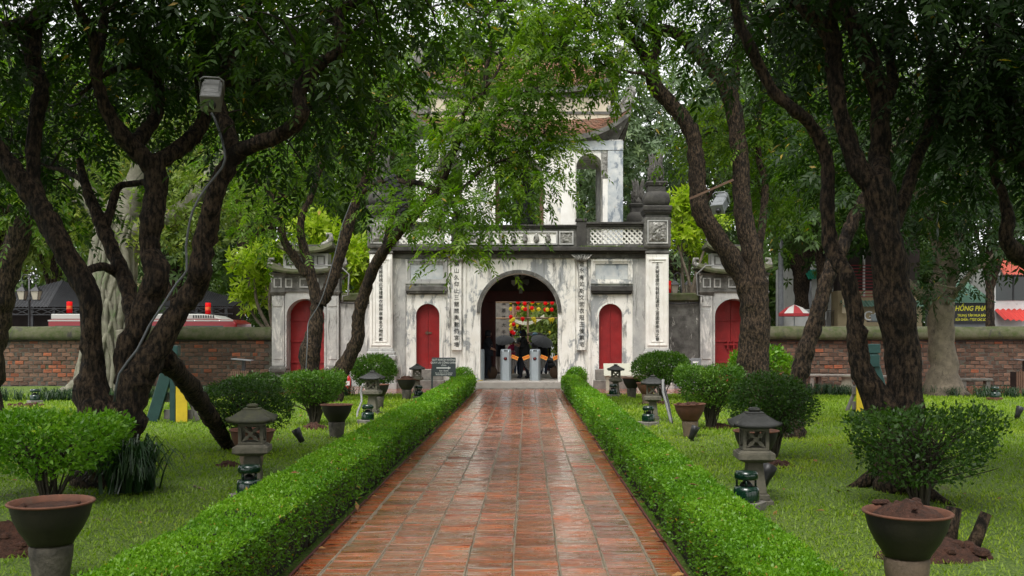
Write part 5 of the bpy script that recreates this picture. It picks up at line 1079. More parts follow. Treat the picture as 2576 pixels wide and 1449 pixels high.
# ------------------------------------------------------------------ pots on stands
def pot(label, slabel, u, v, seed, glazed=True, soil=.0, dia=.535, loc=None):
    x, y, _ = gp(u, v) if loc is None else loc; s = dia / .64; st = .28
    p = thing('pot_stand', slabel, 'stand', (x, y, 0), 0, 'stands under the lawn pots')
    MB().lathe([(.13 * s, -.02), (.135 * s, .05), (.145 * s, .12), (.16 * s, .2), (.165 * s, .26), (.155 * s, st)], n=22).build('drum', m_drum if glazed and 'pale drum' not in slabel else m_drum_t, p)
    t = thing('lawn_pot', label, 'pot', (x, y, st), random.gauss(0, .3), 'wide bowl pots on the lawn'); t.rotation_euler = (random.gauss(0, .012), random.gauss(0, .02), random.random() * 6)
    MB().lathe([(.02, .003), (.165 * s, .004), (.18 * s, .03), (.235 * s, .10), (.28 * s, .18), (.30 * s, .25), (.305 * s, .275)], n=32, cap=False).build('bowl', m_glaze if glazed else m_terra, t)
    MB().lathe([(.298 * s, .266), (.322 * s, .270), (.327 * s, .280), (.318 * s, .287), (.300 * s, .284), (.285 * s, .24), (.275 * s, .2)], n=32, cap=False).build('rim', m_terra, t)
    sm = MB(); n = 20; rn = random.Random(seed); vs = [(0, 0, .245 + soil)]
    for r in (.3, .6, .85, 1.0):
        for k in range(n):
            a = 2 * math.pi * k / n; q = Vector((math.cos(a) * r * 3, math.sin(a) * r * 3, seed)); vs.append((math.cos(a) * r * .272 * s, math.sin(a) * r * .272 * s, .245 + soil * max(0, 1 - r ** 2) * (1 + .8 * mnoise.noise(q)) + .018 * mnoise.noise(q * 3) * (r < .9)))
    sm.add(vs, [(0, 1 + k, 1 + (k + 1) % n) for k in range(n)] + [(1 + i * n + k, 1 + (i + 1) * n + k, 1 + (i + 1) * n + (k + 1) % n, 1 + i * n + (k + 1) % n) for i in range(3) for k in range(n)], True)
    for k in range(14 if soil > .02 else 4):
        a = rn.random() * 6.28; r = .2 * rn.random() ** .5; q = rn.uniform(.015, .04); sm.lathe([(q * .3, -q * .5), (q, 0), (q * .7, q * .4), (.004, q * .6)], (math.cos(a) * r, math.sin(a) * r, .255 + soil * .7), 6, False)
    sm.build('soil', m_soil, t)
pot('dark glazed bowl pot with orange rim in the left foreground', 'grey drum stand under the left foreground pot', 129, 1475, 1)
pot('dark glazed empty bowl pot on the left lawn in mid distance', 'grey drum stand under the left mid-distance pot', 847, 1103, 2)
pot('dark green glazed bowl pot heaped with soil near the exit sign', 'grey drum stand under the pot near the exit sign', 1023, 1006, 3, soil=.12)
pot('weathered bowl pot heaped with soil in the right foreground', 'pale drum stand under the right foreground pot', 2281, 1513, 4, soil=.10)
pot('terracotta bowl pot with soil on the right lawn in mid distance', 'terracotta drum stand under the right mid-distance pot', 1736, 1101, 5, False, .05)
pot('dark bowl pot with orange rim near the right red door', 'grey drum stand under the pot near the right red door', 1589, 1002, 6)
pot('bowl pot half hidden behind the mossy left lantern', 'stand under the pot behind the mossy left lantern', 633, 1200, 7, False, loc=gl(633, 13.2, 0))
pot('dark bowl pot half hidden behind the second left lantern', 'stand under the pot behind the second left lantern', 955, 1026, 8, loc=gl(952, 24.9, 0))
pot('dark bowl pot half hidden behind the right near lantern', 'stand under the pot behind the right near lantern', 1902, 1190, 9, loc=gl(1902, 13.1, 0))
pot('bowl pot half hidden behind the second right lantern', 'stand under the pot behind the second right lantern', 1622, 1020, 10, False, loc=gl(1628, 25.8, 0))

# ------------------------------------------------------------------ stone lanterns
def lantern(label, u, d, rz, roofm, bodym, k=1.0):
    t = thing('stone_lantern', label, 'lantern', gl(u, d), rz, 'stone lanterns beside the hedges'); k *= .88; t.scale = (k, k, k)
    MB().box(-.19, .19, -.19, .19, -.03, .055).box(-.15, .15, -.15, .15, .055, .12).build('base', bodym, t, .008)
    MB().frus((0, 0), .12, .47, .125, .125, .085, .085).build('leg', bodym, t, .008)
    MB().frus((0, 0), .47, .51, .11, .11, .20, .20).box(-.205, .205, -.205, .205, .511, .585).frus((0, 0), .586, .61, .19, .19, .16, .16).build('slab', bodym, t, .006)
    fb = empty('fire_box', (0, 0, 0), 0, t); b = MB(); z0, z1, w = .611, .86, .145
    b.box(-w, w, -w, w, z0, z0 + .03).box(-w, w, -w, w, z1 - .035, z1)
    for sx in (-1, 1):
        for sy in (-1, 1): b.box(min(sx * w, sx * (w - .04)), max(sx * w, sx * (w - .04)), min(sy * w, sy * (w - .04)), max(sy * w, sy * (w - .04)), z0 + .03, z1 - .035)
    b.build('frame', bodym, fb, .004)
    for q in range(4):
        R_ = Matrix.Rotation(q * math.pi / 2, 4, 'Z'); s = MB(); zc = (z0 + z1) / 2
        for sg in (-1, 1):
            for e in (-1, 1):
                pl = [(0, 0), (sg * .035 - e * 0, e * .065), (sg * .104, e * .09), (sg * .065, e * .028)]
                vs = [(a, -w + .008, zc + c) for a, c in pl] + [(a, -w + .03, zc + c) for a, c in pl]; s.add([R_ @ Vector(v) for v in vs], [(0, 1, 2, 3), (7, 6, 5, 4)] + [(i, i + 4, (i + 1) % 4 + 4, (i + 1) % 4) for i in range(4)])
        hub = [(math.cos(a) * .03, math.sin(a) * .03) for a in np.linspace(0, 6.283, 13)[:-1]]; vs = [R_ @ Vector((a, -w + .004, zc + c)) for a, c in hub] + [R_ @ Vector((a, -w + .03, zc + c)) for a, c in hub]
        s.add(vs, [tuple(range(12)), tuple(range(23, 11, -1))] + [(i, i + 12, (i + 1) % 12 + 12, (i + 1) % 12) for i in range(12)]); s.build('flower_grille', bodym, fb)
    rf = MB(); n = 12; rows = [(.25, .865), (.258, .90), (.20, .94), (.14, .99), (.10, 1.02)]; vs = []
    for r, z in rows:
        for k_ in range(4 * n):
            sd, a = divmod(k_, n); a = -1 + 2 * a / n; lift = .045 * abs(a) ** 4 * (r / .28) ** 3; fl_ = 1 + .04 * abs(a) ** 4; x, y = ((a, -1), (1, a), (-a, 1), (-1, -a))[sd]; vs.append((x * r * fl_, y * r * fl_, z + lift))
    m = 4 * n; rf.add(vs, [(i * m + k_, i * m + (k_ + 1) % m, (i + 1) * m + (k_ + 1) % m, (i + 1) * m + k_) for i in range(len(rows) - 1) for k_ in range(m)], True); rf.f += [tuple(range(m - 1, -1, -1)), tuple((len(rows) - 1) * m + k_ for k_ in range(m))]; rf.sm += [False, False]
    rf.build('roof', roofm, t)
    MB().frus((0, 0), 1.012, 1.04, .10, .10, .10, .10).frus((0, 0), 1.041, 1.075, .055, .055, .065, .065).frus((0, 0), 1.076, 1.09, .065, .065, .03, .03).build('knob', roofm, t, .008)
lantern('moss-roofed stone lantern nearest on the left lawn', 635, 11.8, .12, m_stone_moss, m_stone)
lantern('grey-roofed stone lantern second nearest on the left', 937, 23.0, -.1, m_stone_d, m_stone)
lantern('small far stone lantern near the left red door', 1049.5, 30.5, .0, m_stone_d, m_stone, .95)
lantern('black-roofed stone lantern nearest on the right lawn', 1897, 11.2, -.06, m_stone_d, m_stone)
lantern('wet grey-roofed stone lantern second nearest on the right', 1642, 21.2, -.15, m_stone_d, m_stone, .97)
lantern('small far stone lantern near the right red door', 1549, 29.3, .05, m_stone_d, m_stone, .97)

# ------------------------------------------------------------------ green garden speakers
def speaker(label, u, v, base=m_concrete, loc=None):
    x, y, _ = gp(u, v) if loc is None else loc
    t = thing('garden_speaker', label, 'speaker', (x, y, 0), random.random(), 'green garden speakers'); t.scale = (.88, .88, .88)
    MB().box(-.17, .17, -.17, .17, -.02, .10).build('base_block', base, t, .01)
    MB().lathe([(.02, .10), (.14, .10), (.142, .13), (.138, .22), (.125, .262), (.06, .27)], n=24).build('lower_drum', m_greenp, t)
    for k in range(4):
        a = k * math.pi / 2 + .4; MB().tube([(math.cos(a) * .10, math.sin(a) * .10, .26), (math.cos(a) * .10, math.sin(a) * .10, .345)], .012, 6).build('post', m_greenp, t)
    MB().lathe([(.075, .262), (.06, .30), (.02, .325)], n=16).build('cone', m_black, t)
    MB().lathe([(.02, .342), (.12, .342), (.128, .36), (.124, .40), (.113, .43), (.03, .438)], n=24).build('cap', m_greenp, t)
speaker('green garden speaker beside the mossy left lantern', 627, 1262, loc=gl(627, 11.25, 0))
speaker('green garden speaker beside the second left lantern', 925, 1062, loc=gl(925, 20.6, 0))
speaker('green garden speaker behind the far end of the left hedge', 1052, 1002, loc=gl(1053, 28, 0))
speaker('green garden speaker beside the right near lantern', 1877, 1272, loc=gl(1877, 10.75, 0))
speaker('green garden speaker beside the second right lantern', 1631, 1072)
speaker('green garden speaker behind the far end of the right hedge', 1543, 1000)
speaker('green garden speaker on the far left lawn', 88, 1016)
speaker('green garden speaker on a brick base on the far right lawn', 2502, 1008, m_terra)

# ------------------------------------------------------------------ spotlights in the grass, cables
def spot(label, u, v, tilt, rz, k=1.0):
    x, y, _ = gp(u, v); t = thing('ground_spotlight', label, 'spotlight', (x, y, 0), rz, 'black spotlights in the grass'); t.scale = (k, k, k)
    MB().tube([(0, 0, -.05), (0, 0, .10)], .012, 6).build('spike', m_black, t)
    M_ = Matrix.Translation((0, 0, .15)) @ Matrix.Rotation(tilt, 4, 'Y')
    b = MB().lathe([(.02, -.12), (.045, -.11), (.05, -.02), (.062, .03), (.07, .11), (.06, .115), (.052, .06)], n=16, cap=False); b.v = [tuple(M_ @ Vector(v)) for v in b.v]; b.build('housing', m_black, t)
    g = MB().lathe([(.001, .07), (.058, .07)], n=16, cap=False); g.v = [tuple(M_ @ Vector(v)) for v in g.v]; g.build('lens', m_greymet, t)
spot('black ground spotlight before the soil mound on the left lawn', 752, 1120, -.5, 0)
spot('black ground spotlight before the right terracotta pot', 1744, 1112, .4, 0)
spot('black ground spotlight at the foot of the right near lantern', 1925, 1242, .5, .4, 1.2)
spot('black ground spotlight at the far right of the lawn', 2562, 1058, .35, 0, 1.1)
def cable(label, rows, r, m, name='cable', cat='cable'):
    sp = spline([(*P(u, v, d), 0) for u, v, d in rows], .12); tag(MB().tube(sp[:, :3], r, 6).build(name, m), label, cat)
m_grey_pl = mat('grey_plastic', (.10, .105, .11), rough=.5, bump=0)
cable('grey conduit climbing the right stem of the big left tree', [(288, 1010, 11.9), (300, 940, 11.85), (345, 880, 11.9), (375, 820, 11.95), (405, 775, 11.95), (445, 712, 12.0), (470, 680, 12.0), (468, 620, 12.0), (485, 530, 11.95), (520, 470, 12.0), (560, 420, 12.0), (565, 380, 12.0), (545, 310, 12.2), (532, 285, 12.25)], .014, m_grey_pl)
cable('thin grey conduit up the forked trunk before the side gate', [(768, 965, 26.4), (773, 870, 26.4), (775, 815, 26.6), (785, 795, 26.6), (810, 750, 26.6), (840, 650, 26.6), (860, 570, 26.6), (885, 505, 26.6)], .014, m_grey_pl)
for dx, lb in ((0, 'thick'), (6, 'thin')): cable('%s cable running down behind the second right lantern' % lb, [(1668, 955, 21.0), (1668 + dx, 985, 20.9), (1675 + dx, 1010, 20.8), (1690 + dx * .4, 1072, 20.6)], .018 if dx else .028, m_whitemet if not dx else m_black)
cable('bundle of cable hanging beside the second left lantern', [(914, 965, 22.6), (908, 985, 22.6), (910, 1010, 22.5), (900, 1035, 22.3), (897, 1062, 22.1)], .025, m_whitemet)
cable('yellow cable lying along the gate step', [(1153, 925, 32.9), (1157, 945, 32.6), (1160, 957, 32.3), (1185, 961, 32.3), (1215, 956, 32.4)], .012, mat('yellow_plastic', (.5, .36, .02), rough=.5, bump=0))

# ------------------------------------------------------------------ floodlights in the trees
def flood(label, u, v, d, rx, rz, body, k, lensdown=True):
    q = P(u, v, d); t = thing('floodlight', label, 'floodlight', q, rz, 'floodlights fixed in the trees'); t.rotation_euler = (rx, 0, rz); t.scale = (k, k, k)
    b = MB().box(-.13, .13, -.26, .16, -.11, .11); b.frus((0, 0), .11, .13, .12, .2, .09, .15); b.build('housing', body, t, .025, seg=2)
    f = MB()
    for j in range(8): f.box(-.137, .137, -.22 + j * .045, -.205 + j * .045, -.09, .095)
    f.build('cooling_fin', body, t)
    MB().box(-.135, .135, -.30, -.262, -.125, .115).build('front_frame', body, t, .012)
    MB().lathe([(.04, 0), (.055, .01), (.045, .06), (.03, .065)], n=14).build('lens_tube', m_black, t, loc=(.02, -.30, -.02), rot=(R(90), 0, 0))
    MB().tube([(-.15, 0, -.03), (-.155, .02, .18), (-.10, .03, .22), (.10, .03, .22), (.155, .02, .18), (.15, 0, -.03)], .014, 6).build('bracket', body, t)
    return t
flood('off-white floodlight mounted high in the big left tree', 534, 235, 11.9, R(40), R(12), m_whitemet, .78)
flood('grey floodlight on the left stem of the two-stemmed right tree', 1815, 508, 24.2, R(38), R(-32), m_greymet, 1.1)
t = thing('floodlight', 'long black floodlight in the fork of the leaning left trunk', 'floodlight', P(1003, 495, 25.4), 0, 'floodlights fixed in the trees'); t.rotation_euler = (0, R(-24), 0)
MB().box(-.13, .13, -.10, .10, -.55, .55).build('housing', m_black, t, .02)
for j in range(9): MB().box(-.15, .15, -.13, .0, -.5 + j * .12, -.44 + j * .12).build('cooling_fin', m_black, t)
tag(MB().bar(P(1735, 500, 24.3), P(1845, 452, 24.1), .05).build('support_rail', m_wood), 'thin brown rail tied across the two-stemmed right tree', 'rail')

# ------------------------------------------------------------------ boards, signs, benches, bins
sg = thing('exit_sign', 'dark grey exit sign on two posts before the left red door', 'sign', gl(1117, 30.2, 0), R(-4))
m_sign = mat('slate_sign', (.065, .08, .085), (.055, .068, .072), 5, .5, .05, 40); m_wtxt = mat('white_print', (.8, .8, .78), rough=.5, bump=0)
for x in (-.36, .33): MB().box(x - .025, x + .025, -.02, .02, -.03, .78).build('post', m_sign, sg)
MB().box(-.36, .36, -.045, -.021, .54, 1.10).build('panel', m_sign, sg, .004)
for s_, z, b in (('QUÝ KHÁCH KHÔNG', 1.03, .078), ('QUAY LẠI CỔNG CHÍNH', .945, .078), ('LỐI RA', .865, .056), ('Exit / Sortie', .705, .062), ('Do not return to the entrance', .640, .046), ("Ne pas repasser par l'entrée", .590, .046)):
    text(s_, b, 'lettering', m_wtxt, sg, (0, -.047, z), bold=.001, ext=.001, shear=.2 if z < .75 else 0, sx=.92)
MB().prism([(-.22, .77), (.13, .77), (.13, .745), (.22, .79), (.13, .835), (.13, .81), (-.22, .81)], -.052, -.047).build('arrow', m_wtxt, sg)
def aframe(label, u, v, mirror):
    x, y, _ = gp(u, v); t = thing('wooden_stand', label, 'stand', (x, y, 0), 0, 'green and yellow wooden stands'); t.scale = (sk(y),) * 3; s = -1 if mirror else 1
    m_gw = mat('dark_green_painted_wood', (.012, .042, .040), (.02, .062, .056), 4, .4, .25, 25, stretch=.3); m_yw = mat('yellow_painted_wood', (.62, .45, .02), (.5, .36, .02), 5, .55, .3, 18, stain=((.2, .14, .02), 9, .62, .68, 1)); m_gr = mat('grey_weathered_wood', (.16, .15, .14), (.11, .10, .09), 4, .8, .3, 30, stretch=.3)
    MB().bar((s * -.52, 0, .02), (s * -.20, 0, 1.08), .25, .10).build('slanting_plank', m_gw, t, .01)
    MB().bar((s * .40, .15, .02), (s * .02, .1, 1.02), .07, .10).build('rear_plank', m_gr, t, .01)
    MB().box(s * -.08 - .06, s * -.08 + .06, -.04, .06, 0, 1.35).build('upright', m_gw, t, .008)
    MB().box(s * -.13 - .17, s * -.13 + .17, -.09, .10, 1.08, 1.36).frus((s * -.13, 0), 1.361, 1.40, .16, .09, .13, .07).frus((s * -.13, 0), 1.401, 1.62, .18, .1, .18, .1).build('capital', m_gw, t, .01)
    MB().box(s * .13 - .12, s * .13 + .12, -.10, -.055, .0, .82).build('yellow_panel', m_yw, t, .006)
    for z in (.06, .42, .72): MB().box(-.30, .32, .061, .10, z, z + .2).build('rung', m_gr, t, .006)
aframe('green and yellow wooden stand behind the big left tree', 445, 1062, False)
aframe('green and yellow wooden stand behind the massive right tree', 2178, 1038, True)
def bench(label, u, v, w, rz=0, d=None):
    t = thing('stone_bench', label, 'bench', gl(u, d), rz, 'stone benches along the right wall')
    MB().box(-w / 2, w / 2, -.2, .2, .40, .47).build('seat', m_concrete, t, .012)
    for s in (-1, 1): MB().box(s * w * .36 - .06, s * w * .36 + .06, -.16, .16, 0, .40).build('leg', m_concrete, t, .01)
bench('long stone bench against the right brick wall', 2085, 965, 1.7, 0, 33.6); bench('stone bench beside the slanting trunk by the right wall', 2035, 965, .9, 0, 33.9)
bench('short stone bench seen between the massive tree stems', 2222, 965, .6, 0, 32.6); bench('stone bench right of the pale-barked tree', 2452, 985, .95, R(-8), 30.4)
st = thing('tree_stump', 'low grey flared stump between the stone benches', 'stump', gl(2130, 31.5, 0)); MB().lathe([(.34, -.02), (.26, .08), (.17, .25), (.15, .42), (.20, .46), (.2, .50), (.02, .51)], n=12).build('trunk', m_bark_b, st)
def binn(label, u, d):
    t = thing('litter_bin', label, 'bin', gl(u, d), 0, 'slatted litter bins by the walls')
    for k in range(9): MB().box(-.30 + k * .067, -.245 + k * .067, -.22, -.20, .02, .62).build('slat', m_wood, t)
    MB().box(-.30, .30, -.198, .2, .0, .60).build('body', m_black, t); MB().box(.02, .12, -.05, .05, .60, .95).build('post', m_black, t)
    MB().obox((.03, 0, .98), .66, .4, .03, Matrix.Rotation(R(5), 3, 'Y')).build('lid', m_greymet, t)
binn('slatted litter bin with flat lid before the left brick wall', 608, 32.8); binn('slatted litter bin at the far right by the brick wall', 2572, 32.0)
nb = thing('notice_board', 'cream slanted notice board on legs below the right red door', 'notice board', gl(1568, 31.6, 0))
m_cream = mat('cream_paint', (.42, .41, .32), rough=.5, bump=.05)
for x in (-.5, .5): MB().box(x - .05, x + .05, -.05, .05, 0, .60).build('leg', m_cream, nb)
MB().obox((0, 0, .68), 1.25, .035, .46, Matrix.Rotation(R(-32), 3, 'X')).build('board', m_cream, nb, .006)
MB().box(-.6, .6, -.01, .03, .40, .46).build('rail', m_cream, nb)
fe = thing('fire_extinguisher', 'red fire extinguisher beside the leaning left trunk', 'extinguisher', gl(876, 31.3, .02)); m_fire = mat('red_enamel', (.5, .01, .012), rough=.3, bump=0, coat=.4)
MB().lathe([(.02, 0), (.085, .01), (.09, .05), (.09, .38), (.06, .45), (.03, .48), (.03, .52)], n=16).build('cylinder_body', m_fire, fe); MB().box(-.06, .07, -.02, .02, .52, .56).build('handle', m_black, fe); MB().tube([(.04, 0, .5), (.12, -.02, .4), (.10, -.03, .12)], .012, 6).build('hose', m_black, fe); MB().box(-.06, .06, -.096, -.088, .18, .32).build('label_plate', m_wtxt, fe)
si = thing('info_stand', 'narrow grey information stand among the shrubs near the right side gate', 'sign', gl(1751, 31.5, 0), R(-25))
MB().box(-.16, .16, -.02, .02, 0, 1.05).build('panel', m_greymet, si, .006)
for k in range(5): MB().box(-.1, .08, -.024, -.0205, .5 + k * .1, .55 + k * .1).build('text_block', m_wtxt, si)
pd = thing('plinth_box', 'grey plinth box beside the right pillar of the gate', 'plinth', gl(1705, 33.2, 0)); MB().box(-.34, .34, -.25, .25, 0, .95).box(-.4, .4, -.3, .3, .95, 1.0).build('box', m_greymet, pd, .01)
for s, lb, u in ((1, 'right', 1768), (-1, 'left', 862)):
    q = [P(u, 760, 34.6), P(u, 745, 34.6), P(u - s * 14, 742, 34.6), P(u - s * 16, 690, 34.6), P(u + s * 8, 668, 34.6), P(u + s * 90, 668, 34.6)]
    tag(MB().tube(q, .028, 8).build('drain_pipe', m_whitemet), 'white plastic pipe bracketed to the %s side gate' % lb, 'pipe')
# turnstiles in the passage
m_glass = mat('smoked_flap', (.06, .055, .05), rough=.15, bump=0, alpha=.55); m_stopo = mat('orange_sticker', (.75, .30, .04), rough=.5, bump=0); m_stopr = mat('red_print', (.45, .015, .01), rough=.5, bump=0); m_redl = mat('red_lamp_face', (.16, .01, .01), rough=.3, bump=0)
def turnstile(label, u, flaps):
    d = 33.75; t = thing('turnstile', label, 'turnstile', (GX(u, d), d, fl), 0, 'steel turnstiles in the passage'); w = .18
    pr = [(-w, .16), (-w, -.05), (-w * .62, -.16), (w * .62, -.16), (w, -.05), (w, .16)]; b = MB(); n = 6
    vs = [(x, y, 0) for x, y in pr] + [(x, y, 1.0) for x, y in pr] + [(x * .9, y * .5 + .05, 1.06) for x, y in pr]; b.add(vs, [tuple(range(5, -1, -1)), tuple(range(12, 18))] + [(i, (i + 1) % 6, 6 + (i + 1) % 6, 6 + i) for i in range(6)] + [(6 + i, 6 + (i + 1) % 6, 12 + (i + 1) % 6, 12 + i) for i in range(6)]); b.build('cabinet', m_steel, t, .006)
    MB().box(-.07, .07, -.163, -.158, .985, 1.02).build('display', m_black, t)
    MB().lathe([(.001, 0), (.062, 0), (.06, .012), (.001, .014)], n=16).build('lamp', m_black, t, loc=(-.01, -.161, .74), rot=(R(90), 0, 0)); MB().lathe([(.001, 0), (.04, 0), (.001, .004)], n=12).build('lamp_face', m_redl, t, loc=(-.01, -.176, .74), rot=(R(90), 0, 0))
    for s in flaps:
        f = empty('flap', (0, 0, 0), 0, t); MB().prism([(s * .185, .30), (s * .185, .86), (s * .40, .78), (s * .42, .70), (s * .30, .42)], -.006, .006).build('pane', m_glass, f)
        q = MB(); q.obox((s * .30, -.012, .78), .24, .006, .12, Matrix.Rotation(R(-s * -22), 3, 'Y')); q.build('sticker', m_stopo, f); text('STOP', .085, 'lettering', m_stopr, f, (s * .30, -.018, .78), rot=(R(90), R(s * 22), 0), bold=.002, ext=.001)
turnstile('left steel turnstile with stop flap in the passage', 1272.5, (1,)); turnstile('right steel turnstile with two stop flaps in the passage', 1346, (-1, 1)); turnstile('third steel turnstile half hidden at the left jamb of the passage', 1205, ()); turnstile('fourth steel turnstile at the right jamb of the passage', 1422, (-1,))
# ------------------------------------------------------------------ people and umbrellas at the gate
m_skin = mat('skin', (.36, .20, .14), rough=.6, bump=0); m_navy = mat('dark_navy_cloth', (.012, .014, .022), (.018, .02, .03), 12, .85, .3, 40); m_blackc = mat('black_cloth', (.010, .010, .011), (.018, .018, .02), 12, .85, .3, 40); m_jeans = mat('blue_jeans', (.03, .045, .085), (.04, .058, .105), 14, .9, .3, 60); m_pale = mat('pale_trousers', (.50, .42, .38), (.42, .35, .32), 12, .85, .2, 40); m_greyc = mat('grey_cloth', (.10, .10, .11), (.13, .13, .14), 12, .85, .3, 40); m_pink = mat('pink_shirt', (.55, .03, .12), rough=.8, bump=.1); m_hair = mat('black_hair', (.012, .010, .009), rough=.5, bump=.2); m_shoe = mat('dark_shoe', (.02, .02, .03), rough=.6, bump=0); m_orange = mat('orange_cloth', (.6, .28, .02), rough=.8, bump=.1)
def person(label, x, y, h, rz, top, bottom, arms, hood=None, hat=None, lean=.0, stride=.10):
    """one skinned body; arms = per side list of (forward, out, height) for elbow and wrist, in body-height fractions"""
    t = thing('person', label, 'person', (x, y, fl), rz, 'people in the passage'); S = h
    V = []; E = []; Rr = []
    def v(p, r, par=None):
        V.append((p[0] * S, p[1] * S, p[2] * S)); Rr.append(r * S); i = len(V) - 1
        if par is not None: E.append((par, i))
        return i
    # the figure faces +X
    pel = v((0, 0, .52), .082); wa = v((.004, 0, .60), .078, pel); ch = v((.01 + lean * .5, 0, .72), .092, wa); sh = v((.01 + lean * .8, 0, .80), .070, ch); nk = v((.012 + lean, 0, .845), .034, sh); hd = v((.03 + lean * 1.3, 0, .895), .050, nk); v((.028 + lean * 1.35, 0, .945), .052, hd); 
    v((.072 + lean * 1.4, 0, .905), .014, hd)  # nose ridge
    for s in (-1, 1):
        hp = v((0, s * .05, .49), .068, pel); kn = v((.02 + s * stride * .2, s * .052, .28), .046, hp); an = v((s * stride * .5, s * .055, .05), .030, kn); v((s * stride * .5 + .075, s * .06, .02), .024, an); v((s * stride * .5 - .02, s * .055, .022), .026, an)
        so = v((.01 + lean * .8, s * .105, .785), .050, sh); (ef, eo, eh), (wf, wo, wh) = arms[0 if s < 0 else 1]
        el = v((ef, s * eo, eh), .036, so); wr = v((wf, s * wo, wh), .024, el); dv = Vector((wf - ef, s * (wo - eo), wh - eh)).normalized(); pm = v((wf + dv.x * .03, s * wo + dv.y * .03, wh + dv.z * .03), .022, wr)
        for k in range(4):
            q = (k - 1.5) * .011; a = v((wf + dv.x * .065, s * wo + dv.y * .065 + q, wh + dv.z * .065), .0075, pm); v((wf + dv.x * (.09 - abs(k - 1.5) * .006), s * wo + dv.y * .085 + q, wh + dv.z * .085 - .012), .006, a)
        v((wf + dv.x * .04, s * wo - s * .028, wh + dv.z * .04 + .012), .007, pm)
    me = bpy.data.meshes.new('body'); me.from_pydata(V, E, []); o = link('body', me, t)
    m = o.modifiers.new('skin', 'SKIN'); sk = me.skin_vertices[0].data
    for i, r in enumerate(Rr): sk[i].radius = (r, r); sk[i].use_root = (i == 0)
    sk[ch].radius = (Rr[ch] * .95, Rr[ch] * 1.25); sk[pel].radius = (Rr[pel], Rr[pel] * 1.15)
    o.modifiers.new('sub', 'SUBSURF').levels = 2; o.modifiers['sub'].render_levels = 2
    dg = bpy.context.evaluated_depsgraph_get(); nm = bpy.data.meshes.new_from_object(o.evaluated_get(dg)); o.modifiers.clear(); o.data = nm
    nm.materials.clear()
    for q in (top, bottom, m_skin, m_shoe): nm.materials.append(q)
    wrs = [(Vector((a[1][0], s * a[1][1], a[1][2])) * S) for s, a in ((-1, arms[0]), (1, arms[1]))]
    for p in nm.polygons:
        c = p.center; z = c.z / S; k = 0
        if z > .855: k = 2
        elif z < .06: k = 3
        elif z < .50 and abs(c.y) < .10 * S: k = 1
        if min((c - w).length for w in wrs) < .085 * S and z < .85 and any((c - w).dot(w - Vector((arms[i][0][0], (-1, 1)[i] * arms[i][0][1], arms[i][0][2])) * S) > 0 for i, w in enumerate(wrs)): k = 2
        p.material_index = k; p.use_smooth = True
    hx = (.029 + lean * 1.35) * S; hz = .925 * S; r = .062 * S
    # jacket skirt covering the hips
    MB().lathe([(.098 * S, .455 * S), (.112 * S, .46 * S), (.112 * S, .55 * S), (.104 * S, .66 * S), (.09 * S, .70 * S)], (.002 * S, 0, 0), 16, cap=False).build('jacket_hem', top, t)
    f = MB()
    for s in (-1, 1): f.lathe([(.002, 0), (.007, .001), (.007, .004), (.001, .005)], (hx + .046 * S, s * .022 * S, .918 * S), 8)
    f.build('eye', m_hair, t)
    MB().box(hx + .044 * S, hx + .050 * S, -.014 * S, .014 * S, .882 * S, .887 * S).build('mouth', m_red, t)
    if hood: 
        q = MB(); q.lathe([(.03 * S, -.075 * S), (.068 * S, -.05 * S), (.072 * S, 0), (.066 * S, .035 * S), (.045 * S, .06 * S), (.01 * S, .068 * S)], (hx - .016 * S, 0, hz), 16); q.v = [(a if a < hx + .035 * S else hx + .035 * S, b, c) for a, b, c in q.v]; q.build('hood', hood, t)
    else:
        q = MB(); q.lathe([(.056 * S, -.02 * S), (.060 * S, .01 * S), (.050 * S, .035 * S), (.02 * S, .05 * S), (.003, .052 * S)], (hx - .006 * S, 0, hz), 14); q.build('hair', m_hair, t)
    if hat == 'cone': MB().lathe([(.002, .12 * S), (.14 * S, .02 * S), (.138 * S, .012 * S), (.002, .11 * S)], (hx, 0, hz), 20).build('conical_hat', m_cream, t)
    if hat == 'cap': MB().lathe([(.064 * S, .0), (.062 * S, .03 * S), (.04 * S, .055 * S), (.003, .06 * S)], (hx, 0, hz), 14).box(hx + .04 * S, hx + .11 * S, -.04 * S, .04 * S, hz, hz + .006 * S).build('cap', mat('pale_blue_cap', (.25, .45, .55), rough=.8, bump=0) if 'pale blue' in label else mat('blue_cap', (.02, .06, .2), rough=.8, bump=0), t)
    return t
DN = [((-.02, .15, .63), (.03, .15, .49))] * 2; PH = [((.03, .14, .64), (.15, .04, .69)), ((.03, .14, .64), (.15, .05, .68))]; UM = [((-.02, .15, .63), (.03, .15, .49)), ((.06, .12, .66), (.13, .05, .72))]
person('person in dark hooded coat standing at the left jamb of the passage', GX(1227, 35.3), 35.3, 1.74, 0, m_navy, m_navy, [((.02, .13, .64), (.11, .06, .60))] * 2, hood=m_navy)
person('person in black hooded jacket and blue cap looking down at their hands', GX(1320, 35.4), 35.4, 1.74, math.pi, m_blackc, m_navy, PH, hood=m_blackc, hat='cap', lean=.02, stride=.16)
person('smaller person in grey jacket and jeans behind the jacketed figure', GX(1306, 39.0), 39.0, 1.48, R(60), m_greyc, m_jeans, PH, hood=m_greyc)
person('person in pale trousers under the left umbrella', GX(1256, 39.6), 39.6, 1.56, R(70), m_navy, m_pale, UM)
person('child in pink shirt and conical hat between the umbrellas', GX(1291, 40.0), 40.0, 1.40, R(-90), m_pink, m_jeans, DN, hat='cone')
person('person in dark jeans under the right front umbrella', GX(1368, 39.6), 39.6, 1.58, R(90), m_blackc, m_jeans, UM)
person('person in pale blue cap under the rear black umbrella', GX(1349, 40.3), 40.3, 1.70, R(160), m_greyc, m_navy, UM, hat='cap')
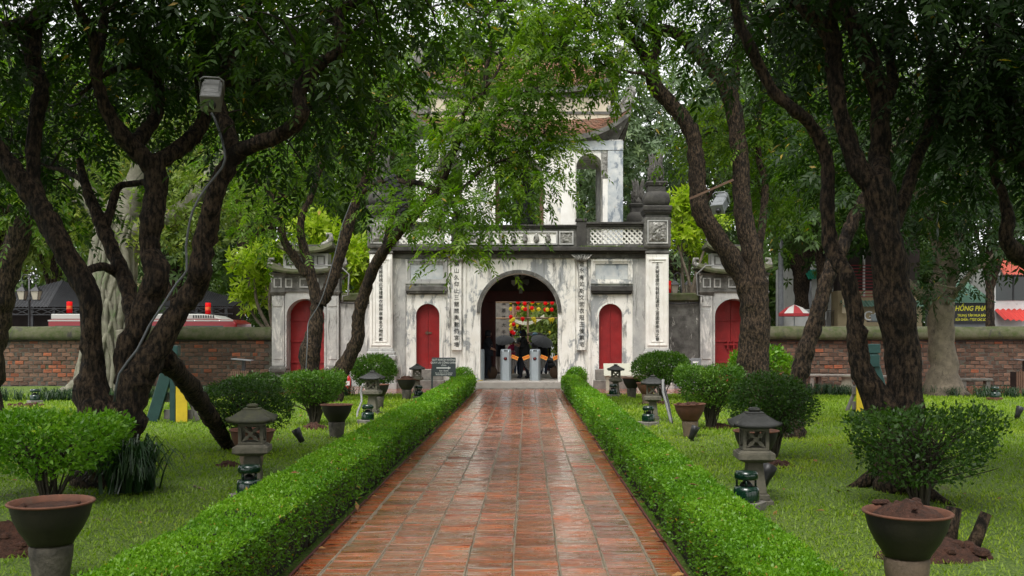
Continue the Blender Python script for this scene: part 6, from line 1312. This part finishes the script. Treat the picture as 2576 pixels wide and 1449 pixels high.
o = text('AP', .16, 'lettering', m_wtxt, None, (GX(1291, 38.6), 38.6 - .19, fl + 1.36 * .64)); tag(o, 'white letters printed on the pink shirt', 'lettering'); 
pk = [q for q in bpy.data.objects if q.get('label', '').startswith('child in pink')][0]; o.parent = pk; o.location = (.185, 0, 1.36 * .66); o.rotation_euler = (R(90), 0, R(90)); del o['label']; del o['category']
m_umb = mat('dark_umbrella_cloth', (.17, .175, .18), (.15, .155, .16), 6, .55, .08, 50); m_umb2 = mat('black_umbrella_cloth', (.016, .016, .018), rough=.5, bump=.05)
def umbrella(label, x, y, z, r, tx, ty, m_, n=16):
    t = thing('umbrella', label, 'umbrella', (x, y, z), 0, 'umbrellas in the passage'); t.rotation_euler = (tx, ty, .2)
    mb = MB(); rows = 6; vs = [(0, 0, .0)]
    for j in range(1, rows + 1):
        q = j / rows
        for k in range(2 * n):
            a = math.pi * k / n; sc = 1 - (.045 * q if k % 2 else 0); dp = .30 * q ** 2 * r * 1.25 - (.02 * q if k % 2 else 0); vs.append((math.cos(a) * r * q * sc, math.sin(a) * r * q * sc, -dp))
    m = 2 * n; fs = [(0, 1 + k, 1 + (k + 1) % m) for k in range(m)] + [(1 + j * m + k, 1 + (j + 1) * m + k, 1 + (j + 1) * m + (k + 1) % m, 1 + j * m + (k + 1) % m) for j in range(rows - 1) for k in range(m)]
    mb.add(vs, fs); mb.build('canopy', m_, t); rb = MB()
    for k in range(n):
        a = 2 * math.pi * k / n; rb.tube([(math.cos(a) * r * q, math.sin(a) * r * q, -.375 * q * q * r - .012) for q in (0, .3, .6, .85, 1)], .004, 4)
    rb.build('ribs', m_black, t); MB().tube([(0, 0, .06), (0, 0, -.75)], .008, 6).build('shaft', m_black, t); MB().tube([(0, 0, -.75), (0, 0, -.84), (.03, 0, -.87), (.05, 0, -.83)], .013, 6).build('handle', m_wood, t)
umbrella('grey many-ribbed umbrella on the left of the passage', GX(1267, 39.4), 39.4, 1.74, .41, R(28), R(-8), m_umb)
umbrella('grey many-ribbed umbrella on the right of the passage', GX(1366, 39.3), 39.3, 1.70, .455, R(34), R(10), m_umb)
umbrella('black umbrella behind the right grey umbrella', GX(1357, 40.6), 40.6, 1.92, .50, R(8), R(14), m_umb2, 8)
# motorbike beyond the passage
mk = thing('motorbike', 'dark motorbike parked beyond the right side of the passage', 'motorbike', (GX(1400, 42), 42, .0), R(35))
for x in (-.6, .6):
    w = empty('wheel', (x, 0, .30), 0, mk); MB().tube([(math.cos(a) * .26, 0, math.sin(a) * .26) for a in np.linspace(0, 6.283, 25)], .045, 8, closed=False).build('tyre', m_black, w); MB().lathe([(.05, -.03), (.05, .03)], n=10).build('hub', m_steel, w, rot=(R(90), 0, 0))
    for k in range(5): MB().bar((0, 0, 0), (math.cos(k * 1.257) * .24, 0, math.sin(k * 1.257) * .24), .02).build('spoke', m_steel, w)
MB().tube([(-.62, 0, .55), (-.3, 0, .58), (.0, 0, .45), (.3, 0, .45), (.48, 0, .8)], [.10, .14, .12, .10, .07], 10).build('body', m_blackc, mk); MB().tube([(-.65, 0, .74), (-.3, 0, .76), (.05, 0, .70)], [.08, .12, .09], 8).build('seat', m_black, mk); MB().tube([(.42, -.32, 1.0), (.45, -.1, .96), (.45, .1, .96), (.42, .32, 1.0)], .018, 6).build('handlebar', m_black, mk); MB().tube([(.48, 0, .9), (.6, 0, .3)], .03, 6).build('fork', m_steel, mk); MB().lathe([(.02, 0), (.07, .02), (.07, .08), (.02, .1)], n=12).build('headlight', m_steel, mk, loc=(.52, 0, .9), rot=(0, R(90), 0))

# ------------------------------------------------------------------ street side seen through the passage
tag(MB().box(-12, 12, G + 7.52, 52, -.05, .05).build('pavement', mat('wet_pale_pavement', (.34, .31, .28), (.27, .25, .23), 3, .4, .1, 20)), kind='structure')
op = thing('stone_pillar', 'tall grey inscribed pillar standing beyond the passage', 'pillar', (GX(1262, 44.5), 44.5, 0))
MB().stack((0, 0), [(0, .5), (.5, .5), (.6, .42), (.601, .36), (5.2, .36)]).build('shaft', m_concrete, op, .01); MB().stack((0, 0), [(5.21, .42), (5.4, .5), (6.0, .5), (6.1, .3), (6.6, .2)]).build('capital', m_plaster_dark, op, .01)
text('\n'.join('道若路大千'), .19, 'inscription', m_ink, op, (.10, -.365, 2.6), bold=.002, line=1.7)
sf = thing('bamboo_frame', 'brown pole frame strung with paper lanterns beyond the passage', 'frame', (0, 43.2, 0)); m_bam = mat('bamboo', (.30, .20, .12), (.22, .15, .09), 6, .7, .2, 30)
for x in (GX(1291, 43.2), GX(1328, 43.2) , 2.6, -2.6): MB().tube([(x, 0, .05), (x, 0, 3.9 if abs(x) > .5 else 3.9)], .045, 8).build('pole', m_bam, sf)
for z in (2.55, 3.25, 3.9): MB().tube([(-2.7, -.05, z), (2.7, -.05, z + .03)], .04, 8).build('pole', m_bam, sf)
m_rlan = leaf_mat('red_paper', *[(.72, .02, .025)] * 3, .5, .6, .2); m_ylan = leaf_mat('yellow_paper', *[(.70, .56, .07)] * 3, .5, .6, .2)
def paper(label, u, v, d, r, m_, round_=True, group='round paper lanterns beyond the passage'):
    q = P(u, v, d); t = thing('paper_lantern', label, 'lantern', q, 0, group); n = 9
    pr = [(max(.02, r * math.sin(math.pi * k / 12)), -r * math.cos(math.pi * k / 12) * (1 if round_ else 1.15)) for k in range(13)] if round_ else [(r * .25, -r * 1.1), (r * .45, -r * .8), (r * .8, -r * .1), (r, r * .45), (r * .8, r * .85), (r * .3, r * 1.0)]
    MB().lathe(pr, n=16).build('shade', m_, t); MB().lathe([(r * .25, 0), (r * .25, .03)], (0, 0, r * .97), 8).build('cap', m_bam, t)
    if not round_: MB().tube([(0, 0, -r * 1.1), (0, 0, -r * 1.9)], .012, 5).build('tassel', m_, t)
names = ('first', 'second', 'third', 'fourth', 'fifth', 'sixth', 'seventh', 'eighth', 'ninth', 'tenth')
up = [(1303, 760, 'r'), (1317, 759, 'y'), (1320, 763.5, 'r'), (1338, 761, 'y'), (1340, 758.5, 'r'), (1354, 761, 'y'), (1372, 763, 'r'), (1377, 760, 'y'), (1389, 762, 'r'), (1285, 760, 'y')]
lw = [(1303, 775, 'r'), (1316, 775, 'y'), (1321, 778, 'r'), (1329, 773, 'y'), (1338, 775, 'r'), (1340, 780, 'y'), (1355, 778, 'y'), (1372, 779, 'r'), (1377, 779, 'y'), (1388, 779, 'r'), (1285, 777, 'y')]
for row, nm in ((up, 'upper'), (lw, 'lower')):
    ct = {'r': 0, 'y': 0}; row = sorted(row)
    for i, (u, v, c) in enumerate(row):
        ct[c] += 1; paper('%s %s paper lantern from the left in the %s string' % (names[ct[c] - 1], 'red' if c == 'r' else 'yellow', nm), u, v, 43.0 if i % 2 else 43.5, .088, m_rlan if c == 'r' else m_ylan)
for i, (u, v, c) in enumerate([(1285, 797, 'r'), (1291, 803, 'y'), (1285, 808, 'y'), (1286, 818, 'y'), (1292, 816, 'r'), (1285, 828, 'y'), (1292, 838, 'r'), (1287, 834, 'r')]):
    paper('%s paper lantern %s down the left pole' % ('red' if c == 'r' else 'yellow', ('topmost', 'second', 'third', 'fourth', 'fifth', 'sixth', 'lowest', 'second lowest')[i]), u, v, 42.6 + .3 * (i % 2), .085, m_rlan if c == 'r' else m_ylan)
for lb, u, v, c, r in (('single red lantern with tassel under the swag', 1315, 803, 'r', .095), ('large yellow bulb lantern right of the red tasselled one', 1342, 803, 'y', .10), ('smaller yellow bulb lantern beside the large one', 1346, 808, 'y', .08), ('yellow bulb lantern left of the rightmost pair', 1384, 805, 'y', .085), ('rightmost yellow bulb lantern of the pair', 1390, 804, 'y', .09), ('small yellow bulb lantern above the left umbrella', 1301, 820, 'y', .065), ('low yellow bulb lantern beside the right umbrella', 1383, 836, 'y', .055)):
    paper(lb, u, v, 43.1, r, m_rlan if c == 'r' else m_ylan, False, 'bulb lanterns beyond the passage')
sw = MB(); vs = []; 
for k in range(15):
    a = k / 14; x = GX(1295, 44) + a * 1.3; z = 2.62 - .55 * math.sin(math.pi * (a * .62 + .12)) * (1 - a * .35) + a * .25; vs += [(x, 44 - .12, z), (x, 44, z + .15), (x, 44.12, z + .04)]
sw.add(vs, [(3 * k + i, 3 * k + 3 + i, 3 * k + 4 + i, 3 * k + 1 + i) for k in range(14) for i in range(2)], True); tag(sw.build('cloth_swag', m_cream), 'white cloth swag draped below the lantern strings', 'cloth')
pv = thing('tiled_pavilion', 'distant pavilion with curved mossy red tiled roof through the passage', 'pavilion', (GX(1350, 52), 52, 0)); n = 12; rv = []
for k in range(n + 1):
    a = -1 + 2 * k / n; rv += [(a * 2.2, -1.2, 2.35 + .30 * abs(a) ** 3), (a * 1.7, -.4, 2.75 + .15 * abs(a) ** 3), (a * 1.5, .4, 3.35), (a * 2.2, 1.6, 2.35)]
MB().add(rv, [(4 * k + i, 4 * k + 4 + i, 4 * k + 5 + i, 4 * k + 1 + i) for k in range(n) for i in range(3)]).build('roof', m_rtile, pv); rr = MB()
for k in range(34):
    a = -1 + 2 * k / 33; rr.tube([(a * 2.2, -1.21, 2.39 + .30 * abs(a) ** 3), (a * 1.7, -.41, 2.79 + .15 * abs(a) ** 3), (a * 1.5, .4, 3.39)], .03, 5)
rr.build('tile_rib', m_rtile, pv, kind='stuff')
for x in (-1.8, -.6, .6, 1.8): MB().box(x - .1, x + .1, -.8, -.6, 0, 2.5).build('column', m_darkred, pv)
MB().box(-2, 2, -.85, -.7, 2.1, 2.35).build('beam', m_darkred, pv)
ga = thing('iron_gate', 'black iron railing gate beyond the umbrellas', 'gate', (GX(1335, 41), 41, .05))
for z in (1.45, 1.75, .1): MB().box(-.75, .75, -.02, .02, z, z + .04).build('rail', m_black, ga)
for k in range(11): MB().box(-.74 + k * .147, -.73 + k * .147, -.006, .006, .1, 1.85).build('bar', m_black, ga)
for lb, u, d, H, Rr, sd, mt in (('small light green tree beside the distant pavilion', 1400, 50, 4.2, 1.3, 311, l_bgy), ('green tree left of the distant pavilion', 1285, 58, 6.5, 2.2, 312, l_bg), ('green tree behind the distant pavilion roof', 1360, 64, 8, 3, 313, l_bgb)):
    far_tree(lb, GX(u, d), d, H, Rr, mt, sd, 1.2, 13, H * .25, 9, trunk_r=.12)

# ------------------------------------------------------------------ street behind the walls
def corr(mb, a, b, c, d, n=30, amp=.025):
    """corrugated sheet over quad a(bottom left) b(bottom right) c(top right) d(top left)"""
    a, b, c, d = map(Vector, (a, b, c, d)); nn = (b - a).cross(d - a).normalized(); vs = []
    for k in range(2 * n + 1):
        t = k / (2 * n); o = nn * (amp if k % 2 else -amp); vs += [a.lerp(b, t) + o, d.lerp(c, t) + o]
    return mb.add(vs, [(2 * k, 2 * k + 2, 2 * k + 3, 2 * k + 1) for k in range(2 * n)])
m_droof = mat('dark_corrugated_sheet', (.055, .056, .06), (.04, .04, .044), 3, .6, .1, 30); m_groof = mat('green_corrugated_sheet', (.14, .27, .20), (.18, .30, .24), 2, .6, .1, 30, stain=((.35, .36, .33), 3, .58, .7, 1)); m_rroof = mat('red_corrugated_sheet', (.48, .10, .07), (.40, .09, .06), 3, .6, .1, 30)
m_wallw = mat('white_house_wall', (.70, .70, .68), (.60, .60, .58), 2, .8, .1, 20, stain=((.4, .4, .38), 3, .6, .7, .4)); m_walli = mat('beige_wall', (.42, .34, .20), (.36, .29, .17), 2, .8, .1, 20); m_wally = mat('yellow_house_wall', (.62, .52, .28), (.54, .46, .26), 2, .8, .1, 20); m_gls = mat('dark_window_glass', (.02, .03, .028), rough=.12, bump=0, spec=.7); m_grnw = mat('green_awning', (.01, .20, .13), (.012, .16, .10), 3, .6, .1, 30)
def shed(label, u0, u1, up, d, vtop, vbot):
    x0, x1, xp = GX(u0, d), GX(u1, d), GX(up, d); zt = P(0, vtop, d).z; zb = P(0, vbot, d).z; t = thing('shed', label, 'shed', (0, 0, 0), 0, 'sheds beyond the left wall'); zs = zb + (zt - zb) * .35
    mb = MB(); corr(mb, (x0, d, zb), (xp, d, zb), (xp, d + 1.5, zt), (x0, d + 1.5, zs), 20); corr(mb, (xp, d, zb), (x1, d, zb), (x1, d + 1.5, zs), (xp, d + 1.5, zt), 24); mb.build('roof', m_droof, t)
    MB().box(x0 + .1, x1 - .1, d + 2.0, d + 2.2, 0, zs).build('back_wall', m_dark_in, t); tr = MB()
    k = x0
    while k < x1 - .6: tr.bar((k, d + .05, zb - .1), (k + .6, d + .05, zb - .35), .03).bar((k, d + .05, zb - .35), (k + .6, d + .05, zb - .1), .03); k += .6
    tr.bar((x0, d + .05, zb - .08), (x1, d + .05, zb - .08), .04).bar((x0, d + .05, zb - .36), (x1, d + .05, zb - .36), .04); tr.build('truss', m_black, t)
    for k in range(5): x = x0 + (x1 - x0) * (k + .5) / 5; MB().box(x - .06, x + .06, d + .1, d + .2, 0, zb).build('post', m_black, t)
shed('dark corrugated shed roof beyond the left end of the wall', -60, 215, 120, 46, 700, 772); shed('dark corrugated shed roof behind the red and white bus', 400, 585, 465, 47, 718, 770)
yh = thing('yellow_house', 'pale yellow house far behind the banyan', 'house', (GX(440, 62), 62, 0)); MB().box(-2.4, 1.6, 0, 5, 0, 6.2).build('wall', m_wally, yh); MB().box(-2.5, 1.7, -.1, 5.1, 6.2, 6.4).build('roof_slab', m_wally, yh)
for x in (-1.6, -.3, .9):
    for z in (2.0, 4.2): w = MB().box(x - .4, x + .4, -.03, .05, z, z + 1.3).build('window', m_gls, yh); MB().box(x - .03, x + .03, -.06, -.03, z, z + 1.3).build('mullion', m_wood, w)
bus = thing('bus', 'red and white bus roof showing above the left brick wall', 'bus', (GX(590, 40), 40, 0)); m_busr = mat('red_bus_paint', (.20, .008, .012), rough=.3, bump=0, coat=.5); m_busw = mat('white_bus_paint', (.36, .36, .33), rough=.35, bump=0)
MB().prism([(-7.5, .35), (.10, .35), (.14, 1.2), (.08, 2.30), (-.15, 2.45), (-7.5, 2.45)], 0, 2.2).build('body', m_busr, bus, .06, seg=2)
MB().prism([(-7.5, 2.452), (-.55, 2.452), (-.95, 2.62), (-1.4, 2.68), (-7.5, 2.68)], .25, 1.95).build('roof_pod', m_busw, bus, .04, seg=2); MB().box(-7.5, -.05, -.006, .0, 2.38, 2.43).build('stripe', m_busw, bus)
for k in range(18): MB().box(-2.9 + k * .10 + (.25 if k > 8 else 0), -2.85 + k * .10 + (.25 if k > 8 else 0), .235, .249, 2.52, 2.63).build('vent', m_black, bus)
for x in (-.6, -1.6, -2.5): MB().lathe([(.001, 0), (.03, 0), (.001, .01)], n=10).build('marker_lamp', m_wtxt, bus, loc=(x, -.006, 2.40), rot=(R(90), 0, 0))
for k in range(4): MB().box(-7.2 + k * 1.75, -5.7 + k * 1.75, -.008, -.001, 1.3, 2.2).build('window', m_gls, bus)
for x in (-6, -1.3):
    w = empty('wheel', (x, -.02, .42), 0, bus); MB().lathe([(.25, -.1), (.42, -.1), (.42, .1), (.25, .1)], n=20).build('tyre', m_black, w, rot=(R(90), 0, 0)); MB().lathe([(.02, -.05), (.24, -.05), (.24, .05)], n=16).build('rim', m_steel, w, rot=(R(90), 0, 0))
def lamp(label, u, vtop, vl, d, k=1.0):
    b = P(u, vl, d); t = thing('street_lamp', label, 'street lamp', (b.x, d, 0), 0, 'twin-lantern street lamps'); zt = P(0, vtop, d).z; zl = b.z
    MB().lathe([(.09, 0), (.09, .5), (.05, .6), (.045, zl - .3), (.07, zl - .25), (.045, zl - .2), (.04, zt)], n=12).build('pole', m_black, t)
    for s in (-1, 1):
        a = [(0, 0, zt - .15), (s * .12, 0, zt + .02), (s * .27, 0, zt - .04), (s * .30, 0, zt - .2), (s * .2, 0, zt - .26)]; sp = spline([(*q, 0) for q in a], .05); MB().tube(sp[:, :3], .022, 6).build('scroll_arm', m_black, t)
        l = empty('lamp_head', (s * .28, 0, zl), 0, t); MB().frus((0, 0), -.22, .12, .10, .10, .16, .16).build('glass', mat('frosted_lamp_glass', (.42, .38, .30), rough=.4, bump=0), l); MB().frus((0, 0), .121, .28, .19, .19, .06, .06).frus((0, 0), .281, .42, .05, .05, .02, .02).frus((0, 0), -.26, -.221, .11, .11, .11, .11).build('cap', m_black, l)
        for sx in (-1, 1):
            for sy in (-1, 1): MB().bar((sx * .103, sy * .103, -.22), (sx * .163, sy * .163, .12), .018).build('glazing_bar', m_black, l)
lamp('twin-lantern street lamp beyond the far left of the wall', 74, 692, 740, 40.5); lamp('twin-lantern street lamp beyond the wall right of the gate pillar', 1714, 688, 724, 40.5)
def tube_lantern(label, u, v, d):
    q = P(u, v, d); t = thing('hanging_lantern', label, 'lantern', q, 0, 'red cylinder lanterns over the street'); MB().lathe([(.03, -.24), (.115, -.24), (.115, .22), (.10, .24), (.03, .24)], n=14).build('shade', m_rlan, t); MB().tube([(-.08, 0, .24), (0, 0, .36), (.08, 0, .24)], .01, 5).build('handle', m_black, t)
    MB().lathe([(.1165, -.08), (.1165, .06)], n=14, cap=False).build('gold_print', mat('gold_print', (.62, .03, .02), (.6, .16, .02), 9, .6, 0, 20), t)
tube_lantern('red cylinder lantern left of the banyan trunk', 175, 773, 42); tube_lantern('red cylinder lantern above the bus', 523.5, 776, 42); tube_lantern('red cylinder lantern peeking out beside the right gate pillar', 1681, 722, 40)
# right side: houses and shops
wh = thing('white_house', 'white corner house with green awning and curved balcony beyond the right wall', 'house', (GX(2045, 47), 47, 0)); m47 = 47 / F
MB().box(-.75, 1.1, 0, 4, 0, 5.2).build('wall', m_wallw, wh); MB().lathe([(.02, 0), (.95, 0), (.95, .02), (1.0, .9), (.9, .9), (.9, .1)], (-.3, .1, 2.15), 20).build('balcony', m_wallw, wh)
for x in (-.65, -.25, .5): w = MB().box(x - .15, x + .18, -.03, .02, 2.9, 4.9).build('window', m_gls, wh); MB().box(x - .17, x - .13, -.05, .03, 2.9, 4.9).build('frame', m_wallw, w)
corr(MB(), (-.45, -.9, 4.45), (.6, -.9, 4.45), (.6, 0, 4.95), (-.45, 0, 4.95), 8).build('awning', m_grnw, wh); bl = MB()
for k in range(14): bl.bar((.15 + k * .06, -.5, 2.3), (.15 + k * .06, -.5, 3.0), .015)
bl.bar((.1, -.5, 3.0), (1.0, -.5, 3.0), .03).build('railing', m_black, wh)
pole = thing('utility_pole', 'grey concrete utility pole beyond the right side gate', 'pole', (GX(1964, 44), 44, 0)); MB().lathe([(.14, 0), (.10, 7.5), (.02, 7.52)], n=12).build('shaft', m_greymet, pole); MB().box(-.5, .5, -.05, .05, 6.8, 6.9).build('crossarm', m_greymet, pole)
pu = thing('parasol', 'red and white street parasol above the right wall', 'parasol', (GX(1998, 42), 42, 0)); n = 10; zc = P(0, 766, 42).z; r = .66; a_, b_ = MB(), MB()
for k in range(n):
    q0, q1 = 2 * math.pi * k / n, 2 * math.pi * (k + 1) / n; e0 = (math.cos(q0) * r, math.sin(q0) * r, zc - .38); e1 = (math.cos(q1) * r, math.sin(q1) * r, zc - .38); m0 = (math.cos(q0) * r * .55, math.sin(q0) * r * .55, zc - .14); m1 = (math.cos(q1) * r * .55, math.sin(q1) * r * .55, zc - .14)
    (a_ if k % 2 else b_).add([(0, 0, zc), m0, m1, e0, e1], [(0, 1, 2), (1, 3, 4, 2)]); a_.add([e0, e1, (e1[0], e1[1], zc - .50), (e0[0], e0[1], zc - .50)], [(0, 1, 2, 3)])
a_.build('red_panel', mat('parasol_red', (.30, .025, .03), rough=.7, bump=0), pu); b_.build('white_panel', mat('parasol_white', (.50, .48, .45), rough=.7, bump=0), pu); MB().tube([(0, 0, 0), (0, 0, zc)], .02, 6).build('pole', m_steel, pu)
gs = thing('beige_shop', 'beige shop with red slat screen and large white letters beyond the right wall', 'shop', (GX(2200, 46), 46, 0))
MB().box(-1.7, 2.2, 0, 4, 0, 3.9).build('wall', m_walli, gs); MB().box(-1.6, 2.2, .3, 4, 3.9, 7).build('upper_wall', m_dark_in, gs)
for k in range(11): MB().box(-1.3, .6, -.1, -.05, 3.6 + k * .145, 3.635 + k * .145).build('slat', mat('red_slat_paint', (.26, .014, .018), rough=.5, bump=0), gs)
for x in (-.5, .6): MB().box(x - .05, x + .05, -.04, .02, 3.6, 5.8).build('post', m_wallw, gs)
corr(MB(), (-1.6, -.6, 3.15), (2.2, -.6, 3.15), (2.2, 0, 3.45), (-1.6, 0, 3.45), 24).build('canopy', m_groof, gs); text('GO', .62, 'lettering', m_wtxt, gs, (-.05, -.03, 2.72), ext=.02)
MB().box(-1.62, -1.35, -.45, -.35, 2.85, 3.85).build('hanging_sign', mat('sign_beige', (.6, .5, .33), rough=.6, bump=0), gs); MB().lathe([(.001, 0), (.09, 0), (.001, .01)], n=16).build('sign_dot', m_rlan, gs, loc=(-1.48, -.455, 3.6), rot=(R(90), 0, 0)); text('cafe', .2, 'lettering', m_ink, gs, (-1.48, -.455, 3.25))
sp_ = thing('solar_panel', 'small dark solar panel standing on the right wall coping', 'panel', P(2203, 808, 35.3), R(10)); MB().obox((0, 0, .13), .36, .02, .26, Matrix.Rotation(R(-25), 3, 'X')).build('panel', m_gls, sp_); MB().box(-.3, .3, -.1, .1, -.03, .01).build('base', m_black, sp_)
hp = thing('shop_hut', 'shop hut with green corrugated roof and black sign with yellow letters', 'shop', (GX(2442, 45), 45, 0))
MB().box(-.85, .95, .05, 3, 0, 3.3).build('wall', m_greymet, hp); corr(MB(), (-.95, -.35, 3.30), (1.0, -.35, 3.30), (.8, 2.4, 4.45), (-.5, 2.4, 4.45), 26).build('roof', m_groof, hp)
sb = MB().box(-.88, .88, -.12, -.05, 2.38, 3.30).build('sign_board', mat('black_sign', (.012, .012, .012), rough=.45, bump=0), hp); m_yt = mat('yellow_print', (.80, .74, .04), rough=.5, bump=0)
text('HỒNG PHÁT', .31, 'lettering', m_yt, hp, (.02, -.125, 3.04), bold=.008, shear=.2, sx=.88); text('TRUNG TÂM MUA BÁN', .15, 'lettering', m_yt, hp, (0, -.125, 2.73), bold=.003, sx=.84); text('SỬA CHỮA - ĐTDT CÁC LOẠI', .15, 'lettering', m_yt, hp, (0, -.125, 2.54), bold=.003, sx=.74)
rh = thing('red_roofed_house', 'house with red corrugated roof and dark green windows at the far right', 'house', (GX(2570, 46), 46, 0)); MB().box(-1.3, 3, 0, 4, 0, 5).build('wall', m_wallw, rh); corr(MB(), (-1.2, -.8, 4.6), (3, -.8, 4.6), (3, .6, 5.4), (-.9, .6, 5.4), 30).build('roof', m_rroof, rh); MB().box(-1.2, 3, -.03, -.002, 3.45, 4.6).build('window', m_gls, rh)
for x in (-.4, .4, 1.2): MB().box(x - .03, x + .03, -.06, -.031, 3.45, 4.6).build('mullion', m_black, rh)
corr(MB(), (-1.25, -1.0, 2.55), (.3, -1.0, 2.45), (.3, 0, 3.05), (-1.25, 0, 3.05), 6, .04).build('tarpaulin', mat('red_tarpaulin', (.55, .05, .04), rough=.6, bump=.1), rh)
